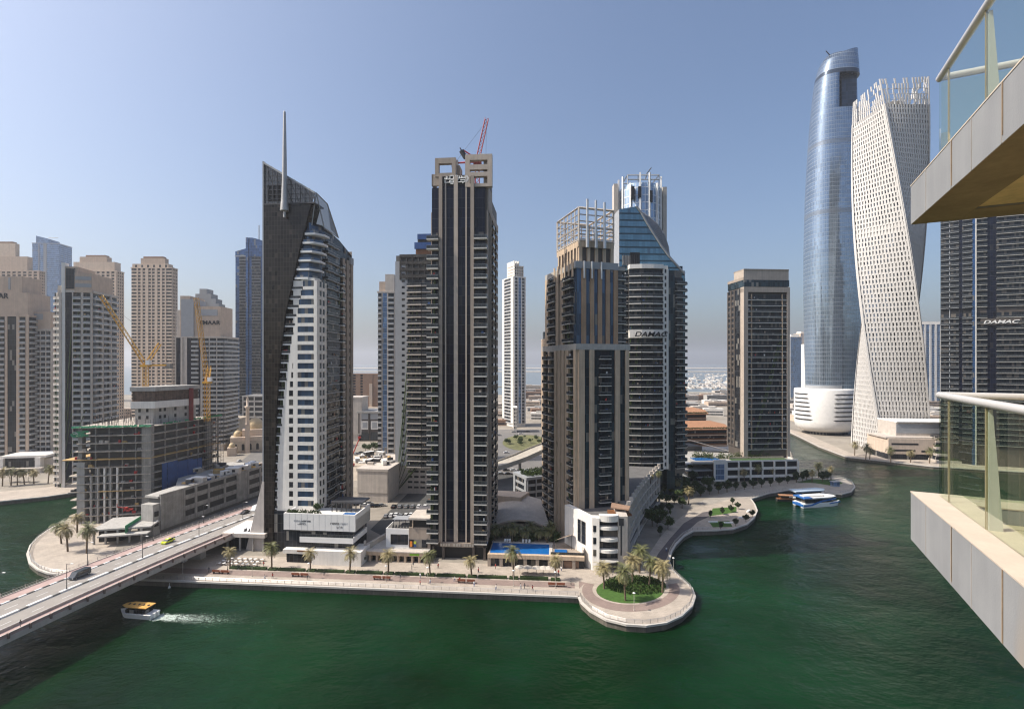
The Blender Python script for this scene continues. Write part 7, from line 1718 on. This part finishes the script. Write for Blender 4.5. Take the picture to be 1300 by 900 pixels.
for i in range(6): park(G(634+i*9, (553, 575, 549, 551, 548, 573)[i], 2.03), R(10), rnd.randrange(3), 'car near the roundabout', 'cars near the roundabout')
park(G(679, 625, 2.03), R(100), 0, 'car below the car park wall', None); park(G(229, 713, 2.04), R(170), 0, 'car in the shade under the bridge, right', None); park(G(213, 716, 2.04), R(170), 2, 'car in the shade under the bridge, left', None)
for i in range(16): park(G(286+rnd.uniform(0, 50), 590+rnd.uniform(-6, 14), 2.03), R(rnd.uniform(0, 180)), rnd.randrange(3), 'car on the dusty lot before the mosque', 'cars before the mosque')
for i in range(24): park(G(450+rnd.uniform(0, 48), 576+rnd.uniform(-3, 12), 2.03), R(rnd.uniform(0, 180)), rnd.randrange(3), 'car in the sandy yard before the patterned hall', 'cars in the sandy yard')
for i in range(10): park(G(20+i*9, 598-i*.6, 2.03), R(5), rnd.randrange(3), 'car on the road behind the left bank pavilion', 'cars behind the left bank')
# ================================================================ BOATS
def hull(q, L, W_, h, m, deck, bow=.35, z0=0.):
    n_ = 12; top = []; bot = []
    for k in range(n_+1):
        x = -L/2+L*k/n_; t = max(0, (x-(L/2-L*bow))/(L*bow)); y = W_/2*(1-t**2.2); top.append((x, y, z0+h*(1+.35*t*t))); bot.append((x-.06*L*t, y*.75, z0-.3))
    A = top+[(x, -y, z) for x, y, z in top]+bot+[(x, -y, z) for x, y, z in bot]; k_ = n_+1; fs = []
    for i in range(n_):
        fs += [(i, i+1, 2*k_+i+1, 2*k_+i), (k_+i+1, k_+i, 3*k_+i, 3*k_+i+1)]
    fs.append((0, 2*k_, 3*k_, k_)); q.raw(A, fs, m); q.raw(A[:2*k_], [(i+1, i, k_+i, k_+i+1) for i in range(n_)], deck)
c = G(175, 782, 0); t = empty('tour_boat', 'white tour boat with orange canopy leaving a foamy wake beside the bridge', 'boat', (c.x, c.y, .15), R(172))
q = MB(); hull(q, 11, 3.6, 1.25, whiter, whiter); q.build('hull', t); q = MB(); q.box(-3.6, 2.6, -1.4, 1.4, 1.3, 2.3, g_dark); q.build('cabin', t)
q = MB(); q.prism([(-4.2, -1.7), (2.2, -1.7), (4.2, -.7), (4.2, .7), (2.2, 1.7), (-4.2, 1.7)], 2.95, 3.15, M('orange_canopy', (.66, .36, .09), .7, var=.25, scale=1.5))
for k in range(5): q.box(-3.6+k*1.5, -3.3+k*1.5, -.3, .3, 3.15, 3.35, dsteel)
q.build('canopy', t); q = MB()
for x in (-4, -1, 2):
    for y in (-1.55, 1.55): q.tube((x, y, 1.3), (x, y, 2.95), .05, dsteel)
q.build('canopy_post', t)
for s in (-.6, .6): q = MB(); q.box(-6.1, -5.4, s-.3, s+.3, .3, 1.5, whiter); q.build('outboard_motor', t)
# wake: foam flecks trailing to the right
def foam_mat():
    m, n, l, p = nodes('foam'); p.inputs['Base Color'].default_value = (.5, .58, .52, 1); p.inputs['Roughness'].default_value = .8; return m
q = MB(); rnd = random.Random(3); fo = foam_mat(); u_ = Vector((math.cos(R(-8)), math.sin(R(-8)))); w_ = Vector((-u_.y, u_.x))
for k in range(3400):
    d = abs(rnd.gauss(0, 1))*17 if k % 4 else rnd.uniform(0, 6); side = rnd.choice((-1, 1)); off = (side*(.7+d*.12)*rnd.uniform(.8, 1.1) if k % 3 == 0 else rnd.gauss(0, .8+d*.02))+rnd.gauss(0, .12+d*.02); p = Vector((5.4+d, off)); s = rnd.uniform(.02, .15)*max(.2, 1-d/34)*(.6 if k % 3 == 0 else 1)
    lx, ly = s*rnd.uniform(1, 3.2), s; a = rnd.uniform(-.4, .4); zz_ = .03+rnd.uniform(0, .05); vs = [(p.x+lx*math.cos(a+b_)*r_, p.y+ly*math.sin(b_)*r_, zz_) for b_, r_ in ((0, 1), (1.1, rnd.uniform(.6, 1)), (2.1, .9), (3.1, rnd.uniform(.6, 1)), (4.2, .8), (5.2, 1))]
    q.raw(vs, [(0, 1, 2, 3, 4, 5)], fo)
o = q.build('wake_foam'); o.location = (c.x, c.y, .0); o.rotation_euler = (0, 0, R(-5)); o['kind'] = 'stuff'
bu = empty('buoy', 'small white buoy floating in the shadow right of the bridge', 'buoy', G(215, 746, 0)); q = MB(); q.lathe([(.35, -.2), (.4, .2), (.2, .6), (.07, .7), (.05, 1.6)], whiter, 10); q.build('float', bu)
# ferry at the landing
bluef = M('ferry_blue', (.03, .14, .42), .35, var=.05)
c = G(1037, 641, 0); t = empty('ferry', 'white and blue catamaran ferry moored at the far right landing', 'ferry', (c.x, c.y, .1), R(12))
for s in (-2.6, 2.6):
    q = MB(); hull(q, 22, 2.2, 1.9, whiter, whiter, .3); q2 = [(x, y+s, z) for x, y, z in q.v]; q.v = q2; q.build('hull', t)
q = MB(); q.box(-10, 8, -3.6, 3.6, 1.7, 2.1, whiter); q.prism([(-9.5, -3.4), (6, -3.4), (9.6, -1.2), (9.6, 1.2), (6, 3.4), (-9.5, 3.4)], 2.1, 4.2, g_win); q.build('cabin', t)
q = MB(); q.prism([(-10.4, -3.7), (5, -3.7), (10.2, -1.3), (10.2, 1.3), (5, 3.7), (-10.4, 3.7)], 4.2, [4.7, 4.7, 4.4, 4.4, 4.7, 4.7], whiter); q.prism([(-9, -1.5), (3, -1.5), (3, 1.5), (-9, 1.5)], 4.7, 5.2, white); q.build('roof', t)
q = MB(); q.vprism([(-11, .6), (-6, .9), (0, 2.6), (8, 3.6), (8, 4.1), (-1, 3.2), (-7, 1.5), (-11, 1.2)], -3.74, -3.62, bluef); q.vprism([(4, 1.2), (10.4, 1.9), (10.4, 2.3), (4, 1.7)], -3.73, -3.62, bluef); q.box(-10.6, -6, -3.75, 3.75, 4.3, 4.85, bluef); q.box(-11.2, -10, -3.5, 3.5, .5, 1.7, bluef); q.build('stripe', t)
c = G(1030, 634, 0); t = empty('ferry', 'second pale blue roofed ferry moored behind the white and blue catamaran', 'ferry', (c.x, c.y+2.5, .1), R(12))
q = MB(); hull(q, 20, 5, 1.8, whiter, whiter); q.build('hull', t); q = MB(); q.box(-9, 6, -2.2, 2.2, 1.8, 4, g_win); q.build('cabin', t); q = MB(); q.prism([(-10, -2.7), (7, -2.7), (10, 0), (7, 2.7), (-10, 2.7)], 4, 4.6, M('pale_blue_roof', (.50, .60, .70), .4)); q.build('roof', t)
for i, (px_, py, lb) in enumerate(((999, 636, 'wooden water taxi with brown roof moored left of the ferries'), (1021, 628, 'wooden water taxi with yellow roof moored behind the ferries'))):
    c = G(px_, py, 0); t = empty('water_taxi', lb, 'boat', (c.x, c.y, .1), R(-10 if i == 0 else 8)); q = MB(); hull(q, 10, 3.2, 1.2, M('dark_timber_hull', (.06, .05, .05), .6) if i == 0 else bpy.data.materials['dark_timber_hull'], woodm); q.build('hull', t)
    q = MB(); q.prism([(-4, -1.7), (3.4, -1.7), (4.2, 0), (3.4, 1.7), (-4, 1.7)], 2.9, [3.1, 3.1, 3.1, 3.1, 3.1], orange if i == 0 else yellow); q.build('roof', t)
    q = MB()
    for x in (-3.6, 0, 3.2):
        for y in (-1.4, 1.4): q.tube((x, y, 1), (x, y, 2.9), .07, woodm)
    q.box(-3.4, 2.6, -.9, .9, 1.1, 1.6, woodm); q.build('roof_post', t)
t = empty('ticket_kiosk', 'small glass ticket kiosk on the ferry landing', 'kiosk', G(1060, 617, 2.03), R(10)); q = MB(); q.box(-2, 2, -1.2, 1.2, 0, 2.6, g_far); q.build('glazing', t); q = MB(); q.box(-2.4, 2.4, -1.6, 1.6, 2.6, 2.85, greyc); q.build('roof', t)
# white plaza benches at the tip
t0_ = empty('plaza_bench', 'white curved bench on the basin plaza, nearest the water', 'bench', G(925, 664, 2.03)); q = MB(); q.box(-2, 2, -.4, .4, 0, .5, whiter); q.build('seat', t0_)
for i, (px_, py) in enumerate(((905, 663), (942, 657), (950, 649))): dup(t0_, G(px_, py, 2.03), R(i*25), 'white bench block on the basin plaza, %s' % ('near the walkway', 'third along the edge', 'at the tip')[i], None)
# harbour boats, far off
bks = []
for k, (L, m) in enumerate(((14, whiter), (20, offw), (28, whiter))):
    q = MB(); hull(q, L, L*.27, L*.11, m, whiter); q.box(-L*.25, L*.15, -L*.09, L*.09, L*.11, L*.2, offw); 
    if k < 2: q.tube((0, 0, L*.1), (0, 0, L*.9), .12, steel, n=4)
    bks.append(q.mesh('harbour_boat'))
rnd = random.Random(60)
for i in range(230):
    if i < 150: px_ = rnd.uniform(866, 926); 
    elif i < 195: px_ = rnd.uniform(1000, 1030)
    else: px_ = rnd.uniform(1164, 1192)
    py = rnd.choice((476, 478.5, 481, 484, 487, 490, 493))+rnd.uniform(-.5, .5); q = G(px_, py, 0)
    k = rnd.randrange(3); o = bpy.data.objects.new('harbour_boat', bks[k]); COL.objects.link(o); o.location = (q.x, max(q.y, 1110), 0); o.rotation_euler = (0, 0, rnd.choice((0, math.pi))+R(rnd.uniform(60, 110))); o.scale = (1.3,)*3
    tag(o, 'tiny pale boat moored in the hazy distant marina', 'boat', 'boats in the distant marina')
# ================================================================ PEOPLE on the promenade, tiny
def person_kind(shirt, trousers, seed):
    t = empty('person', 'person', 'person'); me = bpy.data.meshes.new('body'); V = [(0, 0, .95), (0, 0, 1.2), (0, 0, 1.45), (0, 0, 1.55), (0, 0, 1.7), (-.1, 0, .9), (-.13, .12, .5), (-.13, .02, .05), (.1, 0, .9), (.13, -.14, .5), (.13, -.2, .06), (-.2, 0, 1.42), (-.27, -.06, 1.12), (-.25, -.16, .88), (.2, 0, 1.42), (.27, .08, 1.12), (.25, .04, .88), (-.13, -.12, .03), (.13, -.33, .04)]
    Ed = [(0, 1), (1, 2), (2, 3), (3, 4), (0, 5), (5, 6), (6, 7), (0, 8), (8, 9), (9, 10), (2, 11), (11, 12), (12, 13), (2, 14), (14, 15), (15, 16), (7, 17), (10, 18)]
    me.from_pydata(V, Ed, []); o = bpy.data.objects.new('body', me); COL.objects.link(o)
    md = o.modifiers.new('skin', 'SKIN'); rad = [.15, .14, .15, .06, .11, .1, .075, .05, .1, .075, .05, .06, .05, .035, .06, .05, .035, .04, .04]
    for i, r_ in enumerate(rad): me.skin_vertices[0].data[i].radius = (r_, r_)
    me.skin_vertices[0].data[0].use_root = True; o.modifiers.new('sub', 'SUBSURF').levels = 1; o.modifiers['sub'].render_levels = 1
    m2 = bpy.data.meshes.new_from_object(o.evaluated_get(bpy.context.evaluated_depsgraph_get())); bpy.data.objects.remove(o)
    sk = M('skin', (.35, .2, .13), .6) if 'skin' not in bpy.data.materials else bpy.data.materials['skin']
    for m_ in (sk, shirt, trousers): m2.materials.append(m_)
    for p in m2.polygons: z = p.center.z; p.material_index = 0 if z > 1.5 else (1 if z > .93 else 2)
    o = bpy.data.objects.new('body', m2); COL.objects.link(o); o.parent = t
    q = MB(); q.lathe([(.115, 1.66), (.125, 1.72), (.09, 1.81), (.02, 1.83)], carb, 10, (0, .02)); q.build('hair', t); return t
pp = [person_kind(carn, concd, 1), person_kind(redm, carb, 2), person_kind(whiter, bluep, 3)]
pl_ = [(PR(s_at(265, 7), 7, 2.05), 'person in dark clothes walking near the cafe by the bridge'), (PR(s_at(583.5, 6.5), 6.5, 2.05), 'person in a red top walking beside the benches before the black tower'), (PR(s_at(602, 4.), 4., 2.05), 'person in a white top near the railing before the black tower')]
for o, (q, lb) in zip(pp, pl_): o.location = q; o['label'] = lb
rnd = random.Random(91)
for i in range(26):
    s_ = rnd.uniform(s_at(240, 4), s_at(735, 4)); t_ = rnd.choice((rnd.uniform(1.5, 5), rnd.uniform(6, 9), rnd.uniform(13, 18))); dup(pp[i % 3], PR(s_, t_, 2.05), rnd.uniform(0, 6), 'person strolling on the sunny promenade, %s' % ('in dark clothes', 'in a red top', 'in a white top')[i % 3], 'people strolling on the promenade')
for i, (q, k, lb) in enumerate(((BP(s_bridge(26, 2.2), 2.2, .18), 0, 'person in dark clothes walking on the near pavement of the bridge'), (PR(s_at(661, 3.5), 3.5, 2.05), 2, 'person in a white top on the promenade before the blue pool'), (PR(s_at(390, 4), 4, 2.05), 0, 'person in dark clothes on the promenade before the white podium'), (G(846, 700, 2.06), 2, 'person in a white top on the dark walkway beside the curved wing'))): dup(pp[k], q, i, lb)
